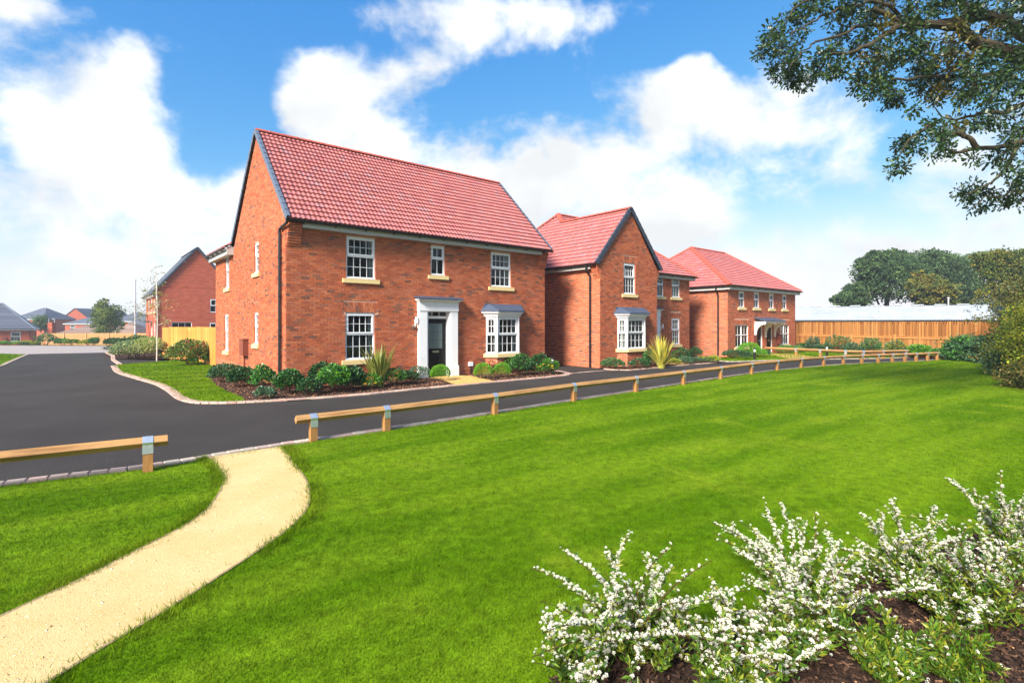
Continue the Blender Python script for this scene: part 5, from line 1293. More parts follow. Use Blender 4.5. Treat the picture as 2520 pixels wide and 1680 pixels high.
for sg in (-1, 1):
    ns = 12 if sg < 0 else 1
    for k in range(ns):                                  # each bay of sheeting is a piece of its own
        m = MB(); a0, a1 = LB * k / ns, LB * (k + 1) / ns + (.08 if k < ns - 1 else 0); n = int((a1 - a0) / .0365); vs = []
        for row, (c, z) in enumerate(((0, zr_), (halfw * .52, zr_ - (zr_ - ze_) * .52), (halfw * .50, zr_ - (zr_ - ze_) * .50 + .012), (halfw + .12, ze_ - .04))):
            for i in range(n + 1):
                a = a0 + (a1 - a0) * i / n; vs.append(base(a, sg * c, z + .03 * math.sin(2 * PI * a / .146) + .004 * (k % 2)))
        m.add(vs, [(r * (n + 1) + i, r * (n + 1) + i + 1, (r + 1) * (n + 1) + i + 1, (r + 1) * (n + 1) + i) for r in range(3) for i in range(n)])
        if roofp is None: roofp = m.build('roof', MT['sheet'], sh)
        else: m.build('sheet', MT['sheet'], roofp)
for i in range(15):
    a = .8 + i * (LB - 2.2) / 14
    m = MB(); n = 8
    pr = [(-.42, .02), (-.34, .10), (.34, .10), (.42, .02)]
    m.prism([base(a + x, -.16, zr_ + z) for x, z in pr], tuple(pb * .32)); m.build('ridge_vent', MT['sheet'], roofp)

# ------------------------------------------------------------------ background houses
MT['slateroof'] = mat('grey_roof_tile', S(92, 96, 106), rough=.7, vary=.18, vscale=2.2, stretch=(1, 1, 4), spec=.3)
MT['brownroof'] = mat('brown_roof_tile', S(140, 116, 100), rough=.8, vary=.18, vscale=2.2, stretch=(1, 1, 4), spec=.25)
GT = [S(88, 94, 106), S(82, 88, 100), S(96, 102, 112)]
MT['tilegrey'] = mat('grey_tile', attr=True, rough=.55, vary=.12, vscale=5, spec=.35)
def courses(mb, P0, P1, Q0, Q1, n, cols=GT, lift=.03):
    """lapped courses between an eaves edge P0-P1 and a top edge Q0-Q1"""
    P0, P1, Q0, Q1 = [np.array(x, float) for x in (P0, P1, Q0, Q1)]
    nr = np.cross(P1 - P0, Q0 - P0 if np.linalg.norm(Q0 - P0) > 1e-6 else Q1 - P0); nr /= np.linalg.norm(nr); nr = nr if nr[2] > 0 else -nr
    for i in range(n):
        a, b = i / n, (i + 1) / n
        v = [P0 + (Q0 - P0) * a + nr * 0, P1 + (Q1 - P1) * a + nr * 0, P1 + (Q1 - P1) * a + nr * lift, P0 + (Q0 - P0) * a + nr * lift, P1 + (Q1 - P1) * b + nr * .006, P0 + (Q0 - P0) * b + nr * .006]
        mb.add(v, [(0, 1, 2, 3), (3, 2, 4, 5)], np.array(random.choice(cols)) * random.uniform(.88, 1.1))
def simple_window(hs, pl, a, b, c, d, cols=2, rows=(1, 1), **kw): return window(hs, pl, a, b, c, d, cols=cols, rows=rows, split=.5, recess=.03, **kw)

# brick house with a grey roof beyond the garden fence
D4 = Vector((-32.1, 47.0, gz(-32, 47)))
h4 = thing('brick_house', 'red brick gabled house with dark grey roof behind the garden fence', 'house', tuple(D4), ROT)
GW4, DL, E4, A4 = 6.5, 9.5, 5.15, (3.2, 9.22)
FG = Pl((0, 0, 0), (1, 0, 0), (0, -1, 0)); FL = Pl((0, 0, 0), (0, 1, 0), (-1, 0, 0))
og = [(4.25, 5.15, 3.3, 4.55), (1.15, 2.75, .1, 2.35), (4.2, 5.2, 1.0, 2.3)]; ol = [(1.0, 1.9, 3.3, 4.5), (3.6, 4.5, 3.3, 4.5), (6.2, 7.1, 3.3, 4.5), (1.0, 1.9, .9, 2.2), (3.6, 4.6, 0, 2.2)]
mb = MB(); mortar_sheet(mb, FG, GW4, -.6, E4, og, top=[(0, E4), (GW4, E4), A4]); mortar_sheet(mb, FL, DL, -.6, E4, ol)
mb.add([(GW4, 0, -.6), (GW4, DL, -.6), (GW4, DL, E4), (GW4, 0, E4)], [(0, 1, 2, 3)]); mb.add([(0, DL, -.6), (GW4, DL, -.6), (GW4, DL, E4), (A4[0], DL, A4[1]), (0, DL, E4)], [(0, 1, 2, 3, 4)])
wl = mb.build('wall', MT['brickred'], h4); rv = MB(); reveals(rv, FG, og); reveals(rv, FL, ol); rv.build('window_reveal', MT['brick'], wl)
MB().box(-.02, GW4 + .02, -.012, -.002, 5.55, 5.62).box(-.02, GW4 + .02, -.012, -.002, 2.72, 2.79).build('string_course', MT['brickred'], wl)
for q in og[:1] + og[2:]: simple_window(h4, FG, *q, sill=False)
simple_window(h4, FG, *og[1], cols=3, rows=(0, 1), sill=False)
for q in ol[:4]: simple_window(h4, FL, *q)
mb = MB(); mb.box(3.6, 4.6, -.08, -.04, 0, 2.15, M=FL.M); mb.build('door', MT['white'], h4)
MB().box(3.3, 4.9, 0, .7, 2.35, 2.45, M=FL.M).build('porch', MT['lead'], h4)
MB().box(.15, GW4 - .2, 3, 3.1, 0, 5).box(.15, GW4 - .2, .2, 9, 2.5, 2.6).build('inner_walls', MT['lining'], h4)
mb = MB(); ex = .35
courses(mb, (-ex, -.12, E4 - .25), (-ex, DL + .1, E4 - .25), (A4[0], -.12, A4[1] + .12), (A4[0], DL + .1, A4[1] + .12), 18); courses(mb, (GW4 + ex, -.12, E4 - .25), (GW4 + ex, DL + .1, E4 - .25), (A4[0], -.12, A4[1] + .12), (A4[0], DL + .1, A4[1] + .12), 18)
rf = mb.build('roof', MT['tilegrey'], h4); ridge_line(rf, (A4[0], -.14, A4[1] + .14), (A4[0], DL + .1, A4[1] + .14), m='slate')
verge(rf, (-ex, -.12, E4 - .25), (A4[0], -.12, A4[1] + .12), (0, -1, 0), m='verge'if 'verge' in MT else 'slate'); verge(rf, (GW4 + ex, -.12, E4 - .25), (A4[0], -.12, A4[1] + .12), (0, -1, 0), drop=.12, m='verge')
gutter(h4, (-ex - .05, 0, E4 - .26), (-ex - .05, DL, E4 - .26), (-1, 0, 0), brackets=False); MB().box(-.28, -.25, 0, DL, E4 - .45, E4 - .24).box(-.25, 0, 0, DL, E4 - .45, E4 - .43).build('fascia', MT['fascia'], h4)
downpipe(h4, [(-.02, -.09, E4 - .3), (-.02, -.09, 0)], collars=(1.5, 3.2))
# a grey roofed range of the same house showing behind the nearest house
h5 = thing('brick_house', 'sliver of a grey roof just left of the nearest house', 'house', (-26.5, 55.5, gz(0, 55)), ROT)
mb = MB(); mb.box(0, 8, 0, 8, -.5, 5.4); mb.build('wall', MT['brickred'], h5); mb = MB()
courses(mb, (-.3, -.3, 5.4), (8.3, -.3, 5.4), (-.3, 4, 9.0), (8.3, 4, 9.0), 16); courses(mb, (-.3, 8.3, 5.4), (8.3, 8.3, 5.4), (-.3, 4, 9.0), (8.3, 4, 9.0), 16); mb.add([(-.1, 0, 5.4), (-.1, 8, 5.4), (-.1, 4, 8.9)], [(0, 1, 2)], S(150, 70, 50)); mb.build('roof', MT['tilegrey'], h5)

# bungalow with a hipped grey roof at the left edge
bz = 1.95 - 55 * 78 / 1281.0
h6 = thing('bungalow', 'brick bungalow with hipped grey roof at the left edge', 'bungalow', (-71.8, 78.0, bz), ROT)
FB = Pl((-14, 0, 0), (1, 0, 0), (0, -1, 0)); WB, DB, EB = 14.0, 9.0, 2.55
ob = [(11.6, 12.65, .75, 2.10), (2.0, 3.8, .75, 2.15), (5.2, 6.2, 0, 2.15)]
mb = MB(); mortar_sheet(mb, FB, WB, -.6, EB, ob); mb.add([(0, 0, -.6), (0, DB, -.6), (0, DB, EB), (0, 0, EB)], [(0, 1, 2, 3)]); mb.add([(-14, DB, -.6), (0, DB, -.6), (0, DB, EB), (-14, DB, EB)], [(0, 1, 2, 3)]); mb.build('wall', MT['brickred'], h6)
simple_window(h6, FB, 10.4, 12.2, .75, 2.15, cols=3, rows=(2, 2), recess=-.04) if False else simple_window(h6, FB, *ob[0], cols=3, rows=(2, 2)); simple_window(h6, FB, *ob[1], cols=3, rows=(2, 2))
MB().box(5.2, 6.2, -.08, -.04, 0, 2.1, M=FB.M).build('door', MT['white'], h6); MB().box(10.7, 11.15, 0, .15, .5, 1.3, M=FB.M).build('meter_box', MT['meter'], h6)
MB().box(4.7, 4.9, .02, .9, 1.7, 2.5, M=FB.M).build('porch_bracket', MT['white'], h6)
MB().box(-13.8, -.2, 3, 3.1, 0, 2.5).build('inner_walls', MT['lining'], h6)
mb = MB(); e = .4; R0, R1 = (-10, 4.5, 6.4), (-3.6, 4.5, 6.4); c4 = [(-14 - e, -e, EB), (e, -e, EB), (e, DB + e, EB), (-14 - e, DB + e, EB)]
courses(mb, c4[0], c4[1], R0, R1, 18); courses(mb, c4[1], c4[2], R1, R1, 18); courses(mb, c4[2], c4[3], R1, R0, 18); courses(mb, c4[3], c4[0], R0, R0, 18)
rf = mb.build('roof', MT['tilegrey'], h6); ridge_line(rf, c4[1], R1, m='slate', name='hip_tile'); ridge_line(rf, R0, R1, m='slate')
MB().box(-14.3, .3, -.32, -.28, EB - .22, EB).box(.28, .32, -.28, DB, EB - .22, EB).build('fascia', MT['white'], h6)
gutter(h6, (-14.4, -.46, EB), (.4, -.46, EB), (0, -1, 0), brackets=False); downpipe(h6, [(-.3, -.1, EB - .1), (-.3, -.1, 0)], collars=(1.2,))

def far_house(label, x0, x1, ye, yr, d, yaw=0.0, dep=8.0, hip=True, roof='slateroof', wall='brickred', gable=False, base_drop=3.2, win=2):
    """distant house set by its measured eaves / ridge lines and distance"""
    X0, X1 = (x0 - CX) * d / FPX, (x1 - CX) * d / FPX; ze, zr = CAM_H - (ye - CY) * d / FPX, CAM_H - (yr - CY) * d / FPX
    zb = ze - base_drop; W = X1 - X0
    h = thing('distant_house', label, 'house', (X0, d, zb), yaw, 'houses beyond the back fence'); E = ze - zb; R = zr - zb; g = Pl((0, 0, 0), (1, 0, 0), (0, -1, 0))
    ww = min(1.2, W * .16); ops = [(W * (i + .5) / max(1, win) - ww / 2, W * (i + .5) / max(1, win) + ww / 2, E - 1.55, E - .35) for i in range(win)]
    m = MB(); mortar_sheet(m, g, W, -1, E, ops)
    for p in ([(0, 0), (0, dep)], [(W, 0), (W, dep)], [(0, dep), (W, dep)]): m.add([(*p[0], -1), (*p[1], -1), (*p[1], E), (*p[0], E)], [(0, 1, 2, 3)])
    if gable: m.add([(0, 0, E), (0, dep, E), (0, dep / 2, R)], [(0, 1, 2)]); m.add([(W, 0, E), (W, dep, E), (W, dep / 2, R)], [(0, 1, 2)])
    m.build('wall', MT[wall], h)
    for o in ops: simple_window(h, g, *o, sill=False)
    m = MB(); e = .3; ins = 0 if gable else min(W * .45, dep * .42)
    c = [(-e, -e, E), (W + e, -e, E), (W + e, dep + e, E), (-e, dep + e, E)]; R0, R1 = (ins - (e if gable else 0), dep / 2, R), (W - ins + (e if gable else 0), dep / 2, R)
    cols = GT if roof == 'slateroof' else [S(140, 116, 100), S(150, 126, 112), S(130, 108, 94)]
    nn = 12
    courses(m, c[0], c[1], R0, R1, nn, cols); courses(m, c[2], c[3], R1, R0, nn, cols)
    if not gable: courses(m, c[1], c[2], R1, R1, nn, cols); courses(m, c[3], c[0], R0, R0, nn, cols)
    rf = m.build('roof', MT['tilegrey'], h); 
    m = MB().box(-e, W + e, -e + .02, -e + .06, E - .22, E - .01); m.build('fascia', MT['fascia'], h)
    return h
far_house('grey roofed house rising behind the bungalow', 30, 108, 785, 756, 125, dep=9, base_drop=4.8)
# red brick gable with its grey roof running back to the right
hg = thing('distant_house', 'distant house showing a broad red brick gable and grey roof', 'house', (-128, 146, -3.2), math.radians(14), 'houses beyond the back fence')
mb = MB(); mb.add([(0, 0, -1), (9.5, 0, -1), (9.5, 0, 5.2), (4.6, 0, 9.4), (0, 0, 5.2)], [(0, 1, 2, 3, 4)]); mb.add([(9.5, 0, -1), (9.5, 16, -1), (9.5, 16, 5.2), (9.5, 0, 5.2)], [(0, 1, 2, 3)]); mb.add([(0, 0, -1), (0, 16, -1), (0, 16, 5.2), (0, 0, 5.2)], [(0, 1, 2, 3)]); mb.build('wall', MT['brickred'], hg)
mb = MB(); courses(mb, (9.9, -.2, 4.9), (14.5, 16, 4.9), (4.6, -.2, 9.5), (9.2, 16, 9.5), 12); courses(mb, (-.4, -.2, 4.9), (-.4, 16, 4.9), (4.6, -.2, 9.5), (9.2, 16, 9.5), 12); mb.build('roof', MT['tilegrey'], hg)
far_house('grey roofed house left of the round tree, behind the brown garage', 160, 236, 796, 778, 118, dep=8, base_drop=3, roof='slateroof')
far_house('low garage with brown hipped roof behind the back fence', 131, 238, 823, 799, 86, dep=7.5, base_drop=2.3, roof='brownroof', win=0)
far_house('grey roof with brick dormer to the right of the round tree', 276, 334, 790, 767, 112, dep=8, base_drop=4, roof='slateroof')
far_house('grey gabled roof partly hidden by the lamp post', 306, 368, 812, 777, 96, dep=8, base_drop=3, gable=True)
far_house('brown roofed low building between the round tree and lamp post', 262, 330, 822, 794, 88, dep=6, base_drop=2.3, roof='brownroof', win=0)
pr = thing('chimney_pier', 'red brick pier standing left of the brown roofed garage', 'pier', (-72.5, 82, -2.2)); MB().box(-.35, .35, -.35, .35, 0, 4.0).build('shaft', MT['brickred'], pr); MB().box(-.42, .42, -.42, .42, 4.0, 4.12).box(-.3, .3, -.3, .3, 4.12, 4.3).build('cap', MT['brickred'], pr)

# brick cottage glimpsed through the hedge on the right
ct = thing('brick_cottage', 'red brick cottage glimpsed through the hedge beyond the shed', 'house', (47.5, 49.0, -.4), math.radians(-20))
mb = MB(); mb.add([(0, 0, 0), (8, 0, 0), (8, 0, 3.2), (4, 0, 5.6), (0, 0, 3.2)], [(0, 1, 2, 3, 4)]); mb.add([(0, 0, 0), (0, 9, 0), (0, 9, 3.2), (0, 0, 3.2)], [(0, 1, 2, 3)]); mb.build('wall', MT['brickred'], ct)
mb = MB(); courses(mb, (-.3, -.2, 3.0), (-.3, 9, 3.0), (4, -.2, 5.7), (4, 9, 5.7), 10); courses(mb, (8.3, -.2, 3.0), (8.3, 9, 3.0), (4, -.2, 5.7), (4, 9, 5.7), 10); mb.build('roof', MT['tilegrey'], ct)

# ------------------------------------------------------------------ lamp posts, bollards, pole
def lamp_post(label, x, y, z, h, arm=-1.0, r=.07):
    p = thing('lamp_post', label, 'lamp post', (x, y, z), 0, 'street lamps')
    MB().lathe([(r * 1.5, 0), (r * 1.5, h * .2), (r * 1.05, h * .205), (r * .7, h)], 10).build('column', MT['steel'], p)
    MB().box(min(0, arm) - .05, max(0, arm) + .05, -.11, .11, h, h + .08).build('lamp_head', MT['steel'], p)
lamp_post('slim grey lamp post before the gabled house with grey roof', (333 - CX) * 55 / FPX, 55, gz(0, 55), 7.0, -.55, .085)
lamp_post('thin lamp post rising behind the brown roofed garage', (134 - CX) * 92 / FPX, 92, -2.2, 4.9, -.3)
lamp_post('thin lamp post beside the small dark tree left', (120 - CX) * 110 / FPX, 110, -2.4, 5.2, -.3)
def bollard(label, x, y, z=0, h=.66):
    b = thing('bollard_light', label, 'bollard', (x, y, z), 0, 'bollard lights')
    MB().lathe([(.062, -.05), (.062, h - .22), (.066, h - .215)], 14).build('post', MT['black'], b)
    MB().lathe([(.055, h - .215), (.055, h - .08)], 14).build('lens', MT['lamp'], b)
    m = MB()
    for k in range(4): m.tube([(.058 * math.cos(k * PI / 2 + .4), .058 * math.sin(k * PI / 2 + .4), h - .22), (.058 * math.cos(k * PI / 2 + .4), .058 * math.sin(k * PI / 2 + .4), h - .07)], .005, 5)
    m.lathe([(.066, h - .08), (.066, h - .05), (.05, h - .02), (.02, h)], 14); m.build('cap', MT['black'], b)
g_ = G(1374, 921); bollard('bollard light at the end of the bed near the driveway', 1.55, 19.95)
g_ = G(1857, 886); bollard('bollard light before the paired black doors', *g_)
g_ = G(2035, 878); bollard('bollard light on the far lawn in front of the tall fence', *g_)
g_ = G(396, 880); bollard('bollard light in the shrub bed by the garden fence', *g_)
pl_ = thing('white_pole', 'thin white pole standing behind the shed ridge', 'pole', ((2334 - CX) * 52 / FPX, 52, -.4)); MB().tube([(0, 0, 0), (0, 0, 4.9)], .05, 8).build('shaft', MT['white'], pl_); MB().box(-.12, .12, -.03, .03, 4.9, 4.96).build('top', MT['white'], pl_)

# ------------------------------------------------------------------ plants
def leaf_mesh(mb, C, A, size, cols, wr=.42, fold=.25, r=None):
    """C centres, A axis directions, one folded diamond leaf (2 triangles pairs) each"""
    r = r or rng; n = len(C); A = A / np.linalg.norm(A, axis=1)[:, None]
    q = r.normal(size=(n, 3)); sd = np.cross(A, q); sd /= np.linalg.norm(sd, axis=1)[:, None]; up = np.cross(sd, A)
    size = np.asarray(size)[:, None]; w = size * wr
    b = C; t = C + A * size; m = C + A * size * .5 - up * size * fold * .4
    l, ri = m + sd * w + up * size * fold, m - sd * w + up * size * fold
    V = np.stack([b, l, t, ri, m], 1).reshape(-1, 3)
    k = np.arange(n)[:, None] * 5
    F = np.concatenate([k + [0, 4, 1], k + [4, 2, 1], k + [0, 3, 4], k + [4, 3, 2]])
    CC = np.repeat(cols, 5, axis=0); mb.add(V, F, CC)
def pick(pal, n, r, lo=.8, hi=1.2):
    return np.array(pal)[r.integers(0, len(pal), n)] * r.uniform(lo, hi, (n, 1))
def stems(mb, n, rad, h, r, th=.006, lean=.5):
    for _ in range(n):
        an = r.uniform(0, 2 * PI); rr = rad * r.uniform(.2, .9); z = h * r.uniform(.5, .95); x, y = rr * math.cos(an), rr * math.sin(an)
        mb.tube([(x * .12, y * .12, -.02), (x * .5 + r.normal(0, .03) * rad, y * .5, z * .5), (x, y, z)], [th, th * .8, th * .4], 5)
SEEDN = [100]
GB = 'shrubs planted along the house walls'
GL = 'shrubs in the bed by the garden fence'
def shrub(label, x, y, rad, h, leaf=.06, n=900, pal=None, z=0.0, cat='shrub', name='shrub', wr=.42, lumps=6, upright=.5, flowers=None, group=None, dens=.6, mat_='leaf', twig=8, low=.05):
    SEEDN[0] += 1; r = np.random.default_rng(SEEDN[0])
    if group == GB: rad = rad * .88
    s = thing(name, label, cat, (x, y, z), 0, group)
    lc = r.normal(size=(lumps, 3)); lc[:, 2] = np.abs(lc[:, 2]); lc /= np.linalg.norm(lc, axis=1)[:, None]
    d = r.normal(size=(n, 3)); d[:, 2] = np.abs(d[:, 2]) - .15; d /= np.linalg.norm(d, axis=1)[:, None]
    bump = np.max(d @ lc.T, axis=1); rr = (dens + (1 - dens) * r.random(n) ** .45) * (.62 + .42 * np.clip((bump - .35) / .65, 0, 1))
    P = d * rr[:, None] * (rad, rad, h * .62) + (0, 0, h * .40); P[:, 2] = np.maximum(P[:, 2], low)
    h = h * (.74 if group == GB else .8 if group == GL else .9)
    if leaf >= .05 and not cat == 'ball':
        ksh = max(6, n // 70); sdir = r.normal(size=(ksh, 3)) * (1, 1, .35); sdir[:, 2] = np.abs(sdir[:, 2]) + .55; sdir /= np.linalg.norm(sdir, axis=1)[:, None]; slen = r.uniform(.95, 1.4, ksh)
        pickn = r.random(n) < .22; si = r.integers(0, ksh, n); tt = r.uniform(.55, 1.0, n) * slen[si]
        sp_ = sdir[si] * tt[:, None] * (rad, rad, h * .78) + r.normal(0, leaf * .28, (n, 3)) + (0, 0, h * .22); P = np.where(pickn[:, None], sp_, P); P[:, 2] = np.maximum(P[:, 2], low)
    out = d * (1, 1, .6) + r.normal(0, .45, (n, 3)) + (0, 0, upright)
    shade = (.80 + .28 * r.random(n))[:, None]
    m = MB(); leaf_mesh(m, P, out, leaf * r.uniform(.65, 1.25, n), pick(pal, n, r) * shade, wr=wr, r=r)
    m.build('foliage', MT[mat_], s)
    if twig:
        m = MB(); stems(m, twig, rad, h * .8, r, max(.004, rad * .018)); m.build('stems', MT['twig'], s)
    if flowers:
        nf, col, sz = flowers; m = MB()
        dd = r.normal(size=(nf, 3)); dd[:, 2] = np.abs(dd[:, 2]) + .2; dd /= np.linalg.norm(dd, axis=1)[:, None]; F = dd * (rad, rad, h * .66) * r.uniform(.95, 1.12, (nf, 1)) + (0, 0, h * .40)
        for k in range(5):
            a = 2 * PI * k / 5; ax = np.stack([np.full(nf, math.cos(a)), np.full(nf, math.sin(a)), np.full(nf, .35)], 1) + r.normal(0, .12, (nf, 3))
            leaf_mesh(m, F, ax, np.full(nf, sz), np.tile(np.array(col), (nf, 1)) * r.uniform(.85, 1.1, (nf, 1)), wr=.5, r=r)
        m.build('flowers', MT['petal'], s)
    return s
def flax(label, x, y, h, n, spread, pal_edge, pal_mid, tilt=0.0):
    SEEDN[0] += 1; r = np.random.default_rng(SEEDN[0]); s = thing('flax_plant', label, 'plant', (x, y, 0)); 
    for i in range(n):
        an = r.uniform(0, 2 * PI); L = h * r.uniform(.6, 1.05); lean = r.uniform(.08, 1.0) ** 1.2 * spread; w = r.uniform(.026, .046); k = 9; m = MB(); vs = []; cs = []
        side = np.array((-math.sin(an), math.cos(an), 0)); b0 = np.array((math.cos(an), math.sin(an), 0)) * r.uniform(.02, .14)
        e = np.array(pal_edge[r.integers(len(pal_edge))]); mi = np.array(pal_mid[r.integers(len(pal_mid))]); droop = r.uniform(0, .5) * (lean > .5)
        for q in range(k + 1):
            t = q / k; p = b0 + np.array((math.cos(an), math.sin(an), 0)) * (lean * L * t ** 1.5) + np.array((0, 0, L * (t - droop * t ** 3 * .6) * math.sqrt(max(.15, 1 - (lean * .75) ** 2))))
            ww = w * (1 - t ** 2.2) * (.55 + .9 * min(1, t * 3)); nrm = np.array((math.cos(an), math.sin(an), .4)) * .25 * ww
            vs += [p - side * ww + nrm, p - side * ww * .45, p + side * ww * .45, p + side * ww + nrm]; cs += [e, mi, mi, e]
        fs = [(4 * q + c, 4 * q + c + 1, 4 * q + c + 5, 4 * q + c + 4) for q in range(k) for c in range(3)]
        m.add(vs, fs, np.array(cs)); m.build('blade', MT['leaf'], s)
    return s
GREEN = [S(62, 116, 46), S(52, 102, 42), S(76, 132, 52), S(92, 148, 60)]
DKGRN = [S(44, 84, 42), S(54, 98, 48), S(38, 72, 38), S(70, 116, 56)]
LIME = [S(110, 172, 30), S(96, 158, 26), S(124, 184, 44), S(88, 146, 24)]
SAGE = [S(84, 118, 84), S(72, 104, 74), S(96, 130, 92), S(62, 96, 62)]
FLOWG = [S(72, 128, 34), S(60, 112, 30), S(88, 142, 44)]
YEL = (.85, .55, .02)
VARI = [S(196, 196, 120), S(160, 180, 90), S(206, 204, 150), S(128, 158, 70)]
REDT = [S(120, 130, 54), S(150, 84, 50), S(166, 70, 48), S(96, 122, 46)]
YGRN = [S(150, 164, 44), S(176, 178, 60), S(128, 152, 40)]
# before the nearest house, from the corner to the driveway
def gp(x, y): return G(x, y)
for (px, py, rad, h, n, pal, lab, kw) in [
    (560, 940, .62, .62, 1500, SAGE + DKGRN, 'grey green shrub against the gable wall, farthest from the corner', {}),
    (598, 952, .50, .60, 1100, DKGRN, 'dark laurel shrub on the gable side, second from the corner', dict(leaf=.08)),
    (648, 962, .42, .74, 700, GREEN, 'thin upright laurel at the house corner beside the downpipe', dict(leaf=.085, dens=.3)),
    (651, 982, .30, .30, 420, SAGE, 'small grey tuft at the pointed end of the corner bed', {}),
    (712, 969, .46, .64, 1000, GREEN + DKGRN, 'glossy laurel directly right of the black downpipe', dict(leaf=.09)),
    (762, 972, .34, .46, 600, DKGRN, 'low dark shrub between the two laurels near the corner', dict(leaf=.07)),
    (790, 957, .48, .78, 1000, DKGRN, 'tall dark laurel under the brick wall left of the window', dict(leaf=.085)),
    (822, 965, .52, .76, 1300, GREEN + LIME[:1], 'bright glossy laurel below the lower left window', dict(leaf=.095)),
    (866, 960, .46, .66, 1000, DKGRN + SAGE[:1], 'blue green laurel just left of the spiky yellow plant', dict(leaf=.09)),
    (905, 957, .50, .46, 1100, FLOWG, 'feathery green mound with yellow flowers at the foot of the spiky plant', dict(leaf=.05, flowers=(9, YEL, .05))),
    (972, 949, .52, .54, 1300, FLOWG + DKGRN[:1], 'loose green shrub with yellow flowers right of the spiky plant', dict(leaf=.05, flowers=(8, YEL, .055))),
    (1004, 945, .40, .44, 1000, DKGRN, 'dark low shrub with a yellow bloom left of the grey mound', dict(leaf=.05, flowers=(3, YEL, .055))),
    (1032, 937, .44, .52, 1500, SAGE, 'rounded grey green mound left of the bright ball by the door', dict(leaf=.035, dens=.8)),
    (1052, 927, .36, .50, 1200, SAGE + GREEN[:1], 'grey green mound behind, against the left pilaster', dict(leaf=.035, dens=.8))]:
    shrub(lab, *gp(px, py), rad, h, pal=pal, n=n, group=GB, **{**dict(leaf=.07), **kw})
for (px, py, rad, lab) in [(1084, 938, .34, 'clipped bright green ball shrub just left of the door path'), (1190, 933, .34, 'clipped bright green ball shrub right of the door path, nearer one'), (1236, 929, .32, 'clipped bright green ball shrub below the bay window, farther one')]:
    shrub(lab, *gp(px, py), rad, rad * 1.62, leaf=.028, n=3200, pal=LIME, dens=.82, lumps=16, name='ball_shrub', twig=3, group='clipped ball shrubs by the front door', low=.02)
for (px, py, rad, h, n, pal, lab, kw) in [
    (1213, 918, .40, .62, 900, DKGRN, 'dark shrub behind the two bright balls under the bay', dict(leaf=.07)),
    (1250, 917, .44, .66, 1000, GREEN, 'mid green shrub under the centre of the bay window', dict(leaf=.07)),
    (1281, 924, .52, .80, 1300, DKGRN + GREEN, 'dense dark green shrub at the right of the bay', dict(leaf=.075)),
    (1328, 916, .46, .74, 1100, DKGRN, 'dark shrub near the right corner of the nearest house', dict(leaf=.075)),
    (1312, 922, .30, .40, 500, FLOWG, 'small feathery plant between two dark shrubs right of the bay', dict(leaf=.05, flowers=(3, YEL, .05))),
    (1352, 921, .46, .58, 1000, FLOWG, 'feathery yellow flowered shrub at the end by the driveway', dict(leaf=.055, flowers=(10, YEL, .055)))]:
    shrub(lab, *gp(px, py), rad, h, pal=pal, n=n, group=GB, **kw)
fx = flax('tall spiky striped flax plant before the nearest house', *gp(934, 952), 1.36, 80, .78, [S(196, 186, 92), S(206, 196, 110), S(184, 172, 80)], [S(104, 128, 52), S(92, 118, 48), S(130, 140, 60)])
fx = flax('yellow spiky flax plant before the gabled house', *gp(1628, 906), 1.5, 74, .85, [S(214, 206, 112), S(222, 212, 90), S(226, 190, 60)], [S(140, 152, 62), S(170, 172, 74), S(196, 180, 60)])
# before the gabled house and beyond
for (px, py, rad, h, n, pal, lab, kw) in [
    (1506, 907, .62, .44, 1100, GREEN + SAGE, 'low spreading shrub at the foot of the gable corner downpipe', dict(leaf=.06)),
    (1554, 897, .48, .66, 800, GREEN, 'loose bright shrub under the bay of the gabled house', dict(leaf=.08, dens=.4)),
    (1572, 906, .66, .42, 1000, DKGRN + SAGE[:1], 'low dark shrub before the bay of the gabled house', dict(leaf=.06)),
    (1607, 902, .62, .74, 1300, DKGRN + GREEN, 'dark shrub just left of the yellow spiky plant', dict(leaf=.08)),
    (1678, 893, .62, .70, 1100, DKGRN, 'dark shrub below the small lower window of the gabled house', dict(leaf=.07)),
    (1660, 899, .40, .30, 700, YGRN, 'low yellow green tuft right of the yellow spiky plant', dict(leaf=.05)),
    (1688, 898, .42, .40, 800, SAGE, 'small grey green plant by the paved path of the gabled house', dict(leaf=.05)),
    (1711, 881, .48, .60, 900, DKGRN, 'dark round shrub at the right corner of the gabled house', dict(leaf=.06)),
    (1712, 893, .36, .30, 600, SAGE, 'small grey plant in front of the dark round shrub', dict(leaf=.05)),
    (1728, 892, .36, .30, 600, YGRN, 'small yellow green plant in the strip before the driveway', dict(leaf=.05)),
    (1741, 893, .32, .28, 500, SAGE, 'small grey plant between two yellow green ones', dict(leaf=.05)),
    (1757, 893, .44, .36, 800, YGRN, 'yellow green clump at the right end of the strip', dict(leaf=.05)),
    (1812, 883, .95, .50, 1800, DKGRN + SAGE[:1], 'wide low dark shrub left of the paired doors', dict(leaf=.06)),
    (1843, 879, .72, .85, 1600, LIME, 'bright lime shrub below the left window of the paired homes', dict(leaf=.07)),
    (1866, 880, .48, .60, 900, LIME, 'small lime shrub behind the bollard by the left door', dict(leaf=.06)),
    (1882, 877, .44, .40, 700, SAGE + GREEN, 'small green mound between bollard and right door', dict(leaf=.05)),
    (1938, 871, .85, .55, 1500, GREEN + LIME[:1], 'mixed green shrub at the right end of the paired homes', dict(leaf=.06)),
    (1962, 868, .60, .50, 900, SAGE + YGRN[:1], 'pale green shrub at the far right corner of the paired homes', dict(leaf=.06))]:
    shrub(lab, *gp(px, py), rad, h, pal=pal, n=n, group=GB, **kw)
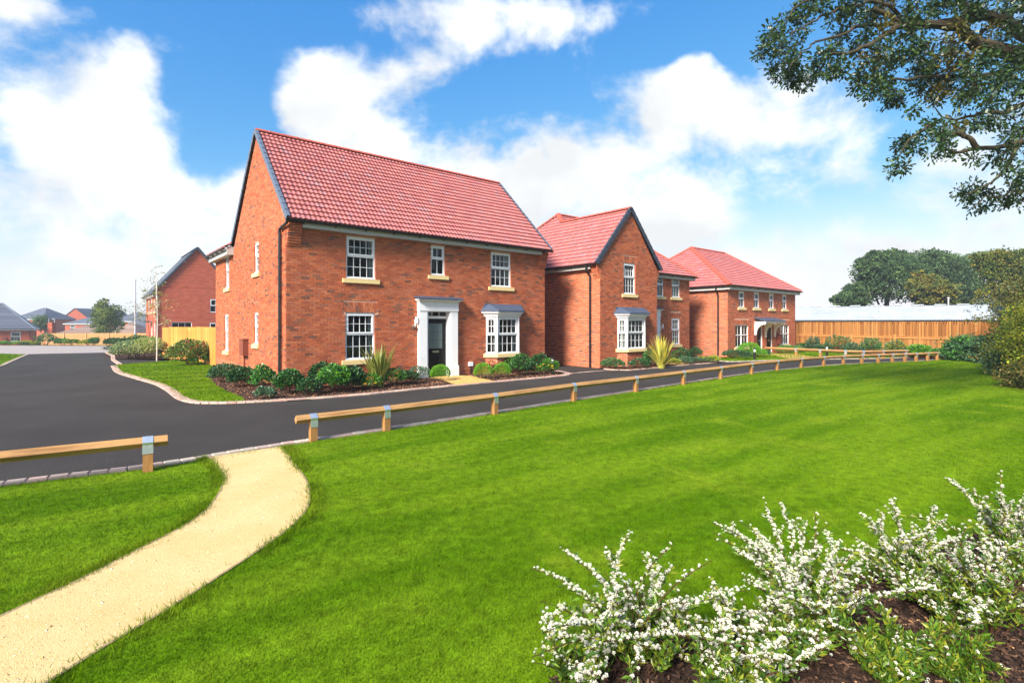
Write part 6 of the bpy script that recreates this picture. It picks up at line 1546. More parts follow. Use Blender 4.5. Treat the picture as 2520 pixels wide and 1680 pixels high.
# bushes at the foot of the tall fence
for (px, py, rad, h, pal, lab) in [
    (1982, 866, .7, .6, DKGRN, 'low dark bush at the left end of the tall fence'), (2003, 866, .6, 1.05, SAGE, 'upright grey green bush by the tall fence, leftmost tall one'),
    (2028, 867, .7, .55, SAGE + DKGRN, 'low scrub between upright bushes at the tall fence'), (2064, 867, .95, 1.25, SAGE + GREEN, 'biggest leafy bush at the tall fence, left of centre'),
    (2098, 868, .8, .7, SAGE, 'low sprawling bush below the fence rails, centre'), (2143, 869, .7, 1.1, SAGE + GREEN, 'bush with pale leaves before the middle fence post'),
    (2200, 869, .7, 1.0, SAGE + YGRN, 'thin pale bush in front of the fence, right of centre'), (2228, 869, .5, .5, SAGE, 'small tuft beside the thin pale bush'),
    (2252, 869, .5, .8, GREEN + LIME, 'bright climbing bush against the fence'), (2272, 869, .62, .75, LIME + GREEN, 'round bright green bush below the fence post'),
    (2312, 869, .55, .6, LIME + GREEN, 'bright small bush near the rail end'), (2350, 872, .7, .42, GREEN, 'low green growth at the end of the knee rail')]:
    o_ = q0 + nq * (.35 + rad * .5); k_ = (px - CX) / FPX; s_ = (k_ * o_.y - o_.x) / (dq.x - k_ * dq.y); b_ = o_ + dq * s_      # along the fence, on the lawn side
    shrub(lab, b_.x, b_.y, rad * .85, h, pal=pal, n=1000, leaf=.08, group='bushes along the tall fence', dens=.4)
# planting on the left by the garden fence
for (px, py, rad, h, n, pal, lab, kw) in [
    (468, 898, .95, 1.15, 2400, VARI[:2] + REDT + GREEN, 'large red tipped shrub at the corner of the garden fence', dict(leaf=.10)),
    (447, 890, .55, .80, 1000, VARI, 'variegated shrub left of the red tipped one', dict(leaf=.08)), (492, 897, .55, .70, 1000, LIME + GREEN, 'glossy bright green shrub in front of the fence corner', dict(leaf=.11)),
    (432, 881, .60, .95, 900, REDT, 'reddish thin shrub before the garden fence', dict(leaf=.08, dens=.3)), (412, 879, .55, .80, 900, REDT + SAGE, 'purple green shrub right of the bollard', dict(leaf=.07)),
    (374, 880, .75, 1.15, 1500, VARI + GREEN[:1], 'tall variegated shrub at the end of the garden fence', dict(leaf=.08)), (352, 881, .75, .85, 1400, VARI, 'pale variegated shrub beside the birch trunk', dict(leaf=.07)),
    (335, 880, .7, .75, 1300, [S(206, 178, 120), S(180, 170, 96)] + VARI[:1], 'peach tinted low shrub in the left bed', dict(leaf=.06)), (316, 882, .75, .80, 1400, VARI + SAGE, 'pale shrub at the front of the left bed', dict(leaf=.07)),
    (296, 880, .65, .70, 1100, VARI[:2] + SAGE, 'grey variegated shrub at the left end of the bed', dict(leaf=.06)), (322, 868, 1.1, .80, 1600, SAGE + VARI, 'broad pale shrub at the back of the left bed', dict(leaf=.07)),
    (290, 866, .8, .6, 900, DKGRN, 'dark low shrub at the edge of the block paving', dict(leaf=.06)), (362, 868, .8, 1.1, 1200, VARI + YGRN, 'yellowish tall shrub behind the birch', dict(leaf=.08))]:
    shrub(lab, *gp(px, py), rad, h, pal=pal, n=n, group=GL, **kw)
# low hedge by the lamp post, plants under the back fence and by the bungalow
def at(px, d, z=None): x = (px - CX) * d / FPX; return (x, d, gz(x, d) if z is None else z)
for (px, d, rad, h, pal, lab) in [
    (282, 56, 1.0, .9, DKGRN, 'left end of the low clipped hedge by the lamp post'), (300, 55, 1.1, .95, DKGRN, 'middle of the low clipped hedge by the lamp post'), (319, 54, 1.0, .95, DKGRN, 'right end of the low clipped hedge by the lamp post'), (345, 53, 1.2, 1.2, DKGRN + GREEN, 'dark rounded bush beside the lamp post base'),
    (177, 64, .8, .9, YGRN + GREEN, 'small yellow green bush under the back fence, rightmost'), (153, 64, .8, .9, GREEN, 'small green bush under the back fence, second'), (216, 64, .9, .8, YGRN, 'yellowish plant under the back fence near the road'), (232, 64, .6, 1.0, GREEN, 'thin upright plant under the back fence'),
    (112, 66, 1.2, 1.5, SAGE + GREEN, 'large grey green bush by the bungalow corner'), (92, 72, .7, .5, YGRN, 'yellow bush left of the large grey green one'), (66, 74, .7, .55, YGRN, 'yellow green bush below the bungalow window corner'), (46, 74, 1.2, .5, YGRN + LIME, 'broad yellow bush below the bungalow window'), (8, 70, .8, .5, LIME, 'lime bush at the left edge by the bungalow'), (78, 73, 1.4, .3, DKGRN, 'dark low planting along the bungalow front')]:
    x, y, z = at(px, d); shrub(lab, x, y, rad, h, pal=pal, n=1100, leaf=.14, z=z, group='plants by the back fence and bungalow', mat_='leafdull', dens=.5)

# ------------------------------------------------------------------ trees
def tree(label, x, y, z, trunk_h, blobs, n, leaf, pal, name='tree', trunk_r=.25, bark='bark', group=None, clump=14, spread=.55, mat_='leafdull', seed=None, limbs=True, inner=.35, cpal=None, rough_out=0):
    """trunk, limbs to every crown mass, leaves in clumps through the crown"""
    SEEDN[0] += 1; r = np.random.default_rng(seed or SEEDN[0]); t = thing(name, label, 'tree', (x, y, z), 0, group)
    top = np.mean([b[:3] for b in blobs], axis=0); main = list(blobs)
    if rough_out:
        blobs = list(blobs)
        for b in main:
            for _ in range(rough_out):
                d = r.normal(size=3); d[2] = abs(d[2]) * .8 - .1; d /= np.linalg.norm(d); f = r.uniform(.28, .5); blobs.append((*(np.array(b[:3]) + d * np.array(b[3:6]) * r.uniform(.75, 1.05)), b[3] * f, b[4] * f, b[5] * f))
    m = MB(); m.tube([(0, 0, -.2), (r.normal(0, .08), r.normal(0, .08), trunk_h * .5), (top[0] * .25, top[1] * .25, trunk_h)], [trunk_r * 1.25, trunk_r, trunk_r * .75], 9)
    m.build('trunk', MT[bark], t)
    if limbs:
        m = MB()
        for b in main:
            c = np.array(b[:3]); s0 = np.array((top[0] * .25, top[1] * .25, min(trunk_h * r.uniform(.75, 1.0), c[2] * .82))); md = (s0 + c) / 2 + r.normal(0, .3, 3) * np.array(b[3:6]).mean() * .4
            m.tube([tuple(s0), tuple(md), tuple(c)], [trunk_r * .5, trunk_r * .3, trunk_r * .12], 6)
            for _ in range(5):
                e = c + r.normal(0, .55, 3) * np.array(b[3:6]); m.tube([tuple(md * .4 + c * .6), tuple((c + e) / 2 + r.normal(0, .2, 3)), tuple(e)], [trunk_r * .18, trunk_r * .1, trunk_r * .04], 5)
        m.build('limbs', MT[bark], t)
    m = MB(); vol = np.array([b[3] * b[4] * b[5] for b in blobs]) ** .66; vol /= vol.sum()
    for b, f in zip(blobs, vol):
        nc = max(4, int(n * f / clump)); d = r.normal(size=(nc, 3)); d /= np.linalg.norm(d, axis=1)[:, None]
        rr = (inner + (1 - inner) * r.random(nc) ** .5)[:, None]; cc = np.array(b[:3]) + d * rr * np.array(b[3:6])
        sz = np.array(b[3:6]).mean() * spread * .5
        P = np.repeat(cc, clump, axis=0) + r.normal(0, 1, (nc * clump, 3)) * np.array((1, 1, .55)) * sz * .55
        A = np.repeat(d, clump, axis=0) * .6 + r.normal(0, .7, (nc * clump, 3)) + (0, 0, -.1)
        base = pick(cpal or pal, nc, r, .7, 1.25) if cpal is None else pick(cpal, nc, r, .75, 1.2)
        cols = np.repeat(base, clump, axis=0) * r.uniform(.8, 1.2, (nc * clump, 1))
        leaf_mesh(m, P, A, leaf * r.uniform(.6, 1.3, len(P)), cols, wr=.42, r=r)
    m.build('crown', MT[mat_], t)
    return t
def crown(pxs, d, zb=0.0, dy=.8):
    """crown masses from measured outline positions (x, y, half width, half height in photo pixels) at distance d, relative to the tree's base"""
    k = d / FPX; x0 = (pxs[0][0] - CX) * k; out = []
    for i, (x, y, rx, ry) in enumerate(pxs):
        out.append(((x - CX) * k - x0, (i % 3 - 1) * rx * k * .5, CAM_H - (y - CY) * k - zb, rx * k, rx * k * dy, ry * k))
    return x0, out
TG_ = 'trees beyond the shed'
TD = [S(70, 96, 58), S(60, 86, 52), S(82, 108, 64), S(52, 76, 46), S(94, 118, 70)]
TO = [S(92, 108, 44), S(80, 98, 44), S(110, 118, 50), S(66, 86, 42), S(124, 118, 48)]
TY = [S(116, 116, 50), S(128, 118, 48), S(96, 106, 50), S(84, 100, 50)]
for lab, d, pal, px_, n in [
    ('dark broad tree left of centre behind the shed', 66, TD, [(2185, 690, 62, 52), (2140, 672, 40, 42), (2215, 655, 50, 36), (2165, 645, 36, 24), (2120, 720, 34, 30)], 17000),
    ('dark tree in the middle behind the shed, highest of the dark ones', 70, TD, [(2300, 690, 62, 60), (2280, 645, 48, 30), (2340, 660, 50, 38), (2255, 668, 36, 32), (2360, 710, 50, 44)], 17000),
    ('yellowing tree before the dark ones behind the shed', 60, TY, [(2285, 722, 46, 34), (2262, 700, 24, 26), (2315, 735, 40, 26)], 7000),
    ('small tree at the left end of the tree line behind the shed', 72, TD, [(2092, 730, 30, 22), (2072, 742, 20, 14), (2110, 745, 26, 18)], 5000),
    ('pale tree with open crown between the dark and olive ones', 76, [S(104, 132, 92), S(90, 118, 80), S(120, 148, 104)], [(2395, 670, 44, 48), (2370, 650, 36, 26), (2410, 720, 40, 40)], 7000),
    ('big olive green tree at the right edge beyond the shed', 50, TO, [(2480, 690, 66, 60), (2460, 650, 48, 36), (2510, 645, 56, 34), (2440, 720, 36, 40), (2540, 720, 60, 60), (2560, 660, 50, 50)], 16000)]:
    x0, bl = crown(px_, d); tree(lab, x0, d, gz(x0, d), 4.0, [(b[0], b[1], b[2] - gz(x0, d), *b[3:]) for b in bl], int(n * 1.7), .27 if d > 55 else .20, pal, name='broadleaf_tree', trunk_r=.35, group=TG_, rough_out=7)
x0, bl = crown([(264, 790, 26, 34), (252, 770, 18, 28), (276, 775, 18, 26), (256, 752, 10, 16), (290, 800, 14, 22), (240, 800, 14, 22)], 78, -1.2)
tree('bushy birch like tree behind the back fence on the left', x0, 78, -1.2, 1.6, [(*b[:2], b[2], *b[3:]) for b in bl], 9000, .20, [S(120, 138, 62), S(96, 120, 56), S(138, 150, 72), S(80, 104, 52)], trunk_r=.14, rough_out=5, name='broadleaf_tree', group='trees beyond the back fence')
x0, bl = crown([(105, 792, 16, 18), (98, 800, 12, 16), (112, 802, 10, 14)], 100, -2)
tree('small round green tree behind the bungalow roof', x0, 100, -2, 1.5, bl, 2600, .24, [S(84, 118, 66), S(70, 104, 60), S(96, 130, 74)], trunk_r=.12, name='broadleaf_tree', group='trees beyond the back fence')
# young birch on the corner lawn: white stem, sparse crown
bx, by = G(385.7, 888)
tree('slender young birch with white stem and sparse leaves by the garden fence', bx, by, 0, 4.3, [(-.1, 0, 3.9, .55, .5, .6), (.15, .1, 3.2, .7, .6, .6), (-.4, 0, 2.6, .7, .6, .5), (0, 0, 4.8, .25, .25, .5), (-.6, .2, 3.4, .5, .4, .4), (.7, -.1, 2.2, .4, .4, .4)], 620, .07, [S(150, 150, 60), S(108, 130, 56), S(170, 160, 70)], trunk_r=.026, bark='birch', name='birch_tree', clump=6, spread=.9, mat_='leaf')
bx, by = G(366, 872)
tree('thin leafless looking sapling left of the white birch', bx, by, 0, 2.6, [(-.2, 0, 2.6, .7, .6, .8), (-.7, 0, 2.2, .5, .4, .5), (.3, 0, 3.2, .5, .5, .5), (-1.0, 0, 2.9, .5, .4, .4)], 380, .07, [S(110, 128, 60), S(140, 136, 70)], trunk_r=.016, bark='twig', name='sapling', clump=5, spread=.9, mat_='leaf')

# ------------------------------------------------------------------ hedge along the right hand side
HG = 'hedgerow bushes on the right'
HY = [S(140, 150, 40), S(112, 134, 40), S(168, 164, 52), S(88, 114, 38), S(128, 124, 44)]
HO = [S(84, 92, 40), S(98, 104, 46), S(70, 80, 36), S(118, 104, 44), S(60, 76, 34)]
def hedge(label, x, y, rx, ry, h, n, leaf, pal, kind='hedge_bush'):
    bl = [(0, 0, h * .45, rx, ry, h * .45), (-rx * .35, -ry * .2, h * .65, rx * .6, ry * .6, h * .3), (rx * .4, 0, h * .7, rx * .6, ry * .6, h * .32), (-rx * .5, 0, h * .3, rx * .6, ry * .7, h * .3), (0, -ry * .3, h * .25, rx * .8, ry * .7, h * .25)]
    t = tree(label, x, y, 0, h * .4, bl, n, leaf, pal, name=kind, trunk_r=.06, group=HG, mat_='leafdull', inner=.25, bark='twig', spread=.8); t['category'] = 'bush'
    return t
hedge('round green bush at the end of the knee rail', 23.6, 27.2, .95, .95, 1.35, 4200, .12, GREEN + SAGE)
hedge('greyish bush next along the hedge from the rail end', 24.0, 25.8, 1.1, 1.0, 1.5, 4200, .12, SAGE + HO)
hedge('tall dark olive bush of the hedge with branches over the shed roof', 25.2, 24.6, 1.7, 1.6, 4.6, 9500, .12, HO)
hedge('tall olive bush farther right in the hedge', 24.6, 22.6, 1.7, 1.5, 5.0, 8500, .12, HO + HY[:1])
hedge('bright yellow green bush in the middle of the hedge', 20.4, 20.2, 1.3, 1.2, 3.0, 9000, .09, HY)
hedge('yellow green bush at the right edge of the picture', 18.3, 17.7, 1.2, 1.2, 3.2, 9000, .08, HY)
hedge('low tangled olive growth at the foot of the hedge, far part', 21.8, 22.6, 1.0, 1.0, 1.4, 5000, .09, HO + SAGE)
hedge('low tangled olive growth at the foot of the hedge, middle part', 18.6, 19.2, .9, .9, 1.1, 5000, .08, HO + SAGE)
hedge('low brownish scrub at the foot of the hedge near the edge', 15.7, 15.6, .8, .9, .9, 5000, .07, HO + [S(150, 136, 80)])
hedge('bushy hedge part just outside the right edge', 15.2, 13.2, 1.4, 1.3, 3.0, 5000, .09, HY + HO)
# straggling twigs of the tall olive bush reaching out over the shed
br = thing('hawthorn', 'thin spreading thorn tree reaching left out of the hedge', 'tree', (24.3, 24.2, 0), 0, HG)
m = MB(); lf = MB(); r = np.random.default_rng(77)
m.tube([(0, 0, 0), (-.1, -.1, 1.4), (-.3, -.2, 2.2)], [.09, .07, .05], 7); m.build('trunk', MT['bark'], br); m = MB(); LP = []
for (ex, ey, ez) in [(-3.1, -.3, 3.3), (-2.4, -.5, 2.5), (-2.8, .2, 2.2), (-1.6, 0, 3.8), (-2.0, -.4, 1.9), (-1.0, .3, 4.4)]:
    s0 = np.array((-.2, -.15, 1.9)); e = np.array((ex, ey, ez)); md = (s0 + e) / 2 + r.normal(0, .15, 3) + (0, 0, .2); m.tube([tuple(s0), tuple(md), tuple(e)], [.03, .018, .006], 5)
    for k in range(16):
        t = r.uniform(.35, 1); p = s0 * (1 - t) ** 2 + 2 * md * t * (1 - t) + e * t * t; q = p + r.normal(0, .28, 3); m.tube([tuple(p), tuple(q)], [.006, .003], 4); LP += [q + r.normal(0, .07, 3) for _ in range(12)] + [p + r.normal(0, .1, 3) for _ in range(4)]
m.build('limbs', MT['bark'], br); LP = np.array(LP); leaf_mesh(lf, LP, r.normal(size=LP.shape), .085 * r.uniform(.6, 1.2, len(LP)), pick(HO + TY, len(LP), r), r=r); lf.build('crown', MT['leaf'], br)

# ------------------------------------------------------------------ oak whose boughs hang into the picture from the right
OAKP = [S(48, 72, 32), S(38, 60, 28), S(58, 84, 38), S(34, 52, 26), S(72, 96, 44), S(52, 78, 44)]
OAKY = [S(88, 86, 36), S(74, 82, 34), S(98, 90, 38)]
OX, OY = 15.8, 11.2
oak = thing('oak_tree', 'large oak with heavy boughs overhanging the top right corner', 'tree', (OX, OY, 0))
def ow(cx_, cy_, d):
    x, y = 1840 + cx_ / 2.904, cy_ / 2.904; return np.array(((x - CX) * d / FPX - OX, d - OY, CAM_H - (y - CY) * d / FPX))
m = MB(); m.tube([(0, 0, -.3), (-.1, .05, 2.0), (.05, 0, 4.2), (-.1, .1, 6.5), (-.3, .2, 8.6)], [.62, .50, .44, .36, .24], 12); m.build('trunk', MT['bark'], oak)
def wig(pts, r, n=4, amp=.05):
    out = [np.array(pts[0], float)]
    for a, b in zip(pts[:-1], pts[1:]):
        a, b = np.array(a, float), np.array(b, float)
        for k in range(1, n + 1): out.append(a + (b - a) * k / n + (r.normal(0, amp, 3) * np.linalg.norm(b - a) * .5 if k < n else 0))
    return [tuple(p) for p in out]
r = np.random.default_rng(42); limbs = MB()
LB_ = [([(1975, 250), (1860, 160), (1700, 110), (1500, 150), (1300, 180), (1100, 170), (900, 60)], 12.0, 11.0, .17, .05, 6.3),
       ([(1975, 420), (1850, 370), (1700, 330), (1620, 320), (1560, 240), (1500, 190), (1280, 170), (1090, 180), (950, 270), (860, 330), (700, 390), (600, 380)], 11.5, 10.2, .19, .02, 5.6),
       ([(1975, 1010), (1900, 1030), (1640, 1060), (1500, 1090), (1440, 1085)], 10.8, 10.2, .085, .02, 4.6),
       ([(1640, 1060), (1590, 990), (1500, 950), (1380, 960), (1280, 900), (1150, 1000), (1090, 1100)], 10.4, 10.0, .06, .01, None),
       ([(1925, 1050), (1860, 1180), (1790, 1265), (1700, 1330), (1560, 1390)], 10.7, 10.4, .05, .008, None),
       ([(1975, 740), (1850, 800), (1680, 800), (1620, 830), (1480, 860), (1390, 840), (1330, 760)], 11.2, 10.6, .07, .01, 5.0),
       ([(1975, 480), (1850, 510), (1600, 550), (1300, 550), (1000, 580), (880, 630)], 11.8, 10.6, .08, .012, 5.8),
       ([(1300, 180), (900, 10), (700, 60), (560, 105), (400, 190), (300, 260)], 11.2, 10.0, .05, .01, None),
       ([(1090, 180), (780, 190), (700, 240), (480, 300), (430, 350), (300, 480)], 10.8, 9.9, .045, .008, None),
       ([(1950, 60), (1800, 140), (1700, 210), (1640, 270), (1600, 420)], 12.2, 11.6, .07, .03, 6.8),
       ([(1975, 1230), (1900, 1290), (1850, 1400), (1700, 1400), (1610, 1490)], 10.6, 10.3, .03, .008, 4.2),
       ([(1700, 110), (1400, -60), (1000, -120), (600, -60), (330, 60), (250, 160)], 12.0, 10.2, .09, .012, None),
       ([(1975, -100), (1700, -250), (1300, -300), (900, -250)], 12.5, 11.0, .16, .04, 7.6)]
for pts, d0, d1, r0, r1, tz in LB_:
    P = [ow(x, y, d0 + (d1 - d0) * i / (len(pts) - 1)) for i, (x, y) in enumerate(pts)]
    if tz: P = [np.array((-.05, .05, tz))] + P
    W = wig(P, r); n = len(W); limbs.tube(W, [r0 + (r1 - r0) * (i / (n - 1)) ** .8 for i in range(n)], 8)
limbs.build('limbs', MT['bark'], oak)
CL = [(130, 310, 60, 60, 26), (100, 400, 40, 30, 10), (230, 350, 80, 90, 40), (330, 440, 100, 60, 44), (330, 560, 80, 50, 34), (400, 620, 40, 30, 12), (180, 520, 50, 35, 22), (530, 420, 60, 80, 34), (500, 500, 60, 40, 16), (330, 130, 110, 80, 40), (230, 190, 60, 70, 20), (300, 240, 80, 60, 24), (480, 60, 90, 50, 24), (600, 100, 60, 60, 18), (740, 60, 90, 50, 26), (700, 180, 60, 40, 18),
      (640, 310, 50, 50, 18), (670, 470, 70, 50, 26), (620, 510, 40, 40, 10), (720, 400, 70, 40, 20), (800, 270, 60, 60, 26), (830, 120, 70, 60, 22), (870, 420, 80, 60, 34), (850, 520, 70, 60, 26), (790, 600, 40, 40, 14), (900, 660, 60, 50, 24), (990, 640, 70, 50, 26), (1050, 720, 80, 45, 34), (960, 560, 80, 40, 24), (1000, 450, 80, 60, 36), (1100, 400, 70, 60, 28), (1100, 280, 60, 40, 18), (1000, 330, 50, 30, 14), (950, 180, 60, 60, 20), (1000, 60, 100, 60, 34), (1200, 60, 120, 60, 44), (1180, 200, 70, 80, 34), (1250, 330, 90, 60, 34), (1300, 440, 110, 80, 56), (1200, 560, 80, 60, 30), (1380, 560, 100, 70, 48), (1300, 650, 90, 50, 28), (1380, 700, 60, 50, 20),
      (1230, 770, 40, 30, 8), (1400, 60, 140, 60, 50), (1450, 300, 100, 70, 40), (1480, 430, 110, 70, 50), (1560, 600, 110, 60, 46), (1530, 690, 70, 40, 18), (1620, 80, 140, 60, 50), (1700, 250, 70, 60, 22), (1680, 420, 110, 60, 40), (1700, 620, 110, 70, 46), (1720, 730, 80, 40, 22), (1850, 80, 120, 80, 50), (1880, 250, 80, 70, 30), (1850, 580, 100, 70, 40), (1920, 450, 60, 80, 30), (1930, 650, 60, 60, 26), (1660, 840, 70, 35, 20), (1760, 870, 60, 35, 16), (1600, 930, 50, 40, 14),
      (1140, 1010, 70, 45, 30), (1200, 1070, 40, 30, 12), (1110, 1180, 45, 40, 20), (1080, 1110, 25, 30, 8), (1290, 900, 50, 50, 20), (1370, 970, 80, 50, 32), (1460, 920, 60, 40, 18), (1440, 1050, 50, 40, 18), (1330, 1090, 24, 20, 8), (1500, 1110, 30, 20, 6), (1620, 1130, 40, 25, 8), (1750, 1120, 60, 50, 20), (1840, 980, 60, 50, 18), (1920, 930, 50, 80, 26), (1900, 1210, 70, 50, 26), (1960, 1290, 40, 60, 16), (1560, 1380, 40, 50, 22), (1600, 1320, 30, 20, 8), (1700, 1370, 60, 40, 20), (1850, 1440, 80, 40, 30), (1790, 1420, 40, 30, 10), (1630, 1490, 40, 30, 12), (1900, 1350, 60, 40, 14)]
for cx_ in range(350, 2500, 130):
    for cy_ in (-60, -170, -300):
        if cx_ > 350 - cy_: CL.append((cx_ + r.uniform(-50, 50), cy_ + r.uniform(-40, 40), 90, 60, 22))
for cy_ in range(0, 1300, 130):
    for cx_ in (2060, 2200, 2400): CL.append((cx_ + r.uniform(-50, 50), cy_ + r.uniform(-40, 40), 90, 70, 26))
# lobed oak leaf: 9 corner outline with a midrib fold
OL = np.array([(0, 0, 0), (.16, .20, .02), (.10, .32, .015), (.27, .50, .05), (.16, .62, .03), (.24, .80, .05), (0, 1.0, 0), (-.24, .80, .05), (-.16, .62, .03), (-.27, .50, .05), (-.10, .32, .015), (-.16, .20, .02)])
OF = np.array([(0, 1, 11), (1, 2, 11), (11, 2, 10), (2, 3, 10), (10, 3, 9), (3, 4, 9), (9, 4, 8), (4, 5, 8), (8, 5, 7), (5, 6, 7)])
P = []; A = []; C = []; tw = MB()
for (cx_, cy_, rx, ry, w) in CL:
    d = r.uniform(9.9, 12.2); c = ow(cx_, cy_, d); k = d / FPX / 2.904; ns = max(1, int(w / 3.7)); yel = r.random() < .14
    for s_ in range(ns):
        e = c + np.array((r.normal(0, .5) * rx, r.normal(0, 1.0) * min(rx, ry), r.normal(0, .5) * ry)) * k
        b = c + (e - c) * .2 + r.normal(0, .05, 3); tw.tube([tuple(b), tuple((b + e) / 2 + r.normal(0, .04, 3)), tuple(e)], [.006, .004, .002], 4, cap=False)
        nl = int(r.integers(26, 42)); q = e + r.normal(0, .06, (nl, 3)); a_ = (q - e) / .06 * .7 + r.normal(0, .5, (nl, 3)) + (0, 0, -.25)
        P.append(q); A.append(a_); C.append(pick(OAKY if yel else OAKP, nl, r, .75, 1.25))
P, A, C = np.vstack(P), np.vstack(A), np.vstack(C); A /= np.linalg.norm(A, axis=1)[:, None]; n = len(P)
sd = np.cross(A, r.normal(size=(n, 3))); sd /= np.linalg.norm(sd, axis=1)[:, None]; upv = np.cross(sd, A); sz = .088 * r.uniform(.65, 1.25, n)
V = P[:, None] + (sd[:, None] * OL[None, :, :1] + A[:, None] * OL[None, :, 1:2] + upv[:, None] * OL[None, :, 2:3]) * sz[:, None, None]
m = MB(); m.add(V.reshape(-1, 3), (OF[None] + (np.arange(n) * 12)[:, None, None]).reshape(-1, 3), np.repeat(C, 12, axis=0)); m.build('crown', MT['leaf'], oak); tw.build('twigs', MT['twig'], oak)

# ------------------------------------------------------------------ foreground bed: bark mulch and white flowering spirea
sheet('planting_bed', P_MULCH, .030, MT['mulch'], kind='structure', zfun=lambda x, y: 0.0)
r = np.random.default_rng(31); nC = 54000
X = r.uniform(-.1, 9, nC); Y = 2.3 + 5.2 * r.random(nC) ** 1.6; k = inside([(x, y + .06) for x, y in P_MULCH], X, Y) & (np.abs(X) < 1.0 * Y + 2.2); X, Y = X[k], Y[k]; n = len(X)
L_ = r.uniform(.006, .022, n); W_ = L_ * r.uniform(.22, .5, n); T_ = r.uniform(.002, .005, n); an = r.uniform(0, 2 * PI, n); ti = r.normal(0, .35, n); t2 = r.normal(0, .3, n)
ax = np.stack([np.cos(an) * np.cos(ti), np.sin(an) * np.cos(ti), np.sin(ti)], 1); sd = np.cross(ax, np.stack([t2, r.normal(0, .3, n), np.ones(n)], 1)); sd /= np.linalg.norm(sd, axis=1)[:, None]; nr = np.cross(ax, sd)
c0 = np.stack([X, Y, .034 + r.random(n) * .022], 1); V = np.stack([c0 + ax * (sx * L_)[:, None] + sd * (sy * W_)[:, None] * (.6 if sx > 0 else 1) + nr * (sz_ * T_)[:, None] for sz_ in (-1, 1) for sx, sy in ((-1, -1), (1, -1), (1, 1), (-1, 1))], 1)
CP = np.array([S(62, 46, 37), S(46, 34, 28), S(84, 62, 48), S(108, 82, 64), S(38, 29, 25), S(74, 54, 41), S(54, 40, 33)]); cols = CP[r.integers(0, 7, n)] * r.uniform(.7, 1.2, (n, 1)); cols[r.random(n) < .03] = S(170, 128, 88)
m = MB(); m.add(V.reshape(-1, 3), (BOXF[None] + (np.arange(n) * 8)[:, None, None]).reshape(-1, 4), np.repeat(cols, 8, axis=0)); m.build('bark_mulch', MT['chip'], label='loose dark bark chips covering the foreground bed', category='mulch', kind='stuff')
# coarser chips in the beds by the houses
for P_, lab, nn, sd_ in ((P_BED1, 'loose bark chips in the bed of the nearest house', 9000, 32), (P_BED2, 'loose bark chips in the bed of the gabled house', 3500, 33)):
    r = np.random.default_rng(sd_); a = np.array(P_); X = r.uniform(a[:, 0].min(), a[:, 0].max(), nn * 3); Y = r.uniform(a[:, 1].min(), a[:, 1].max(), nn * 3); k = inside(P_, X, Y); X, Y = X[k][:nn], Y[k][:nn]; n = len(X)
    A_ = r.normal(0, 1, (n, 3)) * (1, 1, .25); c0 = np.stack([X, Y, np.full(n, .022)], 1); cols = np.array([S(120, 80, 58), S(92, 60, 44), S(146, 104, 76), S(74, 50, 38), S(160, 120, 92)])[r.integers(0, 5, n)]
    m = MB(); leaf_mesh(m, c0, A_, r.uniform(.03, .07, n), cols, wr=.3, fold=.1, r=r); m.build('bark_mulch', MT['chip'], label=lab, category='mulch', kind='stuff')

SPG = [S(88, 122, 30), S(74, 108, 28), S(108, 134, 38), S(60, 94, 28), S(136, 144, 42)]
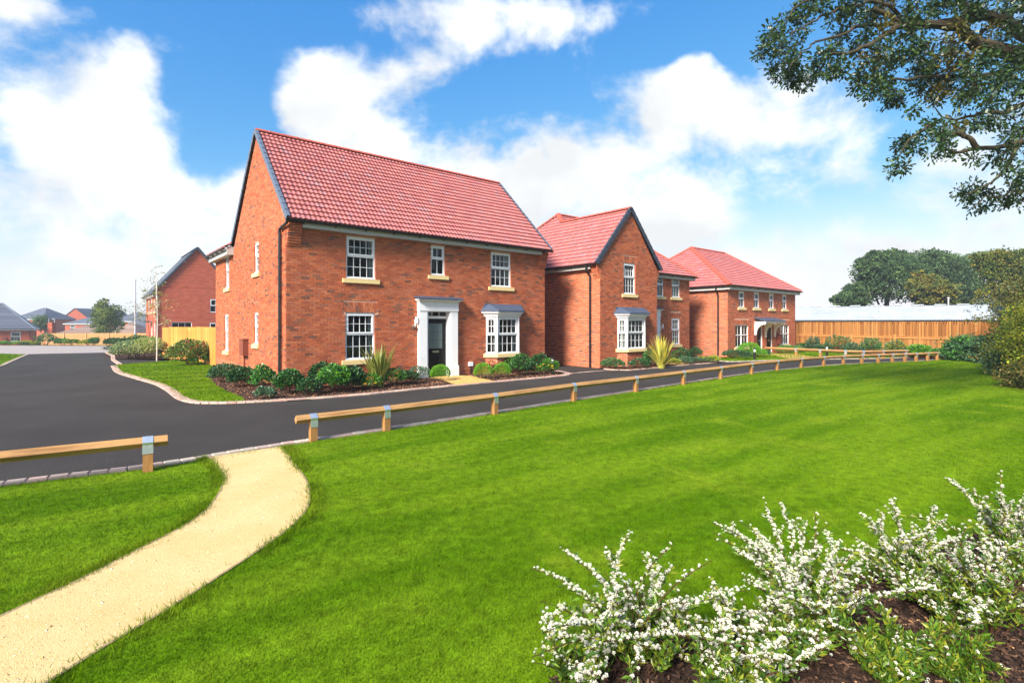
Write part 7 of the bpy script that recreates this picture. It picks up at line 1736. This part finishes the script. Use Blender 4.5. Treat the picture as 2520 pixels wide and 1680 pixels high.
# one corymb: a low dome of small five petalled flowers
def corymb(r, n=11, R=.0100):
    V = []; F = []; C = []
    for i in range(n):
        a = i * 2.4; q = R * math.sqrt((i + .3) / n); c = np.array((q * math.cos(a), q * math.sin(a), .010 * (1 - (q / R) ** 2))); s_ = R * .34
        b = len(V); V.append(c + (0, 0, -.002)); C.append((.62, .60, .40))
        for k in range(6):
            t = 2 * PI * k / 6 + a; V.append(c + np.array((math.cos(t) * s_, math.sin(t) * s_, .003 + r.normal(0, .0012)))); C.append(np.array((.78, .77, .70)) * r.uniform(.88, 1.03))
        for k in range(6): F.append((b, b + 1 + k, b + 1 + (k + 1) % 6))
    return np.array(V), np.array(F), np.array(C)
COR = [corymb(np.random.default_rng(k), n) for k, n in ((1, 9), (2, 11), (3, 12), (4, 8))]
def spirea(label, x, y, h, spread, nst, seed, white=1.0, green=1.0, dirs=None, extra=()):
    """arching stems from one root, corymbs set close along the upper side, narrow leaves between"""
    r = np.random.default_rng(seed); s = thing('spirea_shrub', label, 'shrub', (x, y, .03), 0, 'white flowering spirea in the foreground bed')
    st = MB(); fl = MB(); lp = []; la = []
    for i in range(nst):
        if i < len(extra): an, ln, L = extra[i]
        else: an = r.uniform(0, 2 * PI); ln = r.uniform(.15, 1.05); L = h * r.uniform(.55, 1.3)
        out = spread * ln * L / h; hz = L * math.sqrt(max(.12, 1 - (ln * .8) ** 2)); k = 10; pts = []
        cu = r.normal(0, .05, 2)
        for q in range(k + 1):
            t = q / k; pts.append(np.array((math.cos(an) * out * t ** 1.35 + cu[0] * math.sin(t * 3), math.sin(an) * out * t ** 1.35 + cu[1] * math.sin(t * 3), hz * (t ** .9) - .26 * ln * t ** 3 * L)))
        st.tube([tuple(p) for p in pts], [.0045 * (1 - .75 * q / k) + .0008 for q in range(k + 1)], 5, cap=False)
        pts = np.array(pts)
        def along(t): q = t * k; j = min(int(q), k - 1); return pts[j] * (1 - (q - j)) + pts[j + 1] * (q - j), pts[min(j + 1, k)] - pts[j]
        side = []
        for _ in range(int(r.integers(1, 4))):
            t = r.uniform(.35, .8); p, d = along(t); d = d / (np.linalg.norm(d) + 1e-9); a2 = r.uniform(0, 2 * PI); e = p + (d * .5 + np.array((math.cos(a2), math.sin(a2), .35)) * .6) * r.uniform(.10, .22); st.tube([tuple(p), tuple((p + e) / 2 + (0, 0, .01)), tuple(e)], [.0025, .002, .001], 4, cap=False); side.append((p, e))
        runs = [(lambda t, f=along: f(.42 + .58 * t)[0], int(L * 70 * white))] + [(lambda t, a=p, b=e: a * (1 - t) + b * t, int(8 * white)) for p, e in side]
        bloom = r.random() < .72
        for fn, nc in runs:
            if not bloom: nc = nc // 4
            for c in range(nc):
                t = (c + r.random()) / max(1, nc); p = fn(t); V, F, C = COR[r.integers(0, 4)]; sc = r.uniform(.75, 1.35) * (1.05 - .35 * t)
                ax = np.array((r.normal(0, .35), r.normal(0, .35) - .25, 1.0)); ax /= np.linalg.norm(ax); u_ = np.cross(ax, (1, .3, 0)); u_ /= np.linalg.norm(u_); v_ = np.cross(ax, u_)
                q = p + np.array((r.normal(0, .009), r.normal(0, .009), .006 + abs(r.normal(0, .006)))); fl.add(q + (V[:, :1] * u_ + V[:, 1:2] * v_ + V[:, 2:3] * ax) * sc, F, C)
                if r.random() < .5: lp.append(q - (0, 0, .012)); la.append(np.array((r.normal(0, 1), r.normal(0, 1), .3)))
        for _ in range(int(46 * green)):
            t = r.uniform(.05, .95) ** 1.3; p, d = along(min(t, 1)); lp.append(p + r.normal(0, .008, 3)); la.append(d / (np.linalg.norm(d) + 1e-9) * .7 + r.normal(0, .6, 3) + (0, 0, .3))
    for _ in range(int(nst * 1.2 * green)):               # leafy shoots without flowers
        an = r.uniform(0, 2 * PI); rr = spread * .45 * r.random() ** .5; z = h * r.uniform(.25, .62); b = np.array((math.cos(an) * rr * .4, math.sin(an) * rr * .4, 0)); e = np.array((math.cos(an) * rr, math.sin(an) * rr, z)); st.tube([tuple(b), tuple((b + e) / 2 + (0, 0, .03)), tuple(e)], [.003, .002, .001], 4, cap=False)
        for _k in range(26):
            t = r.uniform(.3, 1.02); lp.append(b + (e - b) * t + r.normal(0, .006, 3)); la.append(np.array((r.normal(0, .8), r.normal(0, .8), .9)))
    st.build('stems', MT['twig'], s)
    lp, la = np.array(lp), np.array(la); lm = MB(); leaf_mesh(lm, lp, la, r.uniform(.026, .058, len(lp)), pick(SPG, len(lp), r), wr=.16, fold=.08, r=r); lm.build('foliage', MT['leaf'], s)
    if fl.n: fl.build('blossom', MT['petal'], s)
    return s
for lab, px, py, d_, h, spr, nst, sd_, wh, gn in [
    ('leftmost big white spirea at the lower edge of the bed', 1560, 1640, None, .62, .70, 26, 1, 1.0, 1.0),
    ('sprawling white spirea stem lying at the very bottom left of the bed', 1420, 1690, None, .30, .42, 9, 2, 1.1, .8),
    ('dense white spirea in the middle of the bed', 2000, 1590, None, .60, .66, 26, 3, 1.1, 1.1),
    ('white spirea at the bottom edge, right of the leftmost one', 1800, 1720, None, .42, .50, 16, 4, 1.1, 1.3),
    ('white spirea behind the dense middle one, against the grass', 1960, 1480, None, .55, .52, 14, 5, .9, .7),
    ('upright white spirea with thin stems at the back of the bed', 2230, 1480, None, .62, .46, 20, 6, .95, 1.3),
    ('white spirea with bare brown stems over the mulch', 2420, 1560, None, .66, .50, 18, 7, .75, 1.6),
    ('tall white spirea cut by the right edge of the picture', 2510, 1440, None, .80, .50, 24, 8, 1.0, 1.4),
    ('low green spirea filling the gap before the dense middle one', 1900, 1640, None, .34, .40, 12, 11, .5, 2.2),
    ('low spirea with few flowers between the upright and the bare stemmed one', 2330, 1540, None, .40, .40, 12, 12, .5, 1.8),
    ('mostly green spirea at the bottom centre of the bed', 2180, 1690, None, .40, .36, 14, 9, .25, 2.6),
    ('small yellow green spirea shoots at the bottom right', 2350, 1700, None, .32, .28, 10, 10, .12, 2.4)]:
    x, y = G(px, py); spirea(lab, x, y, h * .92, spr * 1.12, int(nst * 1.4), sd_, wh, gn * 1.25)

# hedgerow trees added out of view on the right, so the window panes reflect foliage
for lab, x, y, h in [('tall hedgerow tree standing beyond the right edge of the picture', 20.5, 6.5, 9.0), ('tall hedgerow tree standing beyond the right edge of the picture', 25.0, 1.5, 10.0), ('tall hedgerow tree standing beyond the right edge of the picture', 27.5, 11.0, 9.5), ('tall hedgerow tree standing beyond the right edge of the picture', 17.5, -1.5, 9.0)]:
    tree(lab, x, y, 0, 3.0, [(0, 0, h * .55, 3.0, 3.0, h * .38), (-1.6, .8, h * .35, 2.0, 2.0, h * .3), (1.6, -.8, h * .4, 2.2, 2.2, h * .32), (0, 1.8, h * .3, 2.0, 2.0, h * .28)], 5200, .42, OAKP, name='broadleaf_tree', trunk_r=.3, group='unseen trees added on the right')

# ------------------------------------------------------------------ light haze in the air
HZ = mat('air', (0, 0, 0))
nt = HZ.node_tree; nt.nodes.clear(); o_ = nt.nodes.new('ShaderNodeOutputMaterial'); v_ = nt.nodes.new('ShaderNodeVolumePrincipled')
v_.inputs['Color'].default_value = (.86, .92, 1.0, 1); v_.inputs['Density'].default_value = .0009; v_.inputs['Anisotropy'].default_value = .2
nt.links.new(v_.outputs[0], o_.inputs['Volume'])
MB().box(-240, 240, -70, 260, -8, 14).build('haze', HZ, kind='stuff', label='thin pale haze in the air over the whole place', category='haze')
